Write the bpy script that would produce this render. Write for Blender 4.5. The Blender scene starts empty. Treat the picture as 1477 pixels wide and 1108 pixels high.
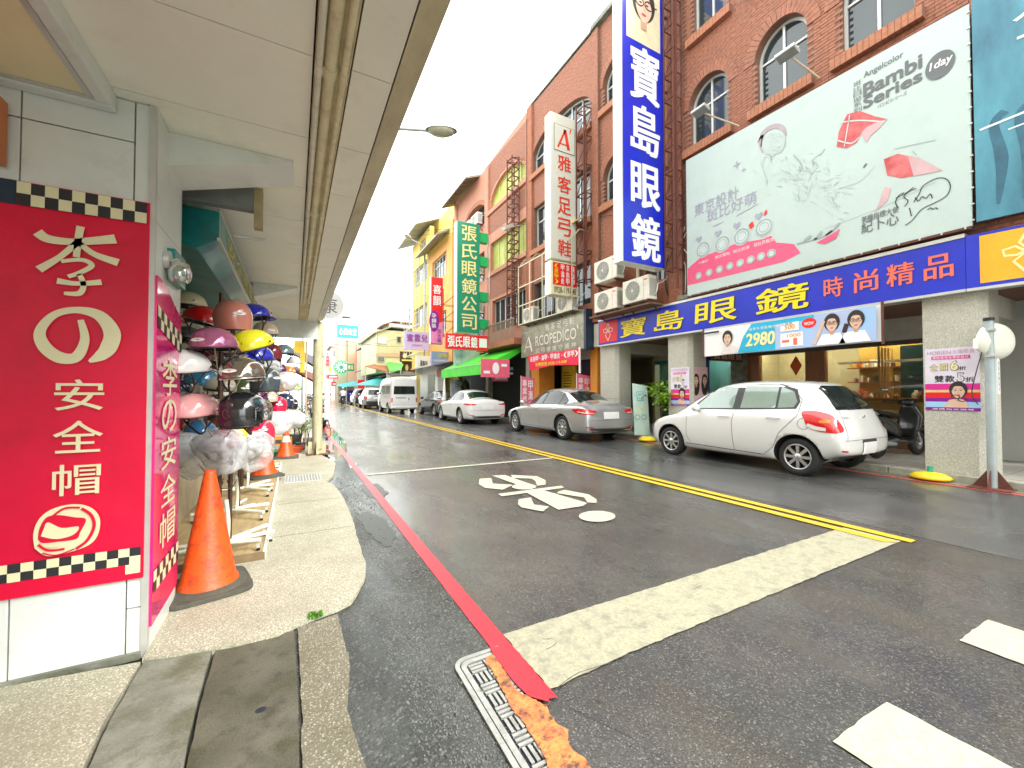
import bpy, bmesh, math, random
from mathutils import Vector, Matrix, noise
from mathutils.bvhtree import BVHTree
random.seed(7)
S = bpy.context.scene
COL = S.collection
R_ = math.radians
# ---------------------------------------------------------------- camera, world, sun, exposure
CAM_H = 1.32; YAW = R_(28.2); PITCH = R_(1.18); FPX = 585.0
cd = bpy.data.cameras.new('camera'); cam = bpy.data.objects.new('camera', cd); COL.objects.link(cam)
cd.sensor_width = 36; cd.lens = 36*FPX/1477; cd.clip_start = 0.05; cd.clip_end = 1200
cam.location = (0, 0, CAM_H); cam.rotation_euler = (R_(90)+PITCH, 0, -YAW)
S.camera = cam
W = bpy.data.worlds.new('World'); S.world = W; W.use_nodes = True
wn = W.node_tree.nodes; wl = W.node_tree.links
for n in list(wn): wn.remove(n)
out = wn.new('ShaderNodeOutputWorld'); bg = wn.new('ShaderNodeBackground'); bg.inputs[1].default_value = 1.0
sky = wn.new('ShaderNodeTexSky'); sky.sky_type = 'NISHITA'; sky.sun_disc = False
sky.sun_elevation = R_(38); sky.sun_rotation = R_(150); sky.dust_density = 4; sky.air_density = 1.5
hs = wn.new('ShaderNodeHueSaturation'); hs.inputs['Saturation'].default_value = 0.12; hs.inputs['Value'].default_value = 0.05
wl.new(sky.outputs[0], hs.inputs['Color'])
tc = wn.new('ShaderNodeTexCoord'); sp = wn.new('ShaderNodeSeparateXYZ'); wl.new(tc.outputs['Generated'], sp.inputs[0])
rp = wn.new('ShaderNodeValToRGB'); wl.new(sp.outputs[2], rp.inputs[0])
rp.color_ramp.elements[0].position = 0.0; rp.color_ramp.elements[0].color = (0.60, 0.66, 0.65, 1)
rp.color_ramp.elements[1].position = 1.0; rp.color_ramp.elements[1].color = (0.80, 0.81, 0.80, 1)
e = rp.color_ramp.elements.new(0.35); e.color = (0.70, 0.73, 0.71, 1)
nz = wn.new('ShaderNodeTexNoise'); nz.inputs['Scale'].default_value = 1.6; nz.inputs['Detail'].default_value = 5
wl.new(tc.outputs['Generated'], nz.inputs['Vector'])
mr = wn.new('ShaderNodeMapRange'); mr.inputs[3].default_value = 0.86; mr.inputs[4].default_value = 1.12
wl.new(nz.outputs[0], mr.inputs[0])
m1 = wn.new('ShaderNodeMix'); m1.data_type = 'RGBA'; m1.blend_type = 'MULTIPLY'; m1.inputs[0].default_value = 1
wl.new(rp.outputs[0], m1.inputs[6]); wl.new(mr.outputs[0], m1.inputs[7])
m2 = wn.new('ShaderNodeMix'); m2.data_type = 'RGBA'; m2.blend_type = 'ADD'; m2.inputs[0].default_value = 1
wl.new(m1.outputs[2], m2.inputs[6]); wl.new(hs.outputs[0], m2.inputs[7])
wl.new(m2.outputs[2], bg.inputs[0]); wl.new(bg.outputs[0], out.inputs[0])
sd = bpy.data.lights.new('sun', 'SUN'); sd.energy = 1.1; sd.angle = R_(25); sd.color = (1, .96, .9)
sun = bpy.data.objects.new('sun', sd); COL.objects.link(sun)
sun.rotation_euler = (R_(52), 0, R_(30))
S.view_settings.view_transform = 'Standard'; S.view_settings.look = 'None'
S.view_settings.exposure = 2.05; S.view_settings.gamma = 1; S.view_settings.use_curve_mapping = False
S.cycles.max_bounces = 8; S.cycles.diffuse_bounces = 5; S.cycles.glossy_bounces = 4
S.cycles.transparent_max_bounces = 12; S.cycles.transmission_bounces = 4
S.cycles.caustics_reflective = True; S.cycles.blur_glossy = 1.0; S.cycles.sample_clamp_indirect = 8; S.cycles.caustics_refractive = False
S.cycles.use_denoising = True

# ---------------------------------------------------------------- survey helpers (pixel of the photograph -> point on a real plane)
_Rt = Vector((math.cos(YAW), -math.sin(YAW), 0)); _F0 = Vector((math.sin(YAW), math.cos(YAW), 0)); _Z = Vector((0, 0, 1))
_F = _F0*math.cos(PITCH)+_Z*math.sin(PITCH); _U = -_F0*math.sin(PITCH)+_Z*math.cos(PITCH)
CO = Vector((0, 0, CAM_H))
def ray(px, py): return _F+_Rt*((px-738.5)/FPX)+_U*((554-py)/FPX)
def G(px, py, z=0.0): d = ray(px, py); return CO+d*((z-CAM_H)/d.z)
def PX(px, py, x): d = ray(px, py); return CO+d*(x/d.x)
def PY(px, py, y): d = ray(px, py); return CO+d*(y/d.y)

# ---------------------------------------------------------------- materials
MATS = {}
def mat(name, col=(.5, .5, .5), rough=.5, metal=0.0, var=.12, vs=6.0, bump=0.0, bs=40.0, coat=0.0, stain=None, ss=1.5, sa=.5, spec=.5, emit=0.0, stretch=None, col2=None, rv=0.0, slo=.5):
    if name in MATS: return MATS[name]
    m = bpy.data.materials.new(name); m.use_nodes = True; t = m.node_tree; n = t.nodes; l = t.links
    b = n['Principled BSDF']; b.inputs['Roughness'].default_value = rough; b.inputs['Metallic'].default_value = metal
    b.inputs['Specular IOR Level'].default_value = spec; b.inputs['Coat Weight'].default_value = coat; b.inputs['Coat Roughness'].default_value = .04
    g = n.new('ShaderNodeNewGeometry'); vec = g.outputs['Position']
    if stretch:
        mp = n.new('ShaderNodeMapping'); mp.inputs['Scale'].default_value = stretch; l.new(vec, mp.inputs[0]); vec = mp.outputs[0]
    c4 = (*col, 1)
    last = None
    if var > 0 or col2:
        a = n.new('ShaderNodeTexNoise'); a.inputs['Scale'].default_value = vs; a.inputs['Detail'].default_value = 6; a.inputs['Roughness'].default_value = .65
        l.new(vec, a.inputs['Vector'])
        mr = n.new('ShaderNodeMapRange'); mr.inputs[1].default_value = .3; mr.inputs[2].default_value = .7; l.new(a.outputs[0], mr.inputs[0])
        mx = n.new('ShaderNodeMix'); mx.data_type = 'RGBA'
        mx.inputs[6].default_value = tuple(min(1, c*(1-var)) for c in col)+(1,)
        mx.inputs[7].default_value = (*col2, 1) if col2 else tuple(min(1, c*(1+var*.6)) for c in col)+(1,)
        l.new(mr.outputs[0], mx.inputs[0]); last = mx.outputs[2]
        if rv:
            r2 = n.new('ShaderNodeMapRange'); r2.inputs[1].default_value = .35; r2.inputs[2].default_value = .65
            r2.inputs[3].default_value = max(0.02, rough-rv); r2.inputs[4].default_value = min(1, rough+rv); l.new(a.outputs[0], r2.inputs[0]); l.new(r2.outputs[0], b.inputs['Roughness'])
    if stain:
        a = n.new('ShaderNodeTexNoise'); a.inputs['Scale'].default_value = ss; a.inputs['Detail'].default_value = 9; a.inputs['Roughness'].default_value = .75
        l.new(g.outputs['Position'], a.inputs['Vector'])
        mr = n.new('ShaderNodeMapRange'); mr.inputs[1].default_value = slo; mr.inputs[2].default_value = slo+(.28 if slo >= .5 else .14); mr.inputs[4].default_value = sa; l.new(a.outputs[0], mr.inputs[0])
        mx = n.new('ShaderNodeMix'); mx.data_type = 'RGBA'; mx.inputs[7].default_value = (*stain, 1)
        if last: l.new(last, mx.inputs[6])
        else: mx.inputs[6].default_value = c4
        l.new(mr.outputs[0], mx.inputs[0]); last = mx.outputs[2]
    if last: l.new(last, b.inputs['Base Color'])
    else: b.inputs['Base Color'].default_value = c4
    if bump:
        a = n.new('ShaderNodeTexNoise'); a.inputs['Scale'].default_value = bs; a.inputs['Detail'].default_value = 4; l.new(vec, a.inputs['Vector'])
        bp = n.new('ShaderNodeBump'); bp.inputs['Strength'].default_value = min(1, bump); bp.inputs['Distance'].default_value = .01*max(1, bump); l.new(a.outputs[0], bp.inputs['Height']); l.new(bp.outputs[0], b.inputs['Normal'])
    if emit:
        b.inputs['Emission Color'].default_value = c4; b.inputs['Emission Strength'].default_value = emit
        if last: l.new(last, b.inputs['Emission Color'])
    MATS[name] = m; return m

def pebble(name, base, dark, light, scale=130, rough=.85, wet=0, big=.5, stain=None):
    """exposed-aggregate concrete: voronoi stones in mortar"""
    m = bpy.data.materials.new(name); m.use_nodes = True; t = m.node_tree; n = t.nodes; l = t.links; b = n['Principled BSDF']
    g = n.new('ShaderNodeNewGeometry')
    v = n.new('ShaderNodeTexVoronoi'); v.inputs['Scale'].default_value = scale; l.new(g.outputs['Position'], v.inputs['Vector'])
    r = n.new('ShaderNodeValToRGB'); l.new(v.outputs['Color'], r.inputs[0])
    r.color_ramp.elements[0].color = (*dark, 1); r.color_ramp.elements[1].color = (*light, 1)
    r.color_ramp.elements[0].position = .15; r.color_ramp.elements[1].position = .85
    e = r.color_ramp.elements.new(.5); e.color = (*base, 1)
    d = n.new('ShaderNodeMapRange'); d.inputs[1].default_value = .25; d.inputs[2].default_value = .6; l.new(v.outputs['Distance'], d.inputs[0])
    mx = n.new('ShaderNodeMix'); mx.data_type = 'RGBA'; mx.inputs[7].default_value = (*[c*.72 for c in base], 1)
    l.new(d.outputs[0], mx.inputs[0]); l.new(r.outputs[0], mx.inputs[6])
    a = n.new('ShaderNodeTexNoise'); a.inputs['Scale'].default_value = 1.7; a.inputs['Detail'].default_value = 9; a.inputs['Roughness'].default_value = .7; l.new(g.outputs['Position'], a.inputs['Vector'])
    mr = n.new('ShaderNodeMapRange'); mr.inputs[1].default_value = .42; mr.inputs[2].default_value = .72; mr.inputs[4].default_value = big; l.new(a.outputs[0], mr.inputs[0])
    m3 = n.new('ShaderNodeMix'); m3.data_type = 'RGBA'; m3.inputs[7].default_value = (*(stain or [c*.45 for c in base]), 1)
    l.new(mr.outputs[0], m3.inputs[0]); l.new(mx.outputs[2], m3.inputs[6]); l.new(m3.outputs[2], b.inputs['Base Color'])
    b.inputs['Roughness'].default_value = rough
    inv = n.new('ShaderNodeMath'); inv.operation = 'SUBTRACT'; inv.inputs[0].default_value = 1; l.new(v.outputs['Distance'], inv.inputs[1])
    bp = n.new('ShaderNodeBump'); bp.inputs['Strength'].default_value = .55; bp.inputs['Distance'].default_value = .004; l.new(inv.outputs[0], bp.inputs['Height']); l.new(bp.outputs[0], b.inputs['Normal'])
    MATS[name] = m; return m

def asphalt(name, lo, hi, r0, r1, scale=1.0, bump=.5, brown=0.0, agg=190, wet=.75):
    m = bpy.data.materials.new(name); m.use_nodes = True; t = m.node_tree; n = t.nodes; l = t.links; b = n['Principled BSDF']
    g = n.new('ShaderNodeNewGeometry'); P = g.outputs['Position']
    def noi(s, d=6, ro=.6, vec=P):
        a = n.new('ShaderNodeTexNoise'); a.inputs['Scale'].default_value = s; a.inputs['Detail'].default_value = d; a.inputs['Roughness'].default_value = ro; l.new(vec, a.inputs['Vector']); return a.outputs[0]
    def rng(x, a, b_, c=0, d_=1):
        q = n.new('ShaderNodeMapRange'); q.inputs[1].default_value = a; q.inputs[2].default_value = b_; q.inputs[3].default_value = c; q.inputs[4].default_value = d_; l.new(x, q.inputs[0]); return q.outputs[0]
    def mix(f, a, b_):
        q = n.new('ShaderNodeMix'); q.data_type = 'RGBA'
        l.new(f, q.inputs[0])
        for i, x in ((6, a), (7, b_)):
            if isinstance(x, tuple): q.inputs[i].default_value = (*x, 1)
            else: l.new(x, q.inputs[i])
        return q.outputs[2]
    big = noi(.55*scale, 8, .68)
    mp = n.new('ShaderNodeMapping'); mp.inputs['Scale'].default_value = (1.4, .35, 1); l.new(P, mp.inputs[0])
    streak = noi(.8, 7, .65, mp.outputs[0])
    v = n.new('ShaderNodeTexVoronoi'); v.inputs['Scale'].default_value = agg; l.new(P, v.inputs['Vector'])
    c = mix(rng(big, .38, .66), lo, hi)
    if brown: c = mix(rng(streak, .5, .72, 0, brown), c, (.085, .062, .035))
    st = rng(v.outputs['Color'], .72, 1.0)
    c = mix(rng(v.outputs['Color'], .70, 1.0, 0, .7), c, tuple(min(1, x*3.2) for x in hi)); c = mix(rng(v.outputs['Color'], .0, .35, .75, 0), c, tuple(x*.25 for x in lo))
    l.new(c, b.inputs['Base Color'])
    rr = rng(streak, .36, .62, r0, r1); l.new(rr, b.inputs['Roughness']); l.new(rng(streak, .43, .57, wet, wet*.12), b.inputs['Coat Weight']); l.new(rng(big, .35, .65, .10, .24), b.inputs['Coat Roughness']); b.inputs['Coat IOR'].default_value = 1.36
    fine = noi(agg*.8, 3, .6)
    bp = n.new('ShaderNodeBump'); bp.inputs['Strength'].default_value = bump; bp.inputs['Distance'].default_value = .004; l.new(fine, bp.inputs['Height'])
    bp2 = n.new('ShaderNodeBump'); bp2.inputs['Strength'].default_value = bump; bp2.inputs['Distance'].default_value = .004; bp2.invert = True
    l.new(v.outputs['Distance'], bp2.inputs['Height']); l.new(bp.outputs[0], bp2.inputs['Normal']); l.new(bp2.outputs[0], b.inputs['Normal'])
    MATS[name] = m; return m

def glassy(name, tint=(.9, .95, .93), refl=.12, rough=.03):
    if name in MATS: return MATS[name]
    m = bpy.data.materials.new(name); m.use_nodes = True; t = m.node_tree; n = t.nodes; l = t.links
    n.remove(n['Principled BSDF']); o = n['Material Output']
    tr = n.new('ShaderNodeBsdfTransparent'); tr.inputs[0].default_value = (*tint, 1)
    gl = n.new('ShaderNodeBsdfGlossy'); gl.inputs['Roughness'].default_value = rough
    fr = n.new('ShaderNodeFresnel'); fr.inputs[0].default_value = 1.5
    ad = n.new('ShaderNodeMath'); ad.operation = 'ADD'; ad.inputs[1].default_value = refl; l.new(fr.outputs[0], ad.inputs[0])
    mx = n.new('ShaderNodeMixShader'); l.new(ad.outputs[0], mx.inputs[0]); l.new(tr.outputs[0], mx.inputs[1]); l.new(gl.outputs[0], mx.inputs[2]); l.new(mx.outputs[0], o.inputs[0])
    MATS[name] = m; return m

def bagmat(name, tint=(.8, .82, .84), amount=.45):
    if name in MATS: return MATS[name]
    m = bpy.data.materials.new(name); m.use_nodes = True; t = m.node_tree; n = t.nodes; l = t.links
    b = n['Principled BSDF']; b.inputs['Base Color'].default_value = (*tint, 1); b.inputs['Roughness'].default_value = .18; o = n['Material Output']
    g = n.new('ShaderNodeNewGeometry'); a = n.new('ShaderNodeTexNoise'); a.inputs['Scale'].default_value = 9; a.inputs['Detail'].default_value = 3; a.inputs['Distortion'].default_value = .8
    l.new(g.outputs['Position'], a.inputs['Vector'])
    bp = n.new('ShaderNodeBump'); bp.inputs['Strength'].default_value = .6; bp.inputs['Distance'].default_value = .03; l.new(a.outputs[0], bp.inputs['Height']); l.new(bp.outputs[0], b.inputs['Normal'])
    tr = n.new('ShaderNodeBsdfTransparent'); mx = n.new('ShaderNodeMixShader')
    mr = n.new('ShaderNodeMapRange'); mr.inputs[1].default_value = .35; mr.inputs[2].default_value = .65; mr.inputs[3].default_value = amount-.2; mr.inputs[4].default_value = min(1, amount+.3); l.new(a.outputs[0], mr.inputs[0])
    l.new(mr.outputs[0], mx.inputs[0]); l.new(tr.outputs[0], mx.inputs[1]); l.new(b.outputs[0], mx.inputs[2]); l.new(mx.outputs[0], o.inputs[0])
    MATS[name] = m; return m

def M(name, *a, **k): return mat(name, *a, **k)
white_panel = mat('white_panel', (.70, .74, .70), .35, var=.07, vs=3, stain=(.36, .34, .24), ss=5, sa=.45, slo=.53)
ceil_m = mat('soffit_panel', (.90, .91, .80), .5, var=.05, vs=2, stain=(.60, .54, .34), ss=2.6, sa=.4, slo=.53)
dark = mat('dark_gap', (.015, .017, .03), .8, var=0)
black = mat('black_plastic', (.018, .018, .02), .35, var=.1)
rubber = mat('rubber', (.022, .022, .022), .75, var=.2, bump=.3, bs=90)
cream_print = mat('cream_print', (.78, .72, .46), .5, var=.05)
red_print = mat('red_print', (.72, .004, .045), .28, var=.14, vs=2.2, bump=1.6, bs=2.2, stain=(.45, .004, .03), ss=3, sa=.6)
pink_print = mat('pink_print', (.86, .01, .20), .25, var=.15, vs=4)
white_print = mat('white_print', (.85, .85, .84), .4, var=.03)
black_print = mat('black_print', (.02, .02, .025), .5, var=.0)
steel_rust = mat('rusty_steel', (.14, .045, .03), .7, var=.4, vs=18, bump=.3, bs=60)
steel_grey = mat('galvanised', (.46, .50, .52), .42, .55, var=.15, vs=12, stain=(.28, .2, .13), ss=6, sa=.5)
alu = mat('aluminium', (.62, .63, .60), .35, .5, var=.1)
ac_white = mat('ac_casing', (.74, .72, .62), .45, var=.06, stain=(.38, .3, .16), ss=5, sa=.4)
ac_dark = mat('ac_grille', (.24, .25, .24), .5, var=.2)
win_glass = mat('window_glass', (.03, .045, .05), .06, var=.4, vs=.6, spec=.9)
win_glass_pale = mat('window_glass_pale', (.16, .19, .2), .1, var=.3, vs=.7, spec=.9)
brick_m = mat('brick_tile', (.36, .135, .075), .65, var=.38, vs=14, stain=(.20, .11, .08), ss=1.2, sa=.65)
brick_m2 = mat('brick_tile_pale', (.43, .17, .09), .7, var=.25, vs=15)
mortar = mat('mortar', (.22, .12, .085), .9, var=.2)
granite = pebble('pebble_wash', (.64, .62, .52), (.34, .33, .28), (.85, .83, .74), 95, .6, big=.15)

# ---------------------------------------------------------------- mesh builder
class MB:
    def __init__(s): s.v = []; s.f = []; s.mi = []; s.mats = []; s.sm = []; s.smooth = False
    def m(s, m):
        if m is None: return 0
        if m not in s.mats: s.mats.append(m)
        return s.mats.index(m)
    def add(s, vs, fs, m=None, smooth=None):
        o = len(s.v); s.v += [tuple(v) for v in vs]; i = s.m(m)
        for f in fs: s.f.append([o+k for k in f]); s.mi.append(i); s.sm.append(s.smooth if smooth is None else smooth)
        return s
    def box(s, a, b, m=None, skip=()):
        x0, x1 = sorted((a[0], b[0])); y0, y1 = sorted((a[1], b[1])); z0, z1 = sorted((a[2], b[2]))
        return s.add([(x0,y0,z0),(x1,y0,z0),(x1,y1,z0),(x0,y1,z0),(x0,y0,z1),(x1,y0,z1),(x1,y1,z1),(x0,y1,z1)],
                     [(0,3,2,1),(4,5,6,7),(0,1,5,4),(1,2,6,5),(2,3,7,6),(3,0,4,7)], m)
    def obox(s, c, size, rot=None, m=None):
        hx, hy, hz = (k/2 for k in size); c = Vector(c); rot = rot or Matrix.Identity(3)
        vs = [c+rot@Vector((x, y, z)) for z in (-hz, hz) for x, y in ((-hx,-hy),(hx,-hy),(hx,hy),(-hx,hy))]
        return s.add(vs, [(0,3,2,1),(4,5,6,7),(0,1,5,4),(1,2,6,5),(2,3,7,6),(3,0,4,7)], m)
    def cyl(s, p0, p1, r0, r1=None, n=12, m=None, cap=True):
        p0 = Vector(p0); p1 = Vector(p1); r1 = r0 if r1 is None else r1
        d = (p1-p0).normalized(); a = d.orthogonal().normalized(); b = d.cross(a)
        vs = [p0+(a*math.cos(t)+b*math.sin(t))*r0 for t in (2*math.pi*k/n for k in range(n))]+[p1+(a*math.cos(t)+b*math.sin(t))*r1 for t in (2*math.pi*k/n for k in range(n))]
        s.add(vs, [(k, (k+1)%n, n+(k+1)%n, n+k) for k in range(n)], m, n > 6)
        if cap: s.add(vs, [tuple(range(n-1, -1, -1)), tuple(range(n, 2*n))], m, False)
        return s
    def bar(s, p0, p1, w, h=None, m=None):
        p0 = Vector(p0); p1 = Vector(p1); h = h or w; d = (p1-p0)
        L = d.length
        if L < 1e-6: return s
        d.normalize(); up = Vector((0,0,1)) if abs(d.z) < .95 else Vector((0,1,0)); a = d.cross(up).normalized(); b = a.cross(d)
        rot = Matrix((a, d, b)).transposed()
        return s.obox((p0+p1)/2, (w, L, h), rot, m)
    def tube(s, pts, r, n=8, m=None):
        pts = [Vector(p) for p in pts]; vs = []; N = len(pts); ref = None
        for i, p in enumerate(pts):
            d = (pts[min(i+1, N-1)]-pts[max(i-1, 0)]).normalized()
            a = d.orthogonal().normalized() if ref is None else (ref-d*ref.dot(d)).normalized(); ref = a; b = d.cross(a)
            rr = r[i] if isinstance(r, (list, tuple)) else r
            vs += [p+(a*math.cos(t)+b*math.sin(t))*rr for t in (2*math.pi*k/n for k in range(n))]
        fs = [(i*n+k, i*n+(k+1)%n, (i+1)*n+(k+1)%n, (i+1)*n+k) for i in range(N-1) for k in range(n)]
        s.add(vs, fs, m, True); s.add(vs, [tuple(range(n-1,-1,-1)), tuple(range((N-1)*n, N*n))], m, False); return s
    def lathe(s, prof, n=24, m=None, mtx=None, smooth=True, sx=1, sy=1):
        mtx = mtx or Matrix.Identity(4); vs = []
        for r, z in prof: vs += [mtx@Vector((r*math.cos(2*math.pi*k/n)*sx, r*math.sin(2*math.pi*k/n)*sy, z)) for k in range(n)]
        fs = [(i*n+k, i*n+(k+1)%n, (i+1)*n+(k+1)%n, (i+1)*n+k) for i in range(len(prof)-1) for k in range(n)]
        return s.add(vs, fs, m, smooth)
    def prism(s, pts, d, m=None):
        """pts: 3D polygon, d: extrusion vector"""
        pts = [Vector(p) for p in pts]; d = Vector(d); n = len(pts)
        return s.add(pts+[p+d for p in pts], [tuple(range(n-1,-1,-1)), tuple(range(n, 2*n))]+[(k, (k+1)%n, n+(k+1)%n, n+k) for k in range(n)], m)
    def quad(s, *p, m=None): return s.add(p, [tuple(range(len(p)))], m)
    def build(s, name, m=None, parent=None, world=True, bevel=0, fix=True):
        me = bpy.data.meshes.new(name); me.from_pydata(s.v, [], s.f)
        ms = s.mats or ([m] if m else [])
        for q in ms: me.materials.append(q)
        if s.mats: me.polygons.foreach_set('material_index', s.mi)
        me.polygons.foreach_set('use_smooth', s.sm)
        me.update()
        o = bpy.data.objects.new(name, me); COL.objects.link(o)
        if parent is not None:
            o.parent = parent
            if world: o.matrix_parent_inverse = wm(parent).inverted()
        if bevel:
            b = o.modifiers.new('bevel', 'BEVEL'); b.width = bevel; b.segments = 2; b.limit_method = 'ANGLE'; b.angle_limit = R_(40)
        return o
def wm(o):
    m = o.matrix_basis.copy()
    if o.parent: m = wm(o.parent)@o.matrix_parent_inverse@m
    return m
def thing(name, label, cat, loc=(0,0,0), rz=0, group=None):
    o = bpy.data.objects.new(name, None); COL.objects.link(o); o.location = loc; o.rotation_euler = (0,0,rz); o.empty_display_size = .1
    o['label'] = label; o['category'] = cat
    if group: o['group'] = group
    return o
def tag(o, label, cat, group=None):
    o['label'] = label; o['category'] = cat
    if group: o['group'] = group
    return o
def struct(o): o['kind'] = 'structure'; return o
def stuff(o): o['kind'] = 'stuff'; return o
def dup(o, parent=None):
    c = o.copy(); COL.objects.link(c); c.parent = parent
    for ch in list(o.children): dup(ch, c)
    return c
def mesh_of(o, mods=True):
    """evaluated mesh with modifiers applied"""
    dg = bpy.context.evaluated_depsgraph_get(); dg.update()
    me = bpy.data.meshes.new_from_object(o.evaluated_get(dg)); o.modifiers.clear(); o.data = me; return o

# plate with holes: 2D filled curve extruded, mapped to O + R*u + U*v, depth behind the face (-N)
def plate(outer, holes, depth, O, Rv, Uv):
    cu = bpy.data.curves.new('c', 'CURVE'); cu.dimensions = '2D'; cu.fill_mode = 'BOTH'; cu.extrude = depth/2
    for pl in [outer]+holes:
        sp_ = cu.splines.new('POLY'); sp_.points.add(len(pl)-1)
        for k, (u, v) in enumerate(pl): sp_.points[k].co = (u, v, 0, 1)
        sp_.use_cyclic_u = True
    ob = bpy.data.objects.new('c', cu); me = ob.to_mesh()
    O = Vector(O); Rv = Vector(Rv); Uv = Vector(Uv); N = Rv.cross(Uv)
    vs = [O+Rv*v.co.x+Uv*v.co.y+N*(v.co.z-depth/2) for v in me.vertices]; fs = [tuple(p.vertices) for p in me.polygons]
    ob.to_mesh_clear(); bpy.data.objects.remove(ob); bpy.data.curves.remove(cu)
    return vs, fs
def arch(u0, u1, v0, vs_, vt, n=14):
    """rectangle u0..u1, v0..vs_ topped by a segmental/elliptic arch to vt"""
    c = (u0+u1)/2; r = (u1-u0)/2
    return [(u0, v0), (u1, v0)]+[(c+r*math.cos(math.pi*k/n), vs_+(vt-vs_)*math.sin(math.pi*k/n)) for k in range(n+1)]
def rect(u0, u1, v0, v1): return [(u0, v0), (u1, v0), (u1, v1), (u0, v1)]

GLY = {}
def glyph(s, bold=0.0, res=3):
    k = (s, bold, res)
    if k in GLY: return GLY[k]
    cu = bpy.data.curves.new('t', 'FONT'); cu.body = s; cu.size = 1; cu.offset = bold; cu.resolution_u = res; cu.fill_mode = 'FRONT'
    ob = bpy.data.objects.new('t', cu); me = ob.to_mesh()
    vs = [(v.co.x, v.co.y) for v in me.vertices]; fs = [tuple(p.vertices) for p in me.polygons]
    ob.to_mesh_clear(); bpy.data.objects.remove(ob); bpy.data.curves.remove(cu)
    if vs:
        x0 = min(v[0] for v in vs); x1 = max(v[0] for v in vs); y0 = min(v[1] for v in vs); y1 = max(v[1] for v in vs)
    else: x0 = y0 = 0; x1 = y1 = 1
    GLY[k] = ([((x-x0)/max(1e-6, x1-x0), (y-y0)/max(1e-6, y1-y0)) for x, y in vs], fs, (x1-x0)/max(1e-6, y1-y0)); return GLY[k]
def smoothpts(pts, n=6):
    P = [Vector(p) for p in pts]; o = []
    for i in range(len(P)-1):
        a = P[max(i-1, 0)]; b = P[i]; c = P[i+1]; d = P[min(i+2, len(P)-1)]
        for k in range(n):
            t = k/n; o.append(.5*((2*b)+(c-a)*t+(2*a-5*b+4*c-d)*t*t+(3*b-a-3*c+d)*t**3))
    o.append(P[-1]); return o

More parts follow.
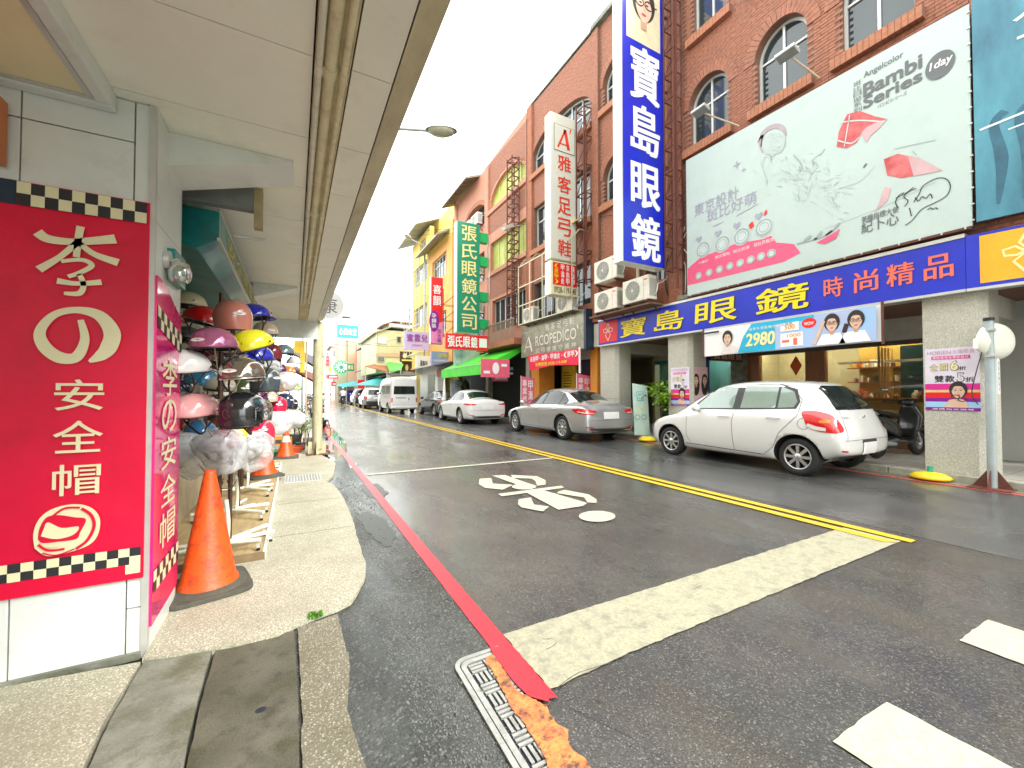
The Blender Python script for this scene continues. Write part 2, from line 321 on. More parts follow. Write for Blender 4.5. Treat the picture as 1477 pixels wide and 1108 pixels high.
class Panel:
    """flat print area: origin lower-left, right and up vectors"""
    def __init__(s, O, Rv, Uv=(0,0,1), step=.003):
        s.O = Vector(O); s.R = Vector(Rv).normalized(); s.U = Vector(Uv).normalized(); s.N = s.R.cross(s.U); s.b = MB(); s.step = step
    def P(s, u, v, k=1): return s.O+s.R*u+s.U*v+s.N*(s.step*k)
    def uv(s, px, py):
        d = ray(px, py); t = (s.O-CO).dot(s.N)/d.dot(s.N); p = CO+d*t-s.O; return p.dot(s.R), p.dot(s.U)
    def poly(s, pts, m, k=1): s.b.add([s.P(u, v, k) for u, v in pts], [tuple(range(len(pts)))], m)
    def rect(s, u0, v0, u1, v1, m, k=1): s.poly(rect(min(u0,u1), max(u0,u1), min(v0,v1), max(v0,v1)), m, k)
    def ell(s, u, v, ru, rv, m, k=1, n=28, rot=0): 
        s.poly([(u+ru*math.cos(t)*math.cos(rot)-rv*math.sin(t)*math.sin(rot), v+ru*math.cos(t)*math.sin(rot)+rv*math.sin(t)*math.cos(rot)) for t in (2*math.pi*i/n for i in range(n))], m, k)
    def ring(s, u, v, ru, rv, w, m, k=1, n=28):
        a = [(u+ru*math.cos(t), v+rv*math.sin(t)) for t in (2*math.pi*i/n for i in range(n))]; b_ = [(u+(ru-w)*math.cos(t), v+(rv-w)*math.sin(t)) for t in (2*math.pi*i/n for i in range(n))]
        s.b.add([s.P(x, y, k) for x, y in a+b_], [(i, (i+1)%n, n+(i+1)%n, n+i) for i in range(n)], m)
    def text(s, t, u0, v0, u1, v1, m, k=2, bold=0.0, slant=0.0, curve=None):
        vs, fs, asp = glyph(t, 0.0 if any(ord(c) > 999 for c in t) else min(bold, .008))
        w = bold*.55*(v1-v0); sx = 1 if u1 > u0 else -1
        for i, (dx, dy) in enumerate([(0, 0)] if bold < .012 else [(0, 0), (w, w*.6), (-w, -w*.6), (w, -w*.6), (-w, w*.6)]):
            s.b.add([s.P(u0+(u1-u0)*x+slant*(v1-v0)*y+dx, v0+(v1-v0)*y+dy, k+i*.07) for x, y in vs], fs, m)
    def line(s, t, u, v, h, m, k=2, bold=0.0, w=None, center=False, slant=0):
        """text of height h, natural width unless w"""
        asp = glyph(t, bold)[2]; W_ = w or asp*h
        if center: u -= W_/2
        s.text(t, u, v, u+W_, v+h, m, k, bold, slant)
    def column(s, chars, u0, u1, v0, v1, m, k=2, bold=0.0, gap=.12, slant=0):
        n = len(chars); H = (v1-v0)/n
        for i, c in enumerate(chars):
            top = v1-i*H; s.text(c, u0, top-H*(1-gap/2), u1, top-H*gap/2, m, k, bold, slant)
    def row(s, chars, u0, u1, v0, v1, m, k=2, bold=0.0, gap=.15, slant=0):
        n = len(chars); H = (u1-u0)/n
        for i, c in enumerate(chars):
            if c == '‧': s.rect(u0+(i+.4)*H, v0+(v1-v0)*.42, u0+(i+.6)*H, v0+(v1-v0)*.58, m, k); continue
            s.text(c, u0+i*H+H*gap/2, v0, u0+(i+1)*H-H*gap/2, v1, m, k, bold, slant)
    def stroke(s, pts, w, m, k=2, sm=6):
        P_ = smoothpts([(*p, 0) for p in pts], sm) if sm else [Vector((*p, 0)) for p in pts]; n = len(P_)
        ws = w if isinstance(w, (list, tuple)) else [w]*len(pts)
        vs = []
        for i, p in enumerate(P_):
            d = (P_[min(i+1, n-1)]-P_[max(i-1, 0)]); d = d.normalized() if d.length > 0 else Vector((1,0,0)); t = i/(n-1)*(len(ws)-1); a = int(min(t, len(ws)-2)) if len(ws) > 1 else 0
            ww = (ws[a]+(ws[min(a+1, len(ws)-1)]-ws[a])*(t-a))/2; q = Vector((-d.y, d.x, 0))
            vs += [s.P(*(p+q*ww).xy, k), s.P(*(p-q*ww).xy, k)]
        s.b.add(vs, [(2*i, 2*i+1, 2*i+3, 2*i+2) for i in range(n-1)], m)
    def build(s, name='lettering', parent=None): 
        return s.b.build(name, None, parent)

def face(P, u, v, s, k=3, hc=None, lips=None):
    """small printed portrait: s = half height of the head"""
    hr_ = mat('hair', (.03,.02,.02), .6); sk_ = mat('skin_print', (.72,.48,.36), .5); sh_ = mat('skin_shade', (.55,.32,.22), .5); lp = mat('lip_print', (.6,.05,.08), .5)
    P.ell(u, v+s*.18, s*.78, s*1.0, hr_, k); P.poly([(u-s*.2, v-s*1.25), (u+s*.2, v-s*1.25), (u+s*.2, v-s*.4), (u-s*.2, v-s*.4)], sh_, k+.3)
    P.poly([(u+s*.56*math.cos(t)*(1-.18*max(0, -math.sin(t))), v-s*.05+s*.82*math.sin(t)) for t in (i*math.pi/14 for i in range(28))], sk_, k+.6)
    P.stroke([(u-s*.58, v+s*.1), (u-s*.45, v+s*.62), (u-s*.05, v+s*.78), (u+s*.42, v+s*.62), (u+s*.6, v+s*.05)], [s*.14, s*.3, s*.34, s*.3, s*.14], hr_, k+.9)
    for q_ in (-1, 1):
        P.ell(u+q_*s*.23, v+s*.08, s*.10, s*.045, hr_, k+1.2, 10); P.stroke([(u+q_*s*.10, v+s*.24), (u+q_*s*.25, v+s*.29), (u+q_*s*.38, v+s*.22)], s*.04, hr_, k+1.2, 3)
    P.stroke([(u+s*.02, v+s*.05), (u+s*.07, v-s*.22), (u-s*.03, v-s*.25)], s*.03, sh_, k+1.2, 3); P.ell(u, v-s*.48, s*.17, s*.07, lp, k+1.2, 12)
def rough_poly(pts, amp=.01, seg=.06, z=0.0):
    """closed polygon with noisy edges"""
    o = []
    n = len(pts)
    for i in range(n):
        a = Vector((*pts[i], 0)); b = Vector((*pts[(i+1)%n], 0)); L = (b-a).length; k = max(1, int(L/seg)); d = (b-a)/max(L, 1e-6); q = Vector((-d.y, d.x, 0))
        for j in range(k):
            p = a+(b-a)*j/k; nn = noise.noise(p*9)*.6+noise.noise(p*31)*.5; p = p+q*amp*nn*(0 if j == 0 else 1); o.append((p.x, p.y))
    return o
def sheet(name, pts, z, m, thick=0.0, parent=None):
    b = MB()
    if thick: b.prism([(x, y, z-thick) for x, y in pts], (0, 0, thick))
    else: b.quad(*[(x, y, z) for x, y in pts])
    o = b.build(name, m, parent)
    if o.data.polygons[0].normal.z < 0 and not thick: o.data.flip_normals()
    return o
# ================================================================ GROUND
road_m = asphalt('wet_asphalt', (.036, .037, .037), (.088, .084, .072), .10, .40, 1.6, .5, .8, 170)
road2_m = asphalt('lane_asphalt', (.055, .057, .058), (.088, .088, .083), .22, .42, 1.2, .45, .15, 190)
rough_m = asphalt('coarse_asphalt', (.018, .021, .020), (.062, .067, .058), .35, .7, 3.0, 1.0, .25, 95, .5)
slab_m = pebble('pebble_pavement', (.50, .48, .36), (.18, .16, .10), (.86, .83, .68), 135, .75, big=.75, stain=(.26, .24, .165))
slab_dark = pebble('pebble_strip', (.25, .23, .165), (.09, .085, .06), (.55, .52, .40), 120, .8, big=.7, stain=(.09, .08, .04))
moss_m = mat('mossy_concrete', (.085, .078, .050), .7, var=.4, vs=9, bump=.5, bs=120, col2=(.18, .17, .125), stain=(.04, .042, .016), ss=4.5, sa=.85, slo=.46)
conc_m = mat('smooth_concrete', (.22, .23, .185), .5, var=.35, vs=7, bump=.5, bs=90, stain=(.10, .11, .065), ss=4, sa=.8, slo=.46)
paint_w = mat('white_road_paint', (.38, .36, .25), .55, var=.26, vs=60, bump=.5, bs=200, stain=(.20, .19, .15), ss=9, sa=.7, slo=.49)
paint_w2 = mat('white_road_paint_clean', (.44, .43, .33), .55, var=.22, vs=30, bump=.2, bs=200, stain=(.4, .38, .3), ss=6, sa=.5)
paint_y = mat('yellow_road_paint', (.66, .42, .02), .5, var=.2, vs=25, bump=.2, bs=200, stain=(.35, .27, .12), ss=7, sa=.4)
paint_r = mat('red_road_paint', (.52, .018, .035), .35, var=.25, vs=25, bump=.3, bs=160, stain=(.15, .014, .02), ss=10, sa=.7, slo=.50)
paint_rp = mat('red_kerb_paint', (.55, .10, .08), .5, var=.2, vs=12, stain=(.2, .1, .07), ss=8, sa=.5)
paint_o = mat('orange_paint', (.72, .15, .05), .45, var=.2, vs=14, bump=.8, bs=60, col2=(.80, .30, .07), stain=(.10, .05, .03), ss=22, sa=1.0, slo=.47)
water_m = mat('puddle_water', (.03, .032, .03), .03, var=.2, vs=2, spec=.8)

struct(sheet('ground', [(-150, -60), (150, -60), (150, 260), (-150, 260)], -.02, mat('far_ground', (.11, .11, .10), .6, var=.2)))
struct(sheet('road', [(.0, -12), (40, -12), (40, 1.05), (8.6, 1.25), (8.6, 50), (8.6, 200), (-6, 200), (-6, 14), (.0, 12)], 0, road_m))
struct(sheet('far_lane', [(5.03, 1.6), (5.0, -12), (40, -12), (40, 1.0), (8.32, 1.2), (8.32, 45), (5.03, 45)], .002, road2_m))
# coarse patched shoulder between kerb slabs and the red line
walk = [(484,668),(481,687),(470,694),(481,699),(492,712),(503,734),(511,755),(515,774),(521,792),(528,814),(525,836),(516,852),(506,867),(486,877),(466,884),(426,900),(400,915),(360,924),(325,932),(275,940),(240,946),(205,950)]
wpts = [G(*p, .03).xy for p in walk]
sh = [(.93, 9.6), (.93, -3), (.05, -3)]+[(.05, 2.6)]+[tuple(p) for p in reversed(wpts[1:17])]+[(.45, 9.6)]
struct(sheet('road_shoulder', [(a, b) for a, b in sh], .004, rough_m))
# loose aggregate showing on the shoulder
rs = random.Random(3); b = MB()
def inshoulder(x, y):
    return x < .9 and x > (0.42 if y < 2.7 else (.58+.05*math.sin(y*3) if y < 4.2 else .52+.1*math.sin(y)))
grey_stone = mat('loose_aggregate', (.05, .054, .05), .6, var=.5, vs=60, col2=(.22, .225, .20))
for i in range(11000):
    y = 1.0+rs.random()**1.6*6; x = .3+rs.random()*.62
    if not inshoulder(x, y): continue
    r = rs.uniform(.0022, .0058)*(2.2 if rs.random() < .03 else 1); h = r*.8; k = 5; a0 = rs.random()*6
    ring = [(x+r*rs.uniform(.7, 1.2)*math.cos(a0+t*2*math.pi/k), y+r*rs.uniform(.7, 1.2)*math.sin(a0+t*2*math.pi/k), .004) for t in range(k)]
    b.add(ring+[(x+(p[0]-x)*.55, y+(p[1]-y)*.55, .004+h) for p in ring], [(j, (j+1)%k, k+(j+1)%k, k+j) for j in range(k)]+[tuple(range(k, 2*k))])
o = stuff(b.build('gravel', grey_stone)); tag(o, 'loose grey aggregate scattered over the rough asphalt beside the red line', 'gravel'); 
del o['category']; del o['label']
# pavement slab with worn wavy edge
pv = [(p.x, p.y) for p in wpts]
pave = rough_poly([(-4, 40), (.44, 40), (.42, 9.9)]+pv+[(-.64, 2.95), (-4, 2.95)], .012, .05)
# clip: slab polygon
o = struct(sheet('pavement', pave, .03, slab_m, .06))
# near strips: pebble apron, smooth concrete ramp, drain cover, kerb strip
def strip(name, pts, z, m, amp=.006):
    o = sheet(name, rough_poly(pts, amp, .04), z, m, .05); struct(o); return o
g = lambda x, y, z=.02: tuple(G(x, y, z).xy)
strip('pavement_apron', [g(-60, 1003), g(203, 955), g(150, 1040), g(110, 1130), g(60,1300), g(-400, 1300)], .022, slab_m, .003)
strip('concrete_ramp', [g(208, 953), g(306, 938), g(285, 1010), g(258, 1130), g(200,1400), g(60,1400), g(118, 1130), g(158, 1040)], .019, conc_m)
strip('drain_cover', [g(311, 937), g(360, 926), g(424, 908), g(430, 1010), g(432, 1130), g(432,1500), g(180,1500), g(266, 1120), g(290, 1010)], .016, moss_m)
strip('kerb_strip', [g(430, 905), g(487, 885), g(497, 925), g(505, 960), g(500, 1020), g(512, 1060), g(535, 1130), g(600,1500), g(437,1500), g(437, 1130), g(435, 1010)], .018, slab_dark, .012)
# lifting hole in the drain cover
hc = G(376, 1024, .017); b = MB()
b.add([(hc.x+.02*math.cos(t*math.pi/10), hc.y+.016*math.sin(t*math.pi/10), .0175) for t in range(20)], [tuple(range(20))], dark)
b.build('lifting_hole', None).__setitem__('kind', 'structure')
# moss tuft
b = MB()
mc = G(455, 888, .03)
for i in range(70):
    a = rs.random()*6.28; d = rs.random()*.035; x = mc.x+math.cos(a)*d*1.3; y = mc.y+math.sin(a)*d*.6; h = rs.uniform(.008, .03); w = rs.uniform(.004, .009); a2 = rs.random()*6.28
    b.add([(x-w*math.cos(a2), y-w*math.sin(a2), .02), (x+w*math.cos(a2), y+w*math.sin(a2), .02), (x+w*1.4*math.cos(a2+.5), y+.004, .02+h), (x+rs.uniform(-.01,.01), y-.006, .022+h*1.2)], [(0, 1, 2, 3)])
tag(stuff(b.build('weed_tuft', mat('weed', (.12, .30, .03), .6, var=.4, vs=60))), 'small green weed tuft growing in the pavement crack', 'weed')
# painted lines
def lineq(name, pts, z, m, amp=.004, seg=.04):
    return struct(sheet(name, rough_poly(pts, amp, seg), z, m))
lineq('red_kerb_line', [(.905, 1.50), (1.01, 1.47), (1.005, 2.4), (1.0, 4), (.995, 6.0), (.98, 40), (.89, 40), (.90, 6), (.895, 4), (.90, 2.4)], .0085, paint_r, .004)
lineq('stop_line', [(1.012, 1.53), (1.6, 1.55), (4.74, 1.56), (4.72, 1.98), (1.012, 1.99)], .006, paint_w, .012, .03)
lineq('stop_box_line', [(1.03, 6.78), (4.62, 6.76), (4.62, 6.86), (1.03, 6.88)], .006, paint_w2, .004)
for x in (4.62, 4.81): lineq('yellow_centre_line', [(x-.055, 1.62 if x < 4.7 else 1.5), (x+.055, 1.55 if x < 4.7 else 1.5), (x+.055, 90), (x-.055, 90)], .0105, paint_y, .002, .3)
for x0 in (1.80, 3.12, 4.75, 6.1): lineq('crossing_bar', [(x0, -3.2), (x0+.43, -3.2), (x0+.43, .79), (x0+.2, .80), (x0, .80)], .006, paint_w2, .008, .04)
lineq('kerbside_red_line', [(8.16, 1.0), (8.27, 1.0), (8.27, 45), (8.16, 45)], .006, paint_rp, .004, .1)
# motorcycle box symbol
sym = [[(662,160),(700,158),(706,176),(772,180),(738,196),(680,190),(660,178)], [(703,150),(745,148),(830,178),(790,181)], [(765,148),(850,152),(878,165),(878,180),(850,183),(845,168),(832,160),(770,158)],
 [(722,210),(930,183),(940,190),(735,218)], [(818,207),(860,195),(1015,240),(1000,250),(920,262)], [(920,203),(940,197),(1020,212),(1045,228),(1045,240),(1015,238),(1005,222),(915,208)], [(790,228),(830,222),(840,245),(890,252),(870,268),(800,255),(788,245)]]
for i, pl in enumerate(sym): lineq('scooter_symbol', [tuple(G(400+x/2.27, 620+y/2.27, .007).xy) for x, y in pl], .007+.0004*i, paint_w2, .003)
for cx_, cy_, rx, ry in ((1047, 283, 60, 18), (808, 186, 40, 9.5)):
    lineq('scooter_symbol', [tuple(G(400+(cx_+rx*math.cos(t))/2.27, 620+(cy_+ry*math.sin(t))/2.27, .01).xy) for t in (k*math.pi/14 for k in range(28))], .0102, paint_w2, .001)
# puddles by the kerb
lineq('puddle', [g(478,668,0), g(500,652,0), g(500,640,0), g(487,625,0), g(474,612,0), g(470,612,0), g(469,668,0)], .0062, water_m, .04, .1)
for pl in ([(515,745),(530,738),(556,752),(572,775),(560,790),(538,778)], [(520,700),(545,698),(560,712),(548,722),(528,716)], [(640,850),(655,845),(668,862),(650,868)]):
    lineq('damp_patch', [g(*p, 0) for p in pl], .0074, mat('damp_asphalt', (.035, .038, .036), .30, var=.4, vs=30, bump=.6, bs=110), .05, .03)
lineq('puddle', [g(506,676,0), g(516,670,0), g(508,664,0), g(500,666,0)], .0062, water_m, .02, .05)
# cracks
for pts in ([(820, 1020), (860, 1040), (905, 1062), (940, 1085), (985, 1120)], [(836,990),(850,1005),(870,1015)]):
    P_ = [G(*p, 0) for p in pts]; b = MB(); v = []
    P_ = smoothpts(P_, 8)
    for i, p in enumerate(P_): 
        jx = .006*noise.noise(p*30); w = .0022+.002*noise.noise(p*17); v += [(p.x+jx, p.y+w, .003), (p.x+jx, p.y-w, .003)]
    b.add(v, [(2*i, 2*i+1, 2*i+3, 2*i+2) for i in range(len(P_)-1)]); struct(b.build('asphalt_crack', dark))
for pts in ([(836,917),(847,928),(854,937),(867,950)], [(783,924),(799,924),(801,931),(788,939)], [(800,998),(812,988),(836,972),(876,959),(900,948)], [(1000,852),(1012,846)], [(1165,799),(1175,801)], [(1000,832),(1010,826)], [(1090,840),(1100,848)]):
    P_ = smoothpts([G(*p, 0) for p in pts], 6); b = MB(); v = []
    for i, p in enumerate(P_):
        jx = .005*noise.noise(p*40); w = .0013+.0016*abs(noise.noise(p*27)); v += [(p.x+jx, p.y+w+jx, .0078), (p.x+jx, p.y-w+jx, .0078)]
    b.add(v, [(2*i, 2*i+1, 2*i+3, 2*i+2) for i in range(len(P_)-1)]); struct(b.build('paint_crack', mat('paint_crack', (.06, .055, .045), .8)))
# gutter grate with basket-weave ribs
t = thing('gutter_grate', 'cast iron gutter grate with basket weave ribs beside the red line', 'drain grate', (.85, 1.2, 0))
cast = mat('cast_iron', (.40, .41, .38), .42, .35, var=.25, vs=30, bump=.3, bs=150, stain=(.16, .10, .05), ss=18, sa=.6)
gx0, gx1, gy0, gy1 = .682, .935, .5, 1.90
b = MB(); b.box((gx0+.02, gy0, -.01), (gx1-.03, gy1-.02, .006), dark); b.build('pit', None, t)
b = MB()
def rr(x0, y0, x1, y1, r, n=6): # rounded top-left corner
    return [(x0, y0), (x1, y0), (x1, y1)]+[(x0+r-r*math.sin(k*math.pi/2/n), y1-r+r*math.cos(k*math.pi/2/n)) for k in range(n+1)]
o_ = rr(gx0, gy0, gx1, gy1, .07); i_ = rr(gx0+.022, gy0, gx1, gy1-.022, .05); i2 = rr(gx0+.028, gy0, gx1, gy1-.028, .046); i3 = rr(gx0+.052, gy0, gx1, gy1-.052, .03)
for A, B, zt in ((o_, i_, .016), (i2, i3, .014)):
    n = len(A)
    for k in range(2, n-1): b.prism([(*A[k], .0), (*B[k], .0), (*B[k+1], .0), (*A[k+1], .0)], (0, 0, zt))
    b.prism([(*A[n-1], 0), (*B[n-1], 0), (*B[0], 0), (*A[0], 0)], (0, 0, zt))
b.build('frame', cast, t)
b = MB(); c = .074; w = .0135
for i in range(12):
    for j in range(26):
        x = gx0+.06+i*c; y = gy1-.06-j*c
        if x+c > gx1 or y-c < gy0: continue
        if (i+j) % 2: 
            for q in (.18, .5, .82): b.box((x+c*q-w/2, y-c*.98, .0), (x+c*q+w/2, y-.02*c, .0135+.0005*rs.random()))
        else:
            for q in (.18, .5, .82): b.box((x+.02*c, y-c*q-w/2, .0), (x+c*.98, y-c*q+w/2, .0135+.0005*rs.random()))
stuff(b.build('ribs', cast, t))
op = [(699,950),(712,944),(735,978),(752,1000),(775,1012),(788,1016),(800,1040),(820,1052),(822,1075),(845,1095),(868,1130),(890,1300),(835,1180),(792,1108),(775,1078),(760,1050),(742,1025),(728,1000),(712,975)]
lineq('orange_paint_patch', [tuple(G(*p, .018).xy) for p in op], .0182, paint_o, .022, .008)
for pts in ([(706,934),(716,950),(740,982),(762,1004),(786,1011),(792,1012),(788,995),(765,975),(748,945),(738,930)],):
    lineq('red_paint_overlap', [tuple(G(*p, .019).xy) for p in pts], .0195, paint_r, .003, .02)
# small floor grating on the left pavement
t = thing('floor_grating', 'small square mesh drain grating set in the left pavement', 'drain grate', (0, 7.4, .03))
a, bq = G(410, 701, .032), G(463, 687, .032); b = MB(); x0, x1, y0, y1 = -.11, .36, 6.62, 7.12
b.box((x0, y0, .02), (x1, y1, .034), dark); b.build('pit', None, t); b = MB()
for i in range(13): x = x0+(x1-x0)*i/12; b.box((x-.006, y0, .03), (x+.006, y1, .040))
for i in range(9): y = y0+(y1-y0)*i/8; b.box((x0, y-.006, .03), (x1, y+.006, .0395))
stuff(b.build('mesh_bars', alu, t))
# drain slabs far side of pavement joint lines
b = MB()
for y in (4.2, 5.4, 8.6, 9.9): b.box((-.15, y, .0302), (.5, y+.008, .0312))
struct(b.build('pavement_joint', mat('joint', (.16, .15, .12), .9)))

# right-hand arcade floor and gutter
tile_f = mat('arcade_tile', (.42, .40, .35), .35, var=.12, vs=3, stain=(.28, .26, .2), ss=3, sa=.4)
struct(sheet('gutter', rough_poly([(8.28, 1.0), (8.52, 1.0), (8.52, 60), (8.28, 60)], .01, .2), .012, slab_dark, .03))
b = MB()
y = .95
while y < 34:
    L = 1.0; b.box((8.5+rs.uniform(-.006, .006), y, 0), (8.72, y+L-.008, .12+rs.uniform(-.003, .003))); y += L
kb = b.build('kerb', mat('kerb_stone', (.36, .35, .29), .75, var=.25, vs=9, bump=.3, bs=60, stain=(.17, .16, .08), ss=4, sa=.7), None, bevel=.012); struct(kb)
struct(sheet('arcade_floor', [(8.721, .95), (14, .95), (14, 34), (8.721, 34)], .125, tile_f, .1))
b = MB()
for k in range(28): b.box((8.73, 1.2+k*.6, .1252), (11.6, 1.206+k*.6, .1262))
for k in range(5): b.box((9.2+k*.6, .96, .1253), (9.206+k*.6, 17, .1265))
struct(b.build('floor_tile_joint', mat('tile_joint', (.2, .19, .16), .8)))
# ================================================================ LEFT SHOP: pillar, soffit, signs
ZC = 2.79
t = thing('shop_pillar', 'white panelled corner pillar of the helmet shop at the left edge', 'pillar', (-1.2, 2.95, 0))
b = MB(); b.box((-3.2, 2.70, 0), (-.66, 3.2, ZC), dark); b.build('core', None, t)
# front panels
xs = [-3.2, -2.3, -1.66, -1.117, -.722, -.64]
def frontpanel(x0, x1, z0, z1, y=2.68): 
    q = MB(); q.box((x0+.003, y, z0+.003), (x1-.003, y+.03, z1-.003)); return q.build('panel', white_panel, t, bevel=.002)
for i in range(len(xs)-1):
    zs = [.005, 1.3, 2.58, ZC-.002] if i in (0,1,2,3) else [.005, .25, 1.4, ZC-.002]
    for j in range(len(zs)-1): frontpanel(xs[i], xs[i+1], zs[j], zs[j+1])
q = MB()
for z0, z1 in ((.005, .3), (.3, 1.5), (1.5, 2.2), (2.2, ZC-.002)): q.box((-.66, 2.685, z0+.002), (-.637, 3.2, z1-.002))
q.build('side_panel', white_panel, t)
q = MB(); q.box((-.665, 2.672, 0), (-.636, 2.70, ZC)); q.box((-.665, 3.195, 0), (-.636, 3.215, ZC)); q.build('corner_trim', alu, t)
b = MB(); b.box((-3.2, 2.66, 0), (-.66, 2.679, .035)); b.build('skirting', conc_m, t)
# red sign on the front of the pillar
sg = thing('helmet_shop_sign', 'big red vertical sign with cream characters on the front of the white pillar', 'sign', (-1.2, 2.66, 1.3))
b = MB(); b.box((-2.3, 2.664, .405), (-.655, 2.6775, 2.28)); b.build('board', red_print, sg)
P = Panel((-2.3, 2.664, 0), (1,0,0))
U = lambda x: x+2.3
P.rect(U(-2.3), 2.17, U(-1.117), 2.28, mat('navy_print', (.012, .03, .06), .4), 1)
def checks(P, u0, u1, v0, v1, n, k=2, a=None, c=None, tl=0, tr=0):
    P.poly([(u0, v0), (u1, v0+tr), (u1, v1+tr), (u0, v1)], a or black_print, k)
    for i in range(n):
        for j in range(2):
            if (i+j) % 2 == 0: continue
            w = (u1-u0)/n; h = (v1-v0)/2; x0 = u0+i*w; dz = tr*(i/n); P.rect(x0, v0+j*h+dz, x0+w, v0+(j+1)*h+dz, c or cream_print, k+1)
checks(P, U(-1.115), U(-.665), 2.17, 2.275, 10, 2)
P.poly([(0, .40), (U(-.655), .40), (U(-.655), .48), (0, .48)], red_print, 1)
checks(P, U(-2.3), U(-.665), .475, .555, 40, 2)
P.rect(U(-.72), .43, U(-.665), .475, cream_print, 3)
# brush characters
def px(*pts): return [P.uv(*p) for p in pts]
def pxs(*pts):
    q_ = smoothpts([(*p, 0) for p in px(*pts)+[P.uv(*pts[0])]], 4); return [(a.x, a.y) for a in q_[:-1]]
def st(pts, w): P.stroke(px(*pts), [k*.00185 for k in w], cream_print, 4)
st([(56,336),(72,346),(110,350),(168,346)], (22, 20, 16, 24))              # Li: top bar
st([(118,328),(114,350),(112,372)], (16, 14, 13))                           # trunk
st([(112,352),(88,372),(58,390)], (14, 13, 18))
st([(116,352),(138,368),(172,380)], (12, 14, 20))
st([(90,378),(120,376),(134,384),(118,394),(100,400)], (9, 10, 12, 11, 9))
st([(84,406),(112,410),(148,408)], (15, 11, 15)); st([(116,396),(122,412),(116,424),(94,424)], (11, 11, 13, 8))
P.stroke(px((118,462),(124,490),(112,515),(88,516),(66,500),(60,478),(80,455),(112,448),(145,456),(163,480),(158,502),(146,514),(130,522)), [k*.00185 for k in (12,18,24,28,26,20,16,16,26,34,34,26,6)], cream_print, 4)  # no
for c, y0, y1, x0, x1 in (('安', 545, 592, 80, 152), ('全', 603, 654, 78, 150), ('帽', 664, 716, 77, 147)):
    a_ = P.uv(x0, y1); b_ = P.uv(x1, y0+3); P.text(c, a_[0], a_[1], b_[0], b_[1], cream_print, 4, .012)
# printed helmet
P.poly(pxs((52,790),(50,770),(57,750),(72,736),(95,728),(120,727),(138,735),(146,750),(142,772),(128,786),(100,796),(70,801)), cream_print, 4)
P.poly(pxs((57,776),(60,760),(70,745),(88,742),(110,745),(126,748),(118,766),(112,776),(86,780),(64,782)), red_print, 5)
P.poly(pxs((62,772),(66,762),(72,752),(92,760),(116,758),(108,770),(84,776)), cream_print, 6)
P.stroke(px((120,732),(134,742),(138,758),(128,778),(112,790)), .012, red_print, 6); P.stroke(px((58,784),(72,792),(96,790)), .010, red_print, 6)
P.stroke(px((78,744),(96,732),(118,731)), .009, red_print, 6); P.stroke(px((70,786),(90,784)), .012, cream_print, 7); P.stroke(px((64,796),(84,799),(110,790)), .006, red_print, 6)
P.build('lettering', sg)
# narrow pink sign on the street side of the pillar
s2 = thing('side_shop_sign', 'glossy pink banner with narrow characters on the street side of the pillar', 'sign', (-.64, 2.95, 1))
pink_gl = mat('glossy_pink', (.80, .012, .19), .12, var=.25, vs=5, coat=.6, spec=.7)
b = MB()
prof = [(2.685, .14), (3.185, .15), (3.185, 1.78), (3.05, 1.82), (2.9, 1.88), (2.8, 1.915), (2.685, 1.92)]
b.prism([(-.636, y, z) for y, z in prof], (.012, 0, 0)); o = b.build('banner', pink_gl, s2)
P = Panel((-.623, 2.685, 0), (0,1,0))
for i in range(9):
    for j in range(2):
        for (va, s_) in ((1.66, 1), (.30, 0)):
            u0 = i*.5/9; u1 = (i+1)*.5/9; v = va+j*.055-(.0 if s_ else 0); dz = -(.10)*i/9 if s_ else .0
            P.poly([(u0, v+dz), (u1, v+dz-(.011 if s_ else 0)), (u1, v+.055+dz-(.011 if s_ else 0)), (u0, v+.055+dz)], cream_print if (i+j) % 2 else black_print, 1)
for c, z0, z1 in (('李', 1.30, 1.50), ('の', 1.10, 1.28), ('安', .90, 1.07), ('全', .70, .86), ('帽', .48, .66)): P.text(c, .10, z0, .40, z1, cream_print, 1, .02)
P.build('lettering', s2)
# soffit
t = thing('awning_canopy', 'long white panelled soffit canopy over the left pavement', 'canopy', (-.3, 5, ZC))
b = MB(); b.box((-3.4, -2.2, ZC+.03), (.5, 9.35, ZC+.22), dark); b.build('slab', None, t)
ys = [-2.2, -1.3, -.65, 0, .65, 1.30, 1.95, 2.60, 3.25, 3.90, 4.55, 5.20, 5.85, 6.5, 7.15, 7.8, 8.45, 9.3]
for x0, x1 in ((-3.4, .06), (.215, .40)):
    for i in range(len(ys)-1):
        if x0 < -1 and ys[i] >= 1.95: 
            cuts = ((x0, x1),)
        else: cuts = ((x0, x1),)
        for a_, b_ in cuts:
            q = MB(); q.box((a_+.003, ys[i]+.003, ZC), (b_-.003, ys[i+1]-.003, ZC+.02)); q.build('soffit_panel', ceil_m, t)
q = MB(); q.box((.065, -2.2, ZC+.004), (.212, 9.3, ZC+.02)); q.build('channel_back', mat('channel_beige', (.66, .58, .36), .6, var=.3, vs=8, stain=(.25, .17, .08), ss=7, sa=.6), t)
# sloping fascia band of worn metal
band = mat('worn_metal_band', (.62, .55, .38), .28, .35, var=.3, vs=4, stretch=(1, .4, 1), stain=(.24, .15, .08), ss=4, sa=.5)
q = MB(); q.prism([(.403, -2.2, ZC-.004), (.515, -2.2, ZC+.035), (.515, -2.2, ZC+.26), (.49, -2.2, ZC+.26), (.49, -2.2, ZC+.05), (.403, -2.2, ZC+.012)], (0, 11.55, 0)); q.build('fascia_band', band, t)
q = MB(); q.box((-3.4, 9.3, ZC-.37), (.42, 9.33, ZC+.2)); q.build('end_panel', white_panel, t)
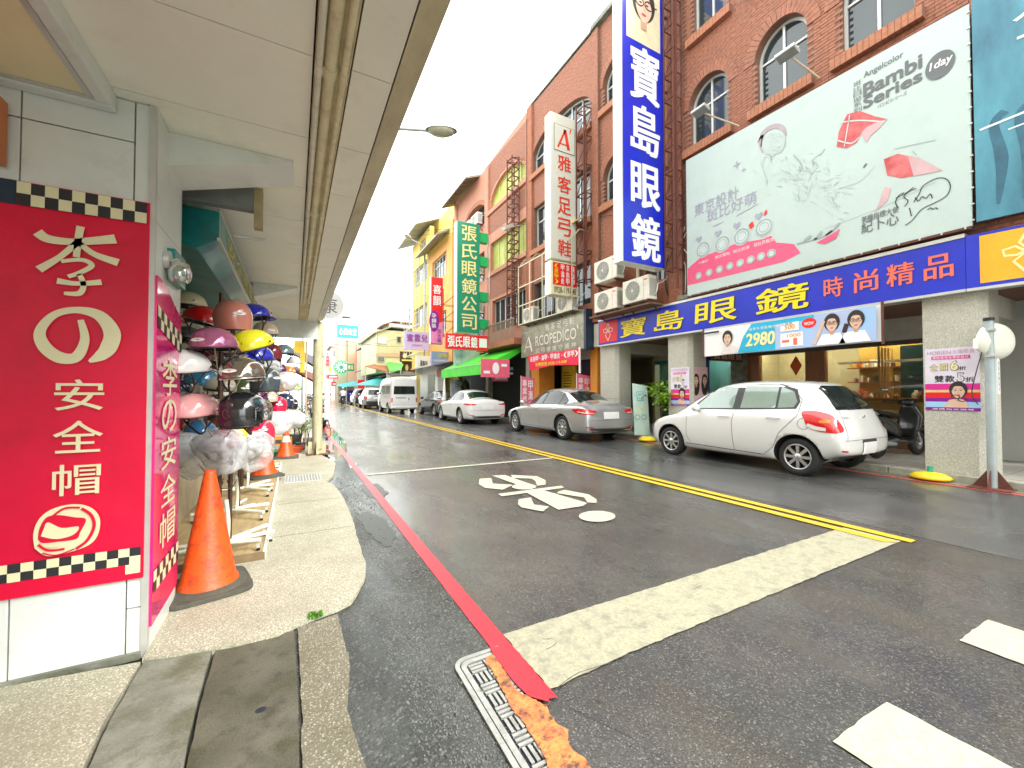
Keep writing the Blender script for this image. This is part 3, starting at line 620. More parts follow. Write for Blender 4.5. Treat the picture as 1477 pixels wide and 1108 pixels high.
# conduits in the channel
pipe_m = mat('conduit_cream', (.74, .68, .44), .4, var=.15, vs=7, stain=(.36, .25, .10), ss=9, sa=.8)
pipe_w = mat('conduit_white', (.74, .72, .60), .4, var=.1, vs=7, stain=(.4, .3, .14), ss=9, sa=.6)
for x, r, z, m_ in ((.082, .014, ZC-.025, pipe_w), (.128, .026, ZC-.015, pipe_m), (.183, .0135, ZC-.03, pipe_m)):
    q = MB(); q.cyl((x, -2.2, z), (x, 7.35, z), r, n=12, m=m_)
    for y in (-1, .4, 1.95, 3.6, 5.2, 6.9): q.cyl((x, y, z), (x, y+.06, z), r*1.28, n=12, m=m_)
    q.build('conduit', None, t)
    q = MB()
# tapered bracket beam
q = MB()
zb = PY(237, 237, 2.9).z
q.prism([(-.64, 2.9, ZC-.002), (-.64, 2.9, zb), (-.02, 2.9, ZC-.01), (-.02, 2.9, ZC-.002)], (0, .33, 0)); q.build('bracket', white_panel, t)
q = MB(); q.prism([(-.5, 6.35, ZC-.002), (-.5, 6.35, ZC-.2), (.02, 6.35, ZC-.02), (.02, 6.35, ZC-.002)], (0, .3, 0)); q.build('bracket', white_panel, t)
# framed light box fixed under the soffit, top left corner of the view
t = thing('ceiling_light_box', 'cream framed box panel fixed under the soffit in the upper left corner', 'light box', (-1.6, 1.4, 2.7))
bx = mat('box_face_cream', (.82, .72, .44), .5, var=.1, vs=2); b = MB(); b.box((-2.9, -.6, 2.712), (-.83, 2.63, ZC-.001)); b.build('panel_face', bx, t)
b = MB(); 
for a_, c_ in (((-2.95, 2.61, 2.70), (-.79, 2.675, ZC-.001)), ((-.845, -.62, 2.70), (-.79, 2.605, ZC-.001)), ((-2.95, -.62, 2.70), (-2.9, 2.605, ZC-.001))): b.box(a_, c_)
b.build('frame', white_panel, t, bevel=.006)
b = MB(); b.box((-.872, -.6, 2.706), (-.849, 2.58, 2.711)); b.box((-2.9, 2.582, 2.706), (-.849, 2.604, 2.711)); b.build('inner_trim', alu, t)
# orange sign sliver at the very left edge
b = MB(); b.box((-1.9, 2.55, 2.33), (-1.15, 2.66, 2.62)); o = b.build('orange_side_sign', mat('orange_sign', (.55, .16, .03), .4)); tag(o, 'small orange brown sign box above the red sign at the left edge', 'sign')
# supporting round pillar
t = thing('canopy_post', 'round beige concrete post holding up the outer end of the canopy', 'post', (.43, 9.45, 0))
post_m = mat('post_beige', (.46, .44, .28), .6, var=.25, vs=5, stretch=(3, 3, .6), bump=.2, bs=30, stain=(.24, .24, .08), ss=4, sa=.7)
b = MB(); b.cyl((.43, 9.45, .14), (.43, 9.45, 2.80), .098, .098, 20); b.build('shaft', post_m, t)
b = MB(); b.obox((.43, 9.45, .16), (.34, .05, .26)); b.obox((.43, 9.45, .16), (.05, .34, .26)); b.build('base_fins', post_m, t)
b = MB(); b.obox((.43, 9.45, .035), (.42, .42, .012)); b.build('base_plate', steel_rust, t)
b = MB(); b.box((.56, 9.36, .75), (.66, 9.46, 1.6)); b.build('meter_box', alu, t); b = MB(); b.tube(smoothpts([(.62, 9.36, .75), (.68, 9.3, .5), (.66, 9.3, .4), (.56, 9.4, .36)]), .008); b.build('cable', black, t)
# round sign beyond the canopy edge
t = thing('round_sign', 'round grey sign with a black character hanging past the canopy edge', 'sign', (.63, 9.7, 3.2))
b = MB(); b.cyl((.64, 9.62, 3.22), (.64, 9.72, 3.22), .31, n=40, m=mat('grey_disc', (.27, .27, .25), .5)); b.build('disc', None, t)
P = Panel((.33, 9.62, 2.91), (1,0,0)); P.text('康', .14, .13, .48, .47, black_print, 1, .0); P.ring(.31, .31, .31, .31, .012, alu, 1); P.build('lettering', t)
b = MB(); b.box((.44, 9.66, 2.8), (.47, 9.70, 3.2)); b.build('bracket', alu, t)
# teal shop sign box above the helmets and the board behind it
teal = mat('teal_sheet', (.005, .20, .22), .3, var=.45, vs=3, col2=(.015, .32, .30), coat=.2, bump=.15, bs=6)
t = thing('teal_shop_sign', 'glossy teal shop sign box with yellow characters above the helmet racks', 'sign', (-.6, 5.5, 2.2))
b = MB(); b.prism([(-1.25, 3.55, 2.46), (-.62, 3.55, 2.34), (-.49, 3.55, 2.42), (-.49, 3.55, 2.62), (-1.25, 3.55, 2.64)], (0, 3.4, 0)); b.build('box', teal, t)
P = Panel((-.489, 3.6, 2.42), (0,1,0)); P.row('安全帽專賣', .3, 3.1, .03, .17, mat('yellow_letters', (.75, .6, .05), .5), 1, .02); P.build('lettering', t)
b = MB(); b.box((-.5, 3.54, 2.41), (-.483, 6.96, 2.43)); b.box((-.5, 3.54, 2.615), (-.483, 6.96, 2.635)); b.build('edge_trim', alu, t)
t = thing('grey_hanging_board', 'weathered grey board with rusty screw holes hung across under the canopy', 'board', (-.5, 4.05, 2.7))
b = MB(); b.box((-.9, 3.40, 2.62), (-.27, 3.47, ZC-.003)); b.build('board', mat('grey_board', (.20, .22, .21), .5, var=.25, vs=5, stain=(.06, .06, .05), ss=20, sa=.6), t)
b = MB(); b.box((-.268, 3.40, 2.50), (-.215, 3.47, ZC-.003)); b.build('side_strip', mat('tan_strip', (.42, .34, .18), .6, var=.25), t)
b = MB()
for i in range(5): b.box((-.40+.01*i, 3.5+.03*i, 2.44-.0*i+.012*i), (-.25+.01*i, 3.515+.03*i, 2.452+.012*i))
b.build('louvre', alu, t)
# glass wall lamp on the pillar side
t = thing('wall_lamp', 'clear glass wall lamp mounted on the pillar above the pink banner', 'lamp', (-.6, 2.95, 2.05))
b = MB(); b.cyl((-.636, 2.86, 2.05), (-.61, 2.86, 2.05), .05, n=16, m=alu); b.tube([(-.61, 2.86, 2.05), (-.58, 2.86, 2.06), (-.56, 2.86, 2.03)], .008, m=alu); b.build('bracket', None, t)
b = MB(); b.lathe([(.012, .12), (.04, .11), (.055, .06), (.05, .02), (.035, 0)], 18, glassy('lamp_glass', (.75, .8, .75), .3), Matrix.Translation((-.57, 2.86, 1.93))); b.build('glass_shade', None, t)
b = MB(); b.box((-.637, 2.9, 1.95), (-.60, 3.15, 2.13), teal); b.build('junction_box', None, t)
# shop interior wall behind racks
t = thing('helmet_shop', 'cream shop wall and counter behind the helmet racks', 'shop', (-1.4, 6, 0))
b = MB(); b.box((-1.42, 3.2, .03), (-1.32, 9.3, ZC)); b.build('wall', mat('cream_wall', (.34, .30, .22), .7, var=.1, vs=2, stain=(.4, .36, .25), ss=2, sa=.4), t)
b = MB(); b.box((-1.32, 3.3, .03), (-.95, 7.4, .62)); b.build('counter', mat('counter_board', (.50, .44, .30), .6, var=.2), t)
for z in (1.2, 1.7, 2.2):
    b = MB(); b.box((-1.32, 3.4, z), (-1.12, 9, z+.03)); b.build('shelf', alu, t)
for y in (4.6, 6.2, 7.8):
    b = MB(); b.box((-1.32, y, .65), (-1.28, y+.06, 2.6)); b.build('upright', steel_grey, t)
# ================================================================ HELMET RACKS
wood = mat('plywood', (.42, .31, .15), .6, var=.3, vs=5, stretch=(6, .8, 6), stain=(.22, .16, .09), ss=3, sa=.6)
t = thing('display_platform', 'low wooden board platform with a white edge under the helmet racks', 'platform', (-.6, 5.5, .03))
xa = -1.3; y = 3.72; k = 0
while y < 8.2:
    q = MB(); q.box((xa, y, .06), (-.205, y+.61, .085)); q.build('plank', wood, t); y += .615
q = MB(); q.box((-.203, 3.7, .03), (-.186, 8.3, .092)); q.build('edge_strip', white_panel, t)
q = MB(); q.box((xa, 3.69, .03), (-.19, 3.715, .085)); q.build('front_board', mat('board_edge', (.20, .14, .07), .7, var=.3), t)
for x in (-1.1, -.7, -.3): q = MB(); q.box((x, 3.73, .03), (x+.05, 8.2, .058)); q.build('joist', wood, t)

tube_cream = mat('cream_tube', (.72, .70, .56), .3, var=.08, stain=(.4, .33, .2), ss=8, sa=.5)
chrome = mat('chrome', (.55, .55, .52), .12, .95, var=.1)
tan_rod = mat('tan_rod', (.50, .42, .28), .35, .4, var=.1)
dark_pole = mat('bronze_pole', (.10, .06, .04), .35, .5, var=.3, vs=20)
def caster(parent, x, y, z):
    q = MB(); q.box((x-.012, y-.016, z+.028), (x+.012, y+.016, z+.052), alu); q.cyl((x-.012, y+.012, z+.022), (x+.012, y+.012, z+.022), .022, n=14, m=black); return q.build('caster', None, parent)
def make_rack(loc, label, H=2.0, legs=((.42, .05), (-.38, -.02), (.02, .42), (.05, -.42))):
    t = thing('helmet_rack', label, 'display rack', loc, 0, 'wheeled helmet display racks'); X, Y, Z = loc
    q = MB(); q.cyl((X, Y, Z+.06), (X, Y, Z+H), .018, n=10); q.cyl((X+.07, Y+.03, Z+.06), (X+.07, Y+.03, Z+H*.62), .012, n=8)
    for k in range(9): q.cyl((X, Y, Z+.35+k*.18), (X, Y, Z+.375+k*.18), .026, n=10)
    q.build('pole', dark_pole, t)
    for dx, dy in legs:
        q = MB(); q.tube([(X, Y, Z+.085), (X+dx, Y+dy, Z+.085)], .0165, 10); q.build('leg', tube_cream, t); caster(t, X+dx*.94, Y+dy*.94, Z)
    q = MB(); q.tube(smoothpts([(X+.06, Y-.05, Z+.09), (X+.065, Y-.05, Z+.25), (X+.05, Y-.05, Z+.42)]), .016, 10); q.tube([(X-.1, Y-.12, Z+.085), (X+.2, Y+.1, Z+.085)], .015, 10); q.build('stand_tube', tube_cream, t)
    for z in (.42, .5, .58):
        q = MB(); a = rs.random()*6; q.tube([(X, Y, Z+z), (X+.09*math.cos(a), Y+.09*math.sin(a), Z+z), (X+.13*math.cos(a), Y+.13*math.sin(a), Z+z+.07)], .0045, 6); q.build('hook', chrome, t)
    return t
racks = [make_rack((-.50, 3.80, .085), 'nearest wheeled rack of helmets behind the big orange cone', 2.0, ((.36, .12), (-.30, .05), (.28, -.06), (-.26, -.10), (.30, .32))),
         make_rack((-.55, 4.85, .085), 'second wheeled helmet rack from the pillar, chrome helmet on top', 1.95, ((.33, .05), (-.3, -.05), (.1, .36), (.30, -.26))),
         make_rack((-.55, 5.9, .085), 'third wheeled helmet rack on the platform behind the small cone', 1.9, ((.33, .0), (-.3, -.05), (.28, .3), (.3, -.3))),
         make_rack((-.52, 7.3, .085), 'fourth wheeled helmet rack near the far end of the platform', 1.8, ((.33, .0), (-.3, -.05), (.3, .3), (.32, -.3)))]
RP = [Vector((-.50, 3.80)), Vector((-.55, 4.85)), Vector((-.55, 5.9)), Vector((-.52, 7.3))]

liner_m = mat('helmet_liner', (.02, .02, .022), .8, var=.1)
visor_m = glassy('smoke_visor', (.42, .44, .44), .10)
badge_m = white_print
def hpaint(name, col, metal=0.0, rough=.12): return mat('helmet_'+name, col, rough, metal, var=.04, coat=.7, spec=.6)
def make_helmet(kind, pm, label, loc, rz, tilt=(0,0), sc=1.0):
    t = thing('helmet', label, 'helmet', loc, rz, 'helmets displayed on the racks'); t.rotation_euler = (tilt[0], tilt[1], rz); t.scale = (sc, sc, sc)
    a, b_ = .128, .145
    q = MB(); n = 28
    if kind == 'half': prof = [(.001, .118), (.045, .112), (.085, .092), (.112, .062), (.126, .025), (.130, -.005), (.128, -.022)]
    else: prof = [(.001, .125), (.045, .119), (.085, .098), (.112, .066), (.126, .025), (.129, -.02), (.124, -.062), (.117, -.095), (.112, -.112)]
    vs = []; 
    for r, z in prof:
        for k in range(n):
            th = 2*math.pi*k/n; x = r*math.cos(th); y = r*math.sin(th)*1.13
            zz = z
            if kind == 'half' and z < .06: zz = z - .022*max(0, -math.sin(th)) + .012*max(0, math.sin(th))
            vs.append((x, y, zz))
    fs = [(i*n+k, (i+1)*n+k, (i+1)*n+(k+1)%n, i*n+(k+1)%n) for i in range(len(prof)-1) for k in range(n)]
    if kind != 'half':
        fs = [f for f in fs if not (sum(vs[i][2] for i in f)/4 < .045 and sum(vs[i][1] for i in f)/4 > .075)]
    q.add(vs, fs, pm, True); 
    sh = q.build('shell', None, t, world=False)
    sm_ = sh.modifiers.new('s', 'SOLIDIFY'); sm_.thickness = .006; sm_.offset = -1
    if kind != 'half':
        s2_ = sh.modifiers.new('d', 'SUBSURF'); s2_.levels = 1; s2_.render_levels = 1
    # rim trim
    last = [vs[(len(prof)-1)*n+k] for k in range(n)]
    q = MB(); pts = [Vector(p)*1.005 for p in last]; 
    if kind == 'half': q.tube(pts+[pts[0]], .0045, 6)
    else:
        bk = [p for p in pts if p.y < .09]; 
        i0 = next(i for i in range(n) if pts[i].y < .09 and pts[i-1].y >= .09); arc = [pts[(i0+j) % n] for j in range(len(bk))]; q.tube(arc, .005, 6)
    q.build('rim_trim', black if kind != 'half' else chrome if rs.random() < .5 else black, t, world=False)
    q = MB(); q.lathe([(.001, .095), (.06, .085), (.1, .05), (.115, 0), (.117, -.018)] if kind == 'half' else [(.001, .1), (.07, .085), (.105, .04), (.112, -.02), (.104, -.09)], 20, None, None, True, 1, 1.1)
    q.build('liner', liner_m, t, world=False)
    if kind == 'half':
        q = MB(); q.add([(-.07, .138, -.004), (.07, .138, -.004), (.06, .185, -.02), (0, .198, -.022), (-.06, .185, -.02), (-.07, .138, .003), (.07, .138, .003), (.06, .185, -.014), (0, .198, -.016), (-.06, .185, -.014)], [(0,1,2,3,4), (9,8,7,6,5), (0,4,9,5), (1,0,5,6), (2,1,6,7), (3,2,7,8), (4,3,8,9)])
        q.build('peak', pm, t, world=False)
    q = MB()
    for sx in (-1, 1):
        q.tube(smoothpts([(sx*.115, -.03, -.01), (sx*.10, .01, -.09), (sx*.03, .04, -.15), (0, .045, -.16)], 4), .006, 6); q.tube(smoothpts([(sx*.112, .06, -.01), (sx*.105, .04, -.06), (sx*.09, .02, -.10)], 4), .006, 6)
    q.build('strap', black, t, world=False)
    q = MB(); q.cyl((.120, .085, .02), (.1245, .088, .02), .008, n=10, m=black); q.cyl((-.120, .085, .02), (-.1245, .088, .02), .008, n=10, m=black); q.build('snap_button', None, t, world=False)
    q = MB(); bm_ = [( .045*math.cos(u), -.1475, .012*math.sin(u)+.01) for u in (k*math.pi/8 for k in range(16))]
    q.add([(x, -math.sqrt(max(0, .0213-x*x))*1.0, z) for x, y, z in bm_], [tuple(range(15, -1, -1))]); q.build('badge', badge_m, t, world=False)
    if kind == 'visor':
        q = MB(); rows = [(.133, .06), (.142, .02), (.143, -.03), (.138, -.075)]; ks = range(1, 12); v = []
        for r, z in rows: v += [(r*math.cos(math.pi*k/12), r*math.sin(math.pi*k/12)*1.2, z) for k in ks]
        q.add(v, [(i*11+k, i*11+k+1, (i+1)*11+k+1, (i+1)*11+k) for i in range(3) for k in range(10)], None, True); o = q.build('visor', visor_m, t, world=False)
    return t
def add_bag(t, m, s=1.25, drop=.1, seed=0):
    bm = bmesh.new(); bmesh.ops.create_icosphere(bm, subdivisions=4, radius=.15)
    for v in bm.verts:
        p = v.co*9+Vector((seed*3.1, 0, 0)); f = 1+.13*noise.noise(p)+.09*abs(noise.noise(p*2.3))
        v.co = Vector((v.co.x*s*f, v.co.y*s*f*1.05, v.co.z*f*(.85 if v.co.z > 0 else .8)-.01))
        if v.co.z < -.06: v.co.z -= drop*max(0, .6+noise.noise(p*.7)*1.5)*(abs(v.co.z)/.12)
    me = bpy.data.meshes.new('plastic_bag'); bm.to_mesh(me); bm.free(); me.materials.append(m)
    for p in me.polygons: p.use_smooth = True
    o = bpy.data.objects.new('plastic_bag', me); COL.objects.link(o); o.parent = t; return o
bag = bagmat('clear_bag'); bag2 = bagmat('white_bag', (.85, .86, .88), .6)
def hloc(px_, py_, w, real=.265):
    Z = real*FPX/w; d = ray(px_, py_); return CO+d*Z
HL = [ # px, py, width px, kind, paint, label, rz, tilt
 (272,440,44,'half',('cream',(.62,.54,.32)),'cream open helmet at the top left beside the pillar',2.6,None),
 (292,462,46,'half',('red',(.62,.008,.01)),'bright red open helmet between the cream and the rose helmets',1.1,None),
 (336,456,50,'jet',('rose',(.55,.20,.15)),'large glossy terracotta pink helmet in the centre of the top row',.4,None),
 (367,456,40,'half',('blue',(.005,.015,.50)),'deep blue open helmet at the top right of the near rack',-.9,None),
 (270,488,38,'half',('grey',(.12,.13,.125)),'dark grey half helmet at the left under the cream one',2.2,None),
 (309,498,58,'half',('mauve',(.42,.12,.24)),'metallic mauve pink half helmet under the terracotta one',-.5,None),
 (364,497,50,'half',('yellow',(.80,.72,.02)),'bright yellow half helmet tilted down at the right of the rack',-1.2,(.25,.15)),
 (369,516,44,'half',('blue2',(.01,.02,.42)),'blue half helmet right below the yellow one',-.6,None),
 (266,530,60,'half',('white',(.74,.74,.72)),'glossy white half helmet at the left of the middle row',-.9,(0,.12)),
 (290,548,40,'half',('azure',(.02,.22,.42)),'light blue helmet hanging behind the white one',.8,None),
 (349,541,58,'half',('chrome',(.30,.26,.20)),'polished chrome half helmet in the middle of the rack',-.4,None),
 (381,548,40,'jet',('charcoal',(.05,.07,.08)),'charcoal helmet at the right of the chrome one',.9,None),
 (350,592,58,'visor',('black',(.012,.012,.014)),'black helmet with a clear raised visor and white edge',-1.3,(0,-.12)),
 (282,592,58,'half',('babypink',(.78,.38,.38)),'pale pink half helmet with black straps beside the pink banner',-.8,(.0,.1)),
 (289,626,44,'jet',('steelblue',(.04,.15,.32)),'steel blue helmet under the pale pink one',.3,None),
 (376,622,38,'jet',('redwrap',(.70,.02,.06)),'red helmet in clear plastic right of the black one',.2,None),
 (410,508,25,'half',('greyblue',(.22,.34,.38)),'grey blue half helmet at the top of the far rack',-.6,None),
 (402,532,20,'half',('purple',(.12,.03,.20)),'small purple helmet on the far rack',.3,None),
 (415,536,19,'jet',('orange',(.72,.22,.05)),'small orange helmet beside the purple one',1.0,None),
 (408,560,25,'half',('amber',(.80,.34,.03)),'amber yellow half helmet in the middle of the far rack',-.6,None),
 (400,584,27,'jet',('crimson',(.62,.01,.06)),'crimson helmet low on the far rack',.2,None),
 (397,548,24,'half',('silver',(.45,.46,.46)),'silver grey helmet hanging behind the amber one',.9,None),
 (411,577,22,'jet',('navy',(.02,.03,.08)),'navy helmet just behind the crimson one',.9,None),
 (392,508,26,'jet',('darkred',(.22,.02,.03)),'dark red helmet half hidden behind the grey blue one',1.9,None),
 (385,575,28,'half',('sand',(.48,.42,.30)),'sand coloured half helmet behind the visor helmet',.5,None),
 (395,598,22,'half',('white3',(.7,.7,.7)),'white half helmet under the crimson one',.2,None),
 (300,515,36,'half',('wine',(.16,.01,.03)),'wine red helmet in the shade under the mauve one',1.4,None),
 (322,520,34,'jet',('graphite',(.03,.03,.035)),'graphite helmet behind the near rack pole',.5,None),
 (338,512,34,'half',('teal',(.01,.14,.15)),'dark teal helmet between the mauve and the yellow ones',1.8,None),
 (318,560,40,'half',('ivory',(.58,.55,.45)),'ivory helmet hanging left of the chrome one',.6,None),
 (312,585,36,'jet',('coal',(.02,.02,.022)),'coal black helmet between the pale pink and the visor helmets',.9,None),
 (318,612,36,'half',('rust',(.28,.06,.02)),'rust brown helmet above the bagged maroon one',1.1,None),
 (352,560,36,'half',('moss',(.06,.09,.03)),'moss green helmet below the chrome one',.2,None),
 (366,575,34,'jet',('plum',(.10,.02,.08)),'plum helmet behind the visor helmet',1.5,None),
 (392,525,24,'half',('ink',(.02,.02,.03)),'ink black half helmet left of the small purple one',1.1,None),
 (424,522,18,'half',('snow',(.7,.7,.7)),'tiny snow white helmet at the end of the far rack top row',.7,None),
 (424,560,18,'half',('lime',(.3,.5,.05)),'tiny lime green helmet at the end of the far rack middle row',.7,None),
 (420,582,18,'jet',('onyx',(.02,.02,.02)),'tiny onyx helmet at the end of the far rack lower row',.7,None),
 (378,595,28,'half',('olive',(.12,.12,.04)),'olive helmet low between the near and far racks',.7,None),
 (256,560,36,'half',('denim',(.03,.08,.2)),'denim blue helmet half hidden by the pink banner edge',.7,None),
 (262,612,40,'half',('brick',(.35,.05,.03)),'brick red helmet under the pale pink one at the banner edge',.7,None),
 (340,470,38,'half',('peach',(.68,.50,.30)),'peach coloured helmet behind the terracotta one',.9,None),
 (383,478,32,'half',('beige',(.60,.48,.34)),'beige helmet behind the blue one at the top right',.5,None),
]
armsb = [MB() for _ in RP]
def arm_to(p):
    k = min(range(4), key=lambda i: (RP[i]-Vector((p.x, p.y))).length); r = RP[k]; z = max(.55, p.z-.22)
    armsb[k].tube([(r.x, r.y, z), (r.x+(p.x-r.x)*.35, r.y+(p.y-r.y)*.35, z+.02), (p.x, p.y, p.z-.005)], .0045, 6)
for i, (px_, py_, w, kind, (nm, col), lab, rz, tl) in enumerate(HL):
    p = hloc(px_, py_, w); metal = .85 if nm == 'chrome' else .45 if nm in ('mauve', 'greyblue', 'silver') else 0
    make_helmet(kind, hpaint(nm, col, metal, .08 if nm == 'chrome' else .13), lab, p, rz, tl or (rs.uniform(-.12, .12), rs.uniform(-.12, .12)), 1.0); arm_to(p)
for i, (px_, py_, w, nm, col, lab, m_) in enumerate([
 (320,640,68,'maroon',(.25,.02,.06),'maroon helmet wrapped in a clear plastic bag above the big cone',bag),
 (268,646,66,'pearl',(.62,.66,.66),'pearl white helmet in a plastic bag at the left beside the banner',bag),
 (362,640,56,'smoke',(.20,.22,.22),'grey helmet in a crumpled plastic bag right above the big cone',bag),
 (402,606,40,'white2',(.74,.74,.74),'white helmet in a white plastic bag on the far rack',bag2),
 (412,548,34,'white4',(.7,.68,.62),'pale helmet in a white bag behind the amber one',bag2),
 (421,603,34,'cream2',(.7,.66,.52),'cream helmet in a bag at the far end of the racks',bag2),
 (388,606,40,'pinkw',(.8,.25,.33),'pink helmet in a clear bag under the visor helmet',bag),
 (381,530,44,'greyb',(.3,.3,.28),'grey helmet in a clear bag behind the charcoal one',bag)]):
    p = hloc(px_, py_, w, .36); h = make_helmet('half', hpaint(nm, col), lab, p, i*1.3); add_bag(h, m_, 1.22, .10 if i < 3 else .05, i); arm_to(p)
for k, r in enumerate(racks):
    if armsb[k].v: stuff(armsb[k].build('support_arms', tan_rod, r))
# yellow dome just behind the bags
make_helmet('half', hpaint('lemon', (.78, .66, .05)), 'lemon yellow helmet peeking out behind the bagged helmets', hloc(333, 628, 44), .2)

# traffic cones
cone_m = mat('cone_orange', (.80, .09, .008), .45, var=.2, vs=14, bump=.25, bs=40, stain=(.20, .035, .015), ss=13, sa=.8, slo=.49)
cone_band = mat('cone_band', (.78, .68, .55), .4, var=.1)
base_m = mat('cone_base_rubber', (.075, .075, .055), .7, var=.3, vs=12, bump=.2)
def make_cone(loc, rz, label, H=.76, band=False):
    t = thing('traffic_cone', label, 'traffic cone', loc, rz, 'orange traffic cones on the pavement')
    q = MB(); n = 40; prof = [(.17, .045), (.165, .06), (.15, .085), (.033, H-.02), (.030, H), (.022, H), (.022, H-.02)]
    if band:
        q.lathe([(.17, .045), (.165, .06), (.15, .085), (.085, H*.52)], n, cone_m); q.lathe([(.0852, H*.52), (.058, H*.72)], n, cone_band); q.lathe([(.058, H*.72), (.033, H-.02), (.030, H), (.022, H), (.022, H-.02)], n, cone_m)
    else:
        q.lathe([(r*(1+.0), z) for r, z in prof], n, cone_m)
    o = q.build('cone_body', None, t, world=False)
    for v in o.data.vertices:
        if v.co.z > .09: f = 1+.05*noise.noise(v.co*9+Vector(loc)); v.co.x *= f; v.co.y *= f
    pts = [(.23*math.copysign(abs(math.cos(u))**.35, math.cos(u)), .23*math.copysign(abs(math.sin(u))**.35, math.sin(u))) for u in (k*2*math.pi/32 for k in range(32))]
    q = MB(); q.prism([(x, y, 0) for x, y in pts], (0, 0, .028)); q.lathe([(.215, .028), (.19, .045), (.16, .048)], 32); q.build('base', base_m, t, world=False, bevel=.004); return t
make_cone((-.487, 3.32, .031), R_(14), 'big scuffed plain orange traffic cone in front of the helmet racks', .775)
make_cone((-.38, 7.0, .086), R_(20), 'orange traffic cone with a pale band on the platform behind the racks', .68, True)
c3 = make_cone((-.14, 9.2, .031), 0, 'farthest small orange cone with a band beyond the platform', .60, True)
# ================================================================ RIGHT SIDE: long brick block
XF = 8.65
frame_w = mat('window_frame_white', (.66, .68, .66), .4, .2, var=.05)
frame_d = mat('window_frame_dark', (.10, .08, .07), .5)
shade_g = mat('green_shutter', (.42, .52, .06), .5, var=.25, vs=2, col2=(.55, .58, .14))
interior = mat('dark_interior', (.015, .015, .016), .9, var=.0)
def FP(y0, z0): return (Vector((XF, y0, z0)))
def facade_pts(h):
    k = h[0]
    if k == 'r': return rect(-h[2], -h[1], h[3], h[4])
    return arch(-h[2], -h[1], h[3], h[4], h[5])
def facade(t, y0, y1, z0, z1, holes, m, x=XF, th=.3, name='wall', top=None):
    outer = [(-y1, z0), (-y0, z0), (-y0, z1 if not top else top[0]), (-y1, z1 if not top else top[1])]
    vs, fs = plate(outer, [facade_pts(h) for h in holes], th, (x, 0, 0), (0,-1,0), (0,0,1))
    q = MB(); q.add(vs, fs, m); return q.build(name, None, t)
def inhole(y, z, holes, pad=0):
    for h in holes:
        if h[1]-pad < y < h[2]+pad:
            if h[0] == 'r' and h[3]-pad < z < h[4]+pad: return True
            if h[0] == 'a':
                if h[3]-pad < z <= h[4]: return True
                if z > h[4] and ((y-(h[1]+h[2])/2)/((h[2]-h[1])/2+pad))**2+((z-h[4])/(h[5]-h[4]+pad))**2 < 1: return True
    return False
def window(t, h, mull=1, trans=None, glass=None, fm=None, x=XF+.16, fw=.05, shut=None):
    """window in hole h: frame, mullions, pane"""
    glass = glass or win_glass; fm = fm or frame_w; y0, y1, z0 = h[1], h[2], h[3]; zt = h[4] if h[0] == 'r' else h[5]
    pts = [(-u, v) for u, v in facade_pts(h)]  # (y,z)
    c = Vector(((y0+y1)/2, (z0+zt)/2)); q = MB()
    n = len(pts); inn = [(c.x+(p[0]-c.x)*(1-2*fw/(y1-y0)), c.y+(p[1]-c.y)*(1-2*fw/(zt-z0))) for p in pts]
    for k in range(n):
        a, b_, d, e_ = pts[k], pts[(k+1)%n], inn[(k+1)%n], inn[k]; q.prism([(x, *a), (x, *b_), (x, *d), (x, *e_)], (.06, 0, 0))
    def topz(y):
        if h[0] == 'r': return zt
        s = 1-((y-c.x)/((y1-y0)/2))**2; return h[4]+(h[5]-h[4])*math.sqrt(max(0, s))
    for k in range(mull):
        y = y0+(y1-y0)*(k+1)/(mull+1); q.box((x-.003, y-fw*.45, z0+.02), (x+.055, y+fw*.45, topz(y)-.01))
    if trans: q.box((x-.001, y0+.02, trans-fw*.4), (x+.05, y1-.02, trans+fw*.4))
    o = q.build('window', fm, t)
    q = MB()
    q.prism([(x+.03, *p) for p in inn], (.008, 0, 0)); q.build('pane', glass, o)
    return o
def arch_bricks(t, h, m, x=XF-.026, depth=.24, thick=.0, n=None):
    """soldier course round an arch: one wedge per brick"""
    cy = (h[1]+h[2])/2; ry = (h[2]-h[1])/2; rz = h[5]-h[4]; L = math.pi*(ry+rz)/2; n = n or int(L/.075); q = MB()
    for k in range(n):
        a0 = math.pi*k/n+.006; a1 = math.pi*(k+1)/n-.006
        P_ = lambda a, d: (x, cy+(ry+d)*math.cos(a), h[4]+(rz+d)*math.sin(a)); q.prism([P_(a0, .004), P_(a0, depth), P_(a1, depth), P_(a1, .004)], (.03, 0, 0))
    stuff(q.build('arch_brick', m, t))
def sill(t, y0, y1, z, m=brick_m2, x=XF, d=.13, hh=.2):
    q = MB(); n = int((y1-y0)/.078); w = (y1-y0)/n
    for k in range(n): q.box((x-d, y0+k*w+.004, z-hh), (x+.05, y0+(k+1)*w-.004, z+rs.uniform(-.003, .003)))
    stuff(q.build('sill_brick', m, t)); q = MB(); q.box((x-d+.006, y0, z-hh+.004), (x, y1, z-.006)); q.build('sill_bed', mortar, t)
def pilaster(t, y0, y1, z0, z1, m, x=XF, d=.1):
    q = MB(); q.box((x-d, y0, z0), (x-.001, y1, z1)); return q.build('pilaster', m, t)
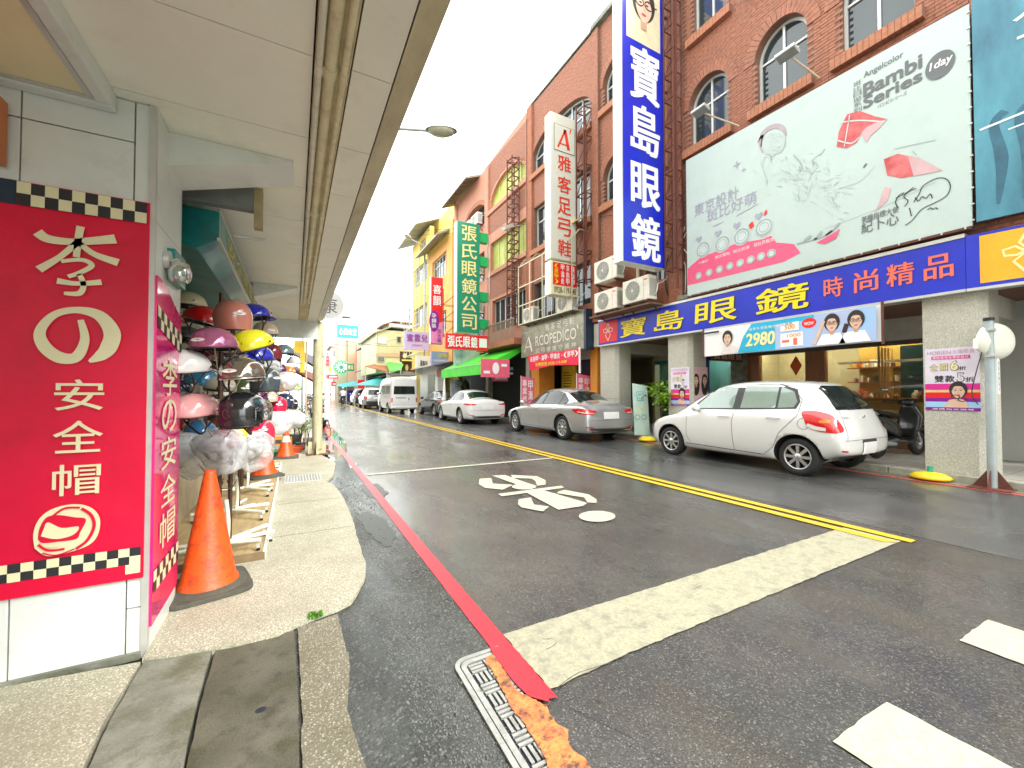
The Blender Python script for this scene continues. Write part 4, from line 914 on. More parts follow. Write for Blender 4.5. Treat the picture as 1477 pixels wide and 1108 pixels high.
def bricks(t, y0, y1, z0, z1, holes, zones, m, x=XF, L=.235, H=.062, nsep=0, top=None):
    """running bond facing tiles, openings left out"""
    cells = []
    r = int((z1-z0)/H)
    for j in range(r):
        z = z0+j*H; y = y0-(L/2 if j % 2 else 0)
        if any(a < z < b_ for a, b_ in ()): continue
        while y < y1:
            a = max(y, y0); b_ = min(y+L-.008, y1)
            if b_-a > .03:
                c = ((a+b_)/2, z+H/2)
                if not (any(h[0] == 'r' and inhole(yy, c[1], [h], .02) for h in holes for yy in (a, b_)) or inhole(c[0], c[1], holes, .02)) and not any(u0 < c[0] < u1 and w0 < c[1] < w1 for u0, u1, w0, w1 in zones):
                    if not top or c[1] < top[0]+(top[1]-top[0])*(c[0]-y0)/(y1-y0): cells.append((a, b_, z))
            y += L
    sep = []
    if nsep:
        cells.sort(key=lambda c: (c[0]-2)**2+(c[2]-7)**2*0.6); 
        sep, cells = cells[:nsep], cells[nsep:]
    q = MB()
    for a, b_, z in cells:
        p = .010+rs.uniform(-.002, .003)
        q.add([(x, a, z), (x, b_, z), (x, b_, z+H-.009), (x, a, z+H-.009), (x-p, a, z), (x-p, b_, z), (x-p, b_, z+H-.009), (x-p, a, z+H-.009)], [(4, 7, 6, 5), (0, 4, 5, 1), (3, 2, 6, 7), (0, 3, 7, 4), (1, 5, 6, 2)])
    stuff(q.build('brick_courses', m, t))
    meshes = {}
    for a, b_, z in sep:
        w = round(b_-a, 3)
        if w not in meshes:
            q = MB(); q.box((-.011, 0, 0), (0, w, H-.009)); o = q.build('brick', m, t); meshes[w] = o.data
        else:
            o = bpy.data.objects.new('brick', meshes[w]); COL.objects.link(o); o.parent = t; o.matrix_parent_inverse = wm(t).inverted()
        o.location = (x+rs.uniform(-.002, .001), a, z)
cols = [(.7,.1,.02),(.75,.5,.05),(.05,.05,.06),(.65,.6,.5),(.1,.3,.5),(.4,.2,.08),(.75,.7,.6)]
# ---- A: eyewear shop building
A = thing('brick_shop_building', 'red brick building with arched windows above the blue eyewear shop fascia', 'building', (9.5, 6, 0))
hA = [('a', 5.69, 6.74, 7.36, 8.38, 8.92), ('a', 4.08, 5.08, 7.36, 8.38, 8.92), ('a', 2.55, 3.55, 7.36, 8.38, 8.92),
      ('a', 5.69, 6.62, 10.1, 11.3, 11.85), ('a', 4.08, 5.08, 10.1, 11.3, 11.85), ('a', 2.55, 3.55, 10.1, 11.3, 11.85),
      ('a', 8.55, 9.93, 10.35, 11.1, 11.72), ('a', 8.55, 9.93, 7.25, 8.1, 8.7), ('r', 7.55, 8.2, 4.35, 5.6)]
facade(A, .8, 10.38, 3.55, 13.25, hA, mortar)
zones = [(6.88, 7.34, 0, 20), (10.05, 10.4, 0, 20), (1.9, 6.66, 3.5, 6.75)]
for h in hA[:6]+hA[6:8]:
    zones.append((h[1]-.05, h[2]+.05, h[3]-.21, h[3]))
def archzone(h):  # voussoir band removed from running bond
    return ('a', h[1]-.12, h[2]+.12, h[4], h[4], h[5]+.12)
bricks(A, .8, 10.38, 3.55, 13.2, hA+[archzone(h) for h in hA if h[0] == 'a'], zones, brick_m, nsep=300)
for i, h in enumerate(hA[:8]):
    arch_bricks(A, h, brick_m, XF-.026); 
    window(A, h, 1 if h[2]-h[1] < 1.2 else 2, h[4]-.05, win_glass if i % 3 else win_glass)
    sill(A, h[1]-.12, h[2]+.12, h[3])
window(A, hA[8], 1, None, win_glass, frame_d)
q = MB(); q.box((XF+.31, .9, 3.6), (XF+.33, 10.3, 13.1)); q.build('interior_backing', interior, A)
for y0, y1 in ((6.9, 7.32), (10.07, 10.38)): 
    pilaster(A, y0, y1, 3.6, 13.2, mortar); bricks(A, y0+.005, y1-.005, 3.6, 13.2, [], [], brick_m, XF-.1, .205)
q = MB(); q.box((XF-.16, .8, 13.25), (XF+.4, 10.38, 13.4)); q.build('coping', conc_m, A)
q = MB(); q.box((XF+.35, .8, 2.9), (XF+8, 10.38, 13.2)); q.build('body', mortar, A)
q = MB(); q.cyl((XF-.14, 8.35, 3.6), (XF-.14, 8.35, 13.2), .05, n=10); q.build('drain_pipe', mat('pipe_tan', (.55, .45, .30), .5, var=.15), A)
q = MB(); q.cyl((XF-.07, 6.72, 3.55), (XF-.07, 6.72, 6.2), .045, n=10, m=steel_grey); q.box((XF-.22, 6.55, 3.62), (XF-.02, 6.95, 3.72), conc_m); q.build('corner_pipe', None, A)
# arcade: columns, beam, soffit, shop front
def column(t, y0, y1, x0=8.58, x1=9.25, z1=2.92, m=None, ch=.10):
    m = m or granite
    for z0, z2 in ((.12, 1.12), (1.125, z1)):
        q = MB(); q.prism([(x0+.0, y0+ch, z0), (x0+ch, y0, z0), (x1-ch, y0, z0), (x1, y0+ch, z0), (x1, y1, z0), (x0, y1, z0)], (0, 0, z2-z0)); q.build('column', m, t)
    q = MB(); q.box((x0+.01, y0+ch*.8, 1.119), (x1-.02, y1-.01, 1.131)); q.build('column_joint', dark, t)
column(A, 1.86, 2.52); column(A, 6.70, 7.38); column(A, 9.30, 10.04)
beam_m = mat('arcade_beam', (.60, .58, .48), .6, var=.1, stain=(.4, .36, .26), ss=2, sa=.4)
q = MB(); q.box((8.6, .8, 2.80), (8.95, 10.38, 3.54)); q.build('lintel_beam', beam_m, A)
q = MB(); q.box((8.951, .8, 2.95), (11.6, 10.38, 3.0)); q.build('arcade_ceiling', mat('arcade_ceiling', (.70, .68, .58), .6, var=.06), A)
for y in (2.2, 7.05, 9.7): q = MB(); q.box((8.96, y-.16, 2.55), (11.5, y+.16, 2.949)); q.build('cross_beam', beam_m, A)
for y in (1.86, 3.6, 5.2): q = MB(); q.box((8.96, y, 2.935), (11.5, y+.02, 2.949)); q.build('ceiling_joint', dark, A)
# shop front at x=11.4
XS = 11.3
wd = mat('shop_wood', (.30, .11, .035), .35, var=.25, vs=4, stretch=(4, 4, .5)); wd2 = mat('shop_wood_light', (.52, .30, .08), .4, var=.2, vs=4, stretch=(4, 4, .5))
yel = mat('shop_yellow_wall', (.50, .32, .06), .6, var=.08); crm = mat('shop_cream_wall', (.50, .45, .28), .6, var=.05)
shopglass = glassy('shop_glass', (.92, .95, .93), .03)
tglass = glassy('teal_shop_glass', (.55, .75, .72), .12)
F_ = thing('eyewear_shop_front', 'lit eyewear shop window with wooden posts and yellow display wall behind the white hatchback', 'shop', (XS, 5, .125))
q = MB(); q.box((XS+2.6, 2.0, .12), (XS+2.7, 7.0, 2.95)); q.build('back_wall', crm, F_)
q = MB(); q.box((XS+1.2, 3.2, .9), (XS+1.25, 4.85, 2.45)); q.build('display_wall', yel, F_)
q = MB(); q.box((XS, 2.0, 2.42), (XS+.1, 7.0, 2.95)); q.build('head_panel', mat('head_panel', (.62, .62, .55), .5), F_)
q = MB(); q.box((XS-.03, 2.0, 2.33), (XS+.05, 7.0, 2.42)); q.build('track_rail', frame_d, F_)
posts = [6.55, 4.95, 3.02]
for y, w in ((6.62, .3), (5.05, .42), (3.0, .28), (2.42, .16)): q = MB(); q.box((XS-.04, y, .13), (XS+.12, y+w, 2.33)); q.build('door_post', wd if w > .2 else wd2, F_)
q = MB(); q.box((XS-.02, 3.3, .13), (XS+.08, 5.02, .5)); q.build('window_base', wd, F_)
for y0, y1 in ((5.47, 6.62), (3.29, 5.05), (2.58, 3.0)): q = MB(); q.box((XS+.03, y0, .4 if y0 < 5 else .14), (XS+.038, y1, 2.33)); q.build('glass_pane', shopglass, F_)
q = MB(); q.box((XS+.12, 3.3, 1.13), (XS+1.1, 5.0, 1.19)); q.box((XS+.12, 3.3, .6), (XS+1.1, 5.0, .65)); q.build('display_shelf', wd, F_)
q = MB(); q.box((XS+.85, 3.32, 1.2), (XS+.9, 3.95, 2.38)); q.build('dark_screen', mat('dark_teal_glass', (.02, .06, .07), .1), F_)
for k in range(5): q = MB(); q.box((XS+.1+k*.22, 4.05+k*.02, 1.19), (XS+.12+k*.22, 4.09+k*.02, 2.33)); q.build('display_upright', wd2, F_)
for z in (1.55, 1.9): q = MB(); q.box((XS+.95, 4.0, z), (XS+1.2, 5.0, z+.03)); q.build('back_shelf', wd, F_)
for k in range(14): q = MB(); c = rs.choice(cols); y_ = 4.05+k*.065; q.box((XS+.97, y_, 1.58+.35*(k % 2)), (XS+1.1, y_+.04, 1.66+.35*(k % 2)+rs.random()*.08)); q.build('eyewear_case', mat('goods_%d' % cols.index(c), c, .5), F_)
for k in range(5): q = MB(); q.box((XS+1.3, 5.6+k*.25, .14), (XS+1.7, 5.75+k*.25, 1.0+.2*(k % 3))); q.build('display_cabinet', wd2 if k % 2 else wd, F_)
q = MB(); q.box((XS+1.9, 5.5, 1.9), (XS+1.92, 6.0, 2.2)); q.build('green_poster', mat('poster_lime', (.5, .6, .15), .5), F_)
q = MB(); q.box((XS+.5, 3.3, 2.0), (XS+.52, 5.0, 2.05)); q.box((XS+1.18, 4.2, 1.95), (XS+1.19, 4.62, 2.12)); q.build('price_rail', white_print, F_)
lampm = mat('shop_lamp', (1, .88, .62), .5, var=0, emit=9)
for y in (2.6, 3.7, 4.6, 5.6, 6.4):
    for x in (XS+.6, XS+1.8): q = MB(); q.box((x, y, 2.86), (x+.3, y+.5, 2.88)); q.build('ceiling_lamp', lampm, F_)
q = MB(); q.box((XS+.13, 2.0, 2.9), (XS+2.6, 7.0, 2.94)); q.build('shop_ceiling', white_panel, F_)
q = MB(); q.box((XS+.1, 2.0, .12), (XS+2.6, 7.0, .14)); q.build('shop_floor', wd2, F_)
q = MB(); q.box((XS+.1, 6.98, .12), (XS+2.6, 7.03, 2.9)); q.box((XS+.1, 1.97, .12), (XS+2.6, 2.0, 2.9)); q.build('side_wall', crm, F_)
# goods in the window
orn = []
for k in range(22):
    y = 3.4+rs.random()*1.5; x = XS+.2+rs.random()*.6; z = 1.19 if k % 2 else .65; r = rs.uniform(.03, .07); c = rs.choice(cols)
    q = MB(); q.lathe([(r*.6, 0), (r, r*.6), (r*.8, r*1.6), (r*.25, r*2.2), (r*.3, r*2.7), (.001, r*2.8)], 12, mat('ornament_%d' % cols.index(c), c, .3), Matrix.Translation((x, y, z)))
    orn.append((q.build('ornament'), y, z, cols.index(c)))
cn = ['red', 'gold', 'black', 'beige', 'blue', 'brown', 'cream']; od = ['first', 'second', 'third', 'fourth', 'fifth', 'sixth', 'seventh', 'eighth', 'ninth', 'tenth', 'eleventh', 'twelfth']
for zz, sn in ((1.19, 'upper'), (.65, 'lower')):
    row_ = sorted([o for o in orn if o[2] == zz], key=lambda o: -o[1])
    for i, o in enumerate(row_): tag(o[0], cn[o[3]]+' round ornament, '+od[i]+' from the left on the '+sn+' window shelf', 'ornament', 'ornaments on the shop window shelves')
def fplant(x, y, z, s, n, col, name, lab, cat='plant', spread=1.0, leaf=.05, pot=None):
    t = thing(name, lab, cat, (x, y, z))
    q = MB()
    if pot: q.lathe([(.001, 0), (s*.16, 0), (s*.2, s*.3), (s*.17, s*.3), (.001, s*.27)], 16, pot, Matrix.Translation((x, y, z))); q.build('pot', None, t); q = MB()
    base = z+(s*.27 if pot else 0); tips = []
    for k in range(7):
        a = rs.random()*6.28; L = s*rs.uniform(.5, 1.0); tip = Vector((x+math.cos(a)*L*.42*spread, y+math.sin(a)*L*.42*spread, base+L)); mid = Vector((x+math.cos(a)*L*.1, y+math.sin(a)*L*.1, base+L*.6)); q.tube(smoothpts([(x, y, base), mid, tip], 4), s*.012, 5); tips += [tip, (mid+tip)/2, mid+(tip-mid)*.8]
    q.build('stem', mat('stem_brown', (.10, .08, .04), .8, var=.3), t); q = MB()
    for k in range(n):
        c = rs.choice(tips)+Vector((rs.gauss(0, .11*s*spread), rs.gauss(0, .11*s*spread), rs.gauss(0, .07*s))); a = rs.random()*6.28; dr = Vector((math.cos(a), math.sin(a), rs.uniform(-.7, .3))).normalized(); sd_ = dr.cross(Vector((0,0,1))).normalized(); l_ = leaf*rs.uniform(.6, 1.3)
        up = sd_.cross(dr)*l_*.12
        q.add([c, c+dr*l_*.5+sd_*l_*.3-up, c+dr*l_*1.2, c+dr*l_*.5-sd_*l_*.3-up, c+dr*l_*.55+up*0], [(0, 1, 4), (1, 2, 4), (2, 3, 4), (3, 0, 4)])
    stuff(q.build('leaves', mat(*col), t)); return t
leaf_l = ('leaf_bright', (.13, .34, .02), .45); leaf_d = ('leaf_dark', (.04, .12, .02), .5)

mat('leaf_bright', (.15, .36, .02), .4, var=.45, vs=25, col2=(.32, .52, .05)); mat('leaf_dark', (.035, .10, .02), .5, var=.5, vs=20)
fplant(XS+.5, 6.15, 1.15, .3, 90, leaf_l, 'shop_plant', 'small green plant inside the left shop window', 'plant')
fplant(XS+.4, 4.5, 1.19, .22, 80, ('flower_red', (.7, .05, .01), .5), 'red_flowers', 'red artificial flowers in the yellow shop window', 'flowers')
fplant(XS+.4, 3.35, 1.25, .2, 50, ('flower_yellow', (.8, .6, .05), .5), 'yellow_flowers', 'yellow flowers on the right end of the window shelf', 'flowers')
q = MB(); q.prism([(XS-.05, 5.68, 1.75), (XS-.05, 5.82, 2.0), (XS-.05, 5.68, 2.25), (XS-.05, 5.54, 2.0)], (.02, 0, 0)); tag(q.build('door_charm', mat('charm_orange', (.75, .13, .03), .5)), 'orange diamond paper charm hung on the shop glass', 'decoration')
for p in ((1.0),):
    q = MB(); q.prism([(XS-.03, 2.55+.2, 1.75), (XS-.03, 2.55+.27, 1.95), (XS-.03, 2.55+.2, 2.15), (XS-.03, 2.55+.13, 1.95)], (.02, 0, 0)); tag(q.build('door_charm', mat('charm_gold', (.7, .4, .03), .5)), 'gold diamond charm on the right shop post', 'decoration')
# grey wall right of the lit window and glazed corner shop beyond the near column
q = MB(); q.box((XS-.3, 1.5, .13), (XS+.1, 2.40, 2.95)); q.build('end_wall', mat('end_wall', (.55, .57, .53), .5, var=.05), A)
C_ = thing('corner_shop_window', 'dark glazed corner shop front with small posters at the right edge', 'shop', (10.6, .8, .1))
# teal-glass shop (between second and third columns)
T_ = thing('teal_glass_shop_front', 'pale teal glass shop front between the two speckled columns', 'shop', (XS, 8.5, .125))
q = MB(); q.box((XS, 7.2, 2.30), (XS+.1, 10.3, 2.42), mat('teal_head', (.02, .25, .27), .4)); q.box((XS, 7.2, 2.42), (XS+.1, 10.3, 2.95), crm); q.build('head_panel', None, T_)
for y in (7.3, 8.25, 9.2): q = MB(); q.box((XS, y, .13), (XS+.02, y+.9, 2.3)); q.build('glass_pane', tglass, T_); q = MB(); q.box((XS-.05, y+.08, .9), (XS-.03, y+.11, 1.6)); q.build('door_handle', chrome, T_)
q = MB(); q.box((XS+1.5, 7.2, .12), (XS+1.6, 10.3, 2.95)); q.build('back_wall', mat('teal_wall', (.35, .52, .48), .5, var=.1), T_)
q = MB(); q.box((XS+.8, 8.3, 2.7), (XS+1.1, 9.2, 2.72)); q.build('ceiling_lamp', mat('cool_lamp', (.9, 1, .95), .5, var=0, emit=5), T_)
q = MB(); q.box((XS-.25, 6.95, .13), (XS+.1, 7.3, 2.95)); q.build('party_wall', conc_m, T_)
q = MB(); q.box((XS, 10.3, .12), (XS+1.7, 10.4, 2.98)); q.box((XS+1.6, 7.03, .12), (XS+1.7, 10.3, 2.98)); q.build('side_wall', crm, T_)
q = MB(); q.box((10.3, 14.6, .1), (16, 14.66, 2.95)); q.box((12.9, 1.5, .1), (13.1, 14.6, 2.98)); q.build('rear_wall', crm, A)
# corner window right edge: runs back along x at y about .7
t = C_
xw0, xw1 = 9.6, 14
XC = 10.55
q = MB(); q.box((XC, -1.5, .35), (XC+.02, 1.42, 2.55)); q.build('glass_pane', mat('shop_dark_glass', (.012, .035, .04), .05, var=.5, vs=1, spec=.9), t)
q = MB(); q.box((XC-.04, 1.42, .13), (XC+.06, 1.50, 2.95), alu); q.box((XC-.05, 1.50, .13), (XC+.06, 1.60, 2.95), mat('purple_strip', (.10, .02, .22), .4)); q.box((XC-.02, -1.5, 2.55), (XC+.06, 1.42, 2.62), alu); q.box((XC-.02, -1.5, 2.62), (XC+.06, 1.6, 2.95), crm); q.box((XC-.02, -1.5, .13), (XC+.06, 1.42, .35), dark); q.build('frame', None, t)
P = Panel((XC-.002, 1.42, 0), (0,-1,0))
for y_, z_, w_, h_, c_ in ((.12, 1.95, .25, .16, (.75,.74,.68)), (.10, 1.45, .5, .22, (.10,.48,.55)), (.10, 1.12, .5, .26, (.12,.50,.55)), (.10, .82, .5, .24, (.70,.72,.66))):
    P.rect(y_, z_, y_+w_, z_+h_, mat('poster_%d' % int(c_[0]*100), c_, .4), 1); P.ell(y_+.12, z_+h_*.6, .045, .05, mat('hair', (.03,.02,.02), .6), 2); P.ell(y_+.12, z_+h_*.52, .034, .045, mat('skin_print', (.72,.48,.36), .5), 3); P.rect(y_+.25, z_+.05, y_+w_-.03, z_+.08, black_print, 2)
P.ell(.28, 1.72, .13, .10, mat('hair', (.03,.02,.02), .6), 1); P.ell(.26, 1.66, .08, .09, mat('skin_print', (.72,.48,.36), .5), 2); P.ell(.2, 1.62, .1, .07, white_print, 3)
P.build('window_posters', t)

# ---- B: arcopedico block
B = thing('brick_sandal_shop_building', 'brick building with a wide arched window and barred balcony behind the white vertical sign', 'building', (9.5, 12.5, 0))
hB = [('a', 10.55, 14.3, 10.3, 11.0, 11.78), ('r', 10.6, 14.2, 7.15, 8.9), ('r', 10.6, 14.2, 4.3, 5.75)]
facade(B, 10.38, 14.67, 3.55, 13.35, hB, mortar, top=(13.3, 13.35))
bricks(B, 10.38, 14.67, 3.55, 13.3, hB+[archzone(hB[0])], [(14.2, 14.7, 0, 20), (10.4, 14.4, 7.0, 7.15), (10.4, 14.4, 10.1, 10.3)], brick_m)
arch_bricks(B, hB[0], brick_m, XF-.026); window(B, hB[0], 5, 11.0, win_glass, frame_w); window(B, hB[1], 4, 8.3, win_glass, frame_w); window(B, hB[2], 5, None, win_glass, frame_d)
sill(B, 10.45, 14.4, 10.3); sill(B, 10.45, 14.4, 7.15); pilaster(B, 14.25, 14.66, 3.6, 13.3, mat('brick_far', (.36, .13, .07), .8, var=.25, vs=10))
q = MB(); q.box((XF+.31, 10.4, 2.9), (XF+7, 14.66, 13.3)); q.build('body', interior, B)
cage = mat('cage_tube', (.62, .58, .42), .4, .2, var=.15); q = MB()
yc0, yc1, zc0, zc1, xc = 10.75, 14.35, 4.05, 6.75, 8.0
for z in (zc0, zc0+.75, zc0+1.5, zc1-.35): q.bar((xc, yc0, z), (xc, yc1, z), .035)
for k in range(5): y = yc0+(yc1-yc0)*k/4; q.bar((xc, y, zc0), (xc, y, zc1-.35), .035); q.bar((xc, y, zc1-.35), (xc+.3, y, zc1), .035); q.bar((xc+.3, y, zc1), (XF, y, zc1), .035); q.bar((xc, y, zc0), (XF, y, zc0), .03)
for k in range(12): y = yc0+(yc1-yc0)*k/12; q.bar((xc, y, zc0), (xc, y, zc0+.75), .012)
q.build('balcony_cage', cage, B)
q = MB(); q.box((xc+.02, 10.8, zc0-.02), (XF, 14.3, zc0)); q.build('balcony_floor', conc_m, B)
q = MB(); q.prism([(8.1, 10.7, 7.0), (XF, 10.7, 7.35), (XF, 10.7, 7.3), (8.1, 10.7, 6.95)], (0, 1.6, 0)); q.build('small_canopy', mat('yellow_sheet', (.70, .55, .20), .4, var=.15), B)
for i, (y, z) in enumerate([(13.7, 4.2), (12.6, 4.3), (12.0, 4.3)]): pass
# shop below B
XB = 9.6
or_m = mat('orange_surround', (.72, .28, .04), .5, var=.12, vs=4)
for y0, y1 in ((14.0, 14.6), (10.4, 10.75)): q = MB(); q.box((8.75, y0, .13), (9.5, y1, 2.95)); q.build('orange_pier', or_m, B)
q = MB(); q.box((XB+.4, 10.7, .13), (XB+.5, 13.1, 2.6)); q.build('roller_shutter', mat('navy_shutter', (.02, .035, .08), .5, var=.1), B)
for k in range(14): q = MB(); q.box((XB+.38, 10.7, .3+k*.16), (XB+.399, 13.1, .42+k*.16)); q.build('shutter_slat', mat('navy_shutter2', (.025, .045, .10), .45), B)
q = MB(); q.box((8.95, 10.4, 2.6), (12, 14.6, 2.95)); q.build('arcade_soffit', beam_m, B)
q = MB(); q.box((XB+.3, 13.1, .13), (XB+.5, 14.0, 2.4)); q.build('yellow_notice_board', mat('yellow_notice', (.80, .58, .04), .5, var=.1, vs=10), B)
P = Panel((XB+.29, 14.0, 0), (0,-1,0)); 
for k in range(12): P.rect(.1, .9+k*.11, .1+rs.uniform(.4, .7), .93+k*.11, black_print, 1)
P.build('notice_text', B)

# ---- C: green shuttered block
C = thing('green_window_building', 'brick building with yellow green shuttered windows behind the green vertical sign', 'building', (9.5, 16.7, 0))
brick_far = MATS['brick_far']; rend = mat('pink_render', (.52, .24, .16), .75, var=.12, vs=4, stain=(.35, .15, .09), ss=2, sa=.5)
hC = [('a', 14.85, 18.45, 10.45, 10.75, 11.75), ('r', 14.85, 18.4, 7.3, 8.8), ('r', 14.9, 18.2, 4.3, 5.85)]
facade(C, 14.67, 18.8, 3.4, 13.3, hC, rend, top=(13.35, 13.0))
bricks(C, 14.7, 18.75, 6.0, 13.0, hC+[archzone(hC[0])], [(14.6, 18.8, 8.8, 9.3), (14.6, 18.8, 10.15, 10.45), (14.6, 18.8, 7.05, 7.3)], brick_m, L=.235, H=.075)
window(C, hC[0], 4, None, shade_g, mat('frame_yellow', (.6, .6, .25), .5)); window(C, hC[1], 5, None, shade_g, mat('frame_yellow', (.6, .6, .25), .5)); window(C, hC[2], 5, None, interior, frame_w)
for z in (10.25, 7.1): q = MB(); q.box((XF-.12, 14.7, z), (XF-.001, 18.7, z+.2)); q.build('ledge', rend, C)
q = MB(); q.box((XF+.31, 14.7, 0), (XF+6, 18.8, 13.0)); q.build('body', interior, C)
q = MB(); q.box((8.0, 14.75, 3.35), (XF, 18.7, 3.6), brick_far); q.build('balcony_slab', None, C); q = MB()
for k in range(34): y = 14.8+k*3.85/33; q.box((8.02, y, 3.6), (8.04, y+.03, 4.4))
q.box((8.0, 14.78, 4.4), (8.06, 18.7, 4.45)); stuff(q.build('balcony_rails', mat('rail_brown', (.28, .22, .17), .5, .3), C))
# ---- D
D = thing('arched_balcony_building', 'pink brick building with arched recesses holding air conditioners next to the yellow house', 'building', (9.5, 21, 0))
hD = [('a', 19.0, 22.0, 10.15, 10.7, 11.45), ('r', 19.0, 22.3, 7.2, 8.7), ('r', 19.0, 22.3, 4.3, 5.8)]
facade(D, 18.8, 23.5, 3.4, 13.1, hD, rend, top=(13.0, 12.75)); arch_bricks(D, hD[0], brick_m2, XF-.026)
for h in hD[1:]: window(D, h, 4, None, win_glass, frame_d)
q = MB(); q.box((XF+.31, 18.8, 0), (XF+6, 23.5, 12.6)); q.build('body', interior, D)
q = MB(); q.prism([(7.85, 19.8, 12.7), (XF+.5, 19.8, 13.25), (XF+.5, 19.8, 13.12), (7.85, 19.8, 12.6)], (0, 4.0, 0)); q.build('eave', mat('corrugated_brown', (.16, .12, .08), .7, var=.3), D)
for k in range(9): q = MB(); q.bar((7.9, 20+k*.45, 12.58), (XF, 20+k*.45, 12.95), .04); q.build('rafter', mat('rafter', (.2, .16, .1), .8), D)
for y0, y1, t_ in ((18.55, 18.95, C), (14.6, 14.7, C), (23.1, 23.5, D)): pilaster(t_, y0, y1, 3.6, 12.9, rend)
q = MB(); q.box((XF-.05, 10.4, 13.36), (XF+.3, 14.6, 13.42)); q.build('coping', conc_m, B)
# ground floor of C and D: dark shop recess
for t_, y0, y1 in ((C, 14.67, 18.8), (D, 18.8, 23.5)):
    q = MB(); q.box((8.7, y0, .13), (9.0, y0+.3, 3.35)); q.build('pier', mat('pier_tile', (.4, .38, .33), .5, var=.2), t_)
    q = MB(); q.box((10.4, y0, .13), (10.5, y1, 3.3)); q.build('shop_back', mat('shop_interior', (.14, .10, .08), .8, var=.5, vs=3), t_)
    for k in range(14):
        y = y0+.4+rs.random()*(y1-y0-.8); z = .4+rs.random()*2; c = rs.choice(cols); q = MB(); q.box((9.9+rs.random()*.4, y, z), (10.35, y+rs.uniform(.15, .5), z+rs.uniform(.1, .4))); q.build('shop_goods', mat('goods_%d' % cols.index(c), c, .5), t_)
# roof aerials
t = thing('roof_aerial', 'thin television aerial on the brick roof against the sky', 'aerial', (XF+.4, 17.3, 13.1)); q = MB(); q.cyl((XF+.2, 18.2, 13), (XF+.2, 18.2, 14.3), .015, n=6)
for k in range(4): q.bar((XF-.1, 18.2, 14.2-k*.12), (XF+.5, 18.2, 14.2-k*.12), .012)
q.build('mast', steel_grey, t)
t = thing('roof_aerial', 'single thin roof mast beside the blue vertical sign', 'aerial', (XF+.3, 11.8, 13.3)); q = MB(); q.cyl((XF+.2, 11.75, 13.3), (XF+.2, 11.75, 16), .012, n=6); q.bar((XF+.2, 11.5, 13.9), (XF+.2, 12, 13.9), .01); q.build('mast', steel_grey, t)

# ---- yellow house
Y_ = thing('yellow_house', 'yellow and orange rendered house with overhanging eaves beyond the brick block', 'building', (9, 28, 0))
yl = mat('yellow_render', (.74, .56, .13), .7, var=.12, vs=1.5, stain=(.5, .36, .12), ss=1, sa=.5); orr = mat('orange_render', (.72, .38, .10), .7, var=.12, vs=1.5)
facade(Y_, 23.5, 28.5, 3.2, 11.1, [('r', 24.6, 27.6, 8.9, 10.4), ('r', 24.6, 27.6, 5.2, 6.6)], orr, 8.45); window(Y_, ('r', 24.6, 27.6, 8.9, 10.4), 4, 9.9, win_glass, frame_w, 8.6); window(Y_, ('r', 24.6, 27.6, 5.2, 6.6), 3, None, win_glass, frame_w, 8.6)
facade(Y_, 28.5, 33.5, 3.2, 13.4, [('r', 29.2, 32.8, 9.7, 11.2), ('r', 29.2, 32.8, 6.4, 8.0), ('r', 29.6, 31.2, 12.2, 13.0)], yl, 8.55)
for h in (('r', 29.2, 32.8, 9.7, 11.2), ('r', 29.2, 32.8, 6.4, 8.0), ('r', 29.6, 31.2, 12.2, 13.0)): window(Y_, h, 3, None, win_glass_pale, frame_w, 8.7)
q = MB(); q.box((8.9, 23.5, 0), (16, 33.5, 12.6)); q.box((9.2, 26, 11), (16, 33.5, 14.0)); q.box((8.46, 23.52, 11.1), (9.2, 28.5, 12.0)); q.build('body', yl, Y_)
gr_roof = mat('grey_eave', (.35, .35, .30), .6, var=.2)
q = MB(); q.prism([(7.6, 24, 11.0), (9.2, 24, 11.9), (9.2, 24, 12.0), (7.6, 24, 11.12)], (0, 5.2, 0)); q.prism([(7.5, 28.4, 13.3), (9.4, 28.4, 14.1), (9.4, 28.4, 14.22), (7.5, 28.4, 13.42)], (0, 6, 0)); q.build('eave', gr_roof, Y_)
q = MB()
for z in (4.2, 6.3, 8.4, 10.5):
    for k in range(6): q.bar((7.9, 29+k*.9, z), (8.55, 29+k*.9, z), .04)
    q.bar((7.9, 29, z), (7.9, 33.5, z), .05); q.bar((7.9, 29, z+.9), (7.9, 33.5, z+.9), .03)
for k in range(6): q.bar((7.9, 29+k*.9, 4.2), (7.9, 29+k*.9, 11.4), .04)
for k in range(5): q.bar((7.9, 29+k*.9, 8.4), (7.9, 29.9+k*.9, 10.5), .025)
q.build('balcony_cage', mat('cage_white', (.62, .62, .52), .5, .2), Y_)
# ================================================================ SIGNS ON THE RIGHT
blue = mat('sign_blue', (.006, .022, .50), .3, var=.18, vs=1.2, coat=.3); yellowp = mat('yellow_print', (.86, .68, .01), .4, var=.05); navy = mat('navy_print', (.012, .03, .06), .4)
redp = mat('sign_red', (.78, .015, .02), .4, var=.08); coral = mat('coral_print', (.80, .16, .10), .4, var=.03)
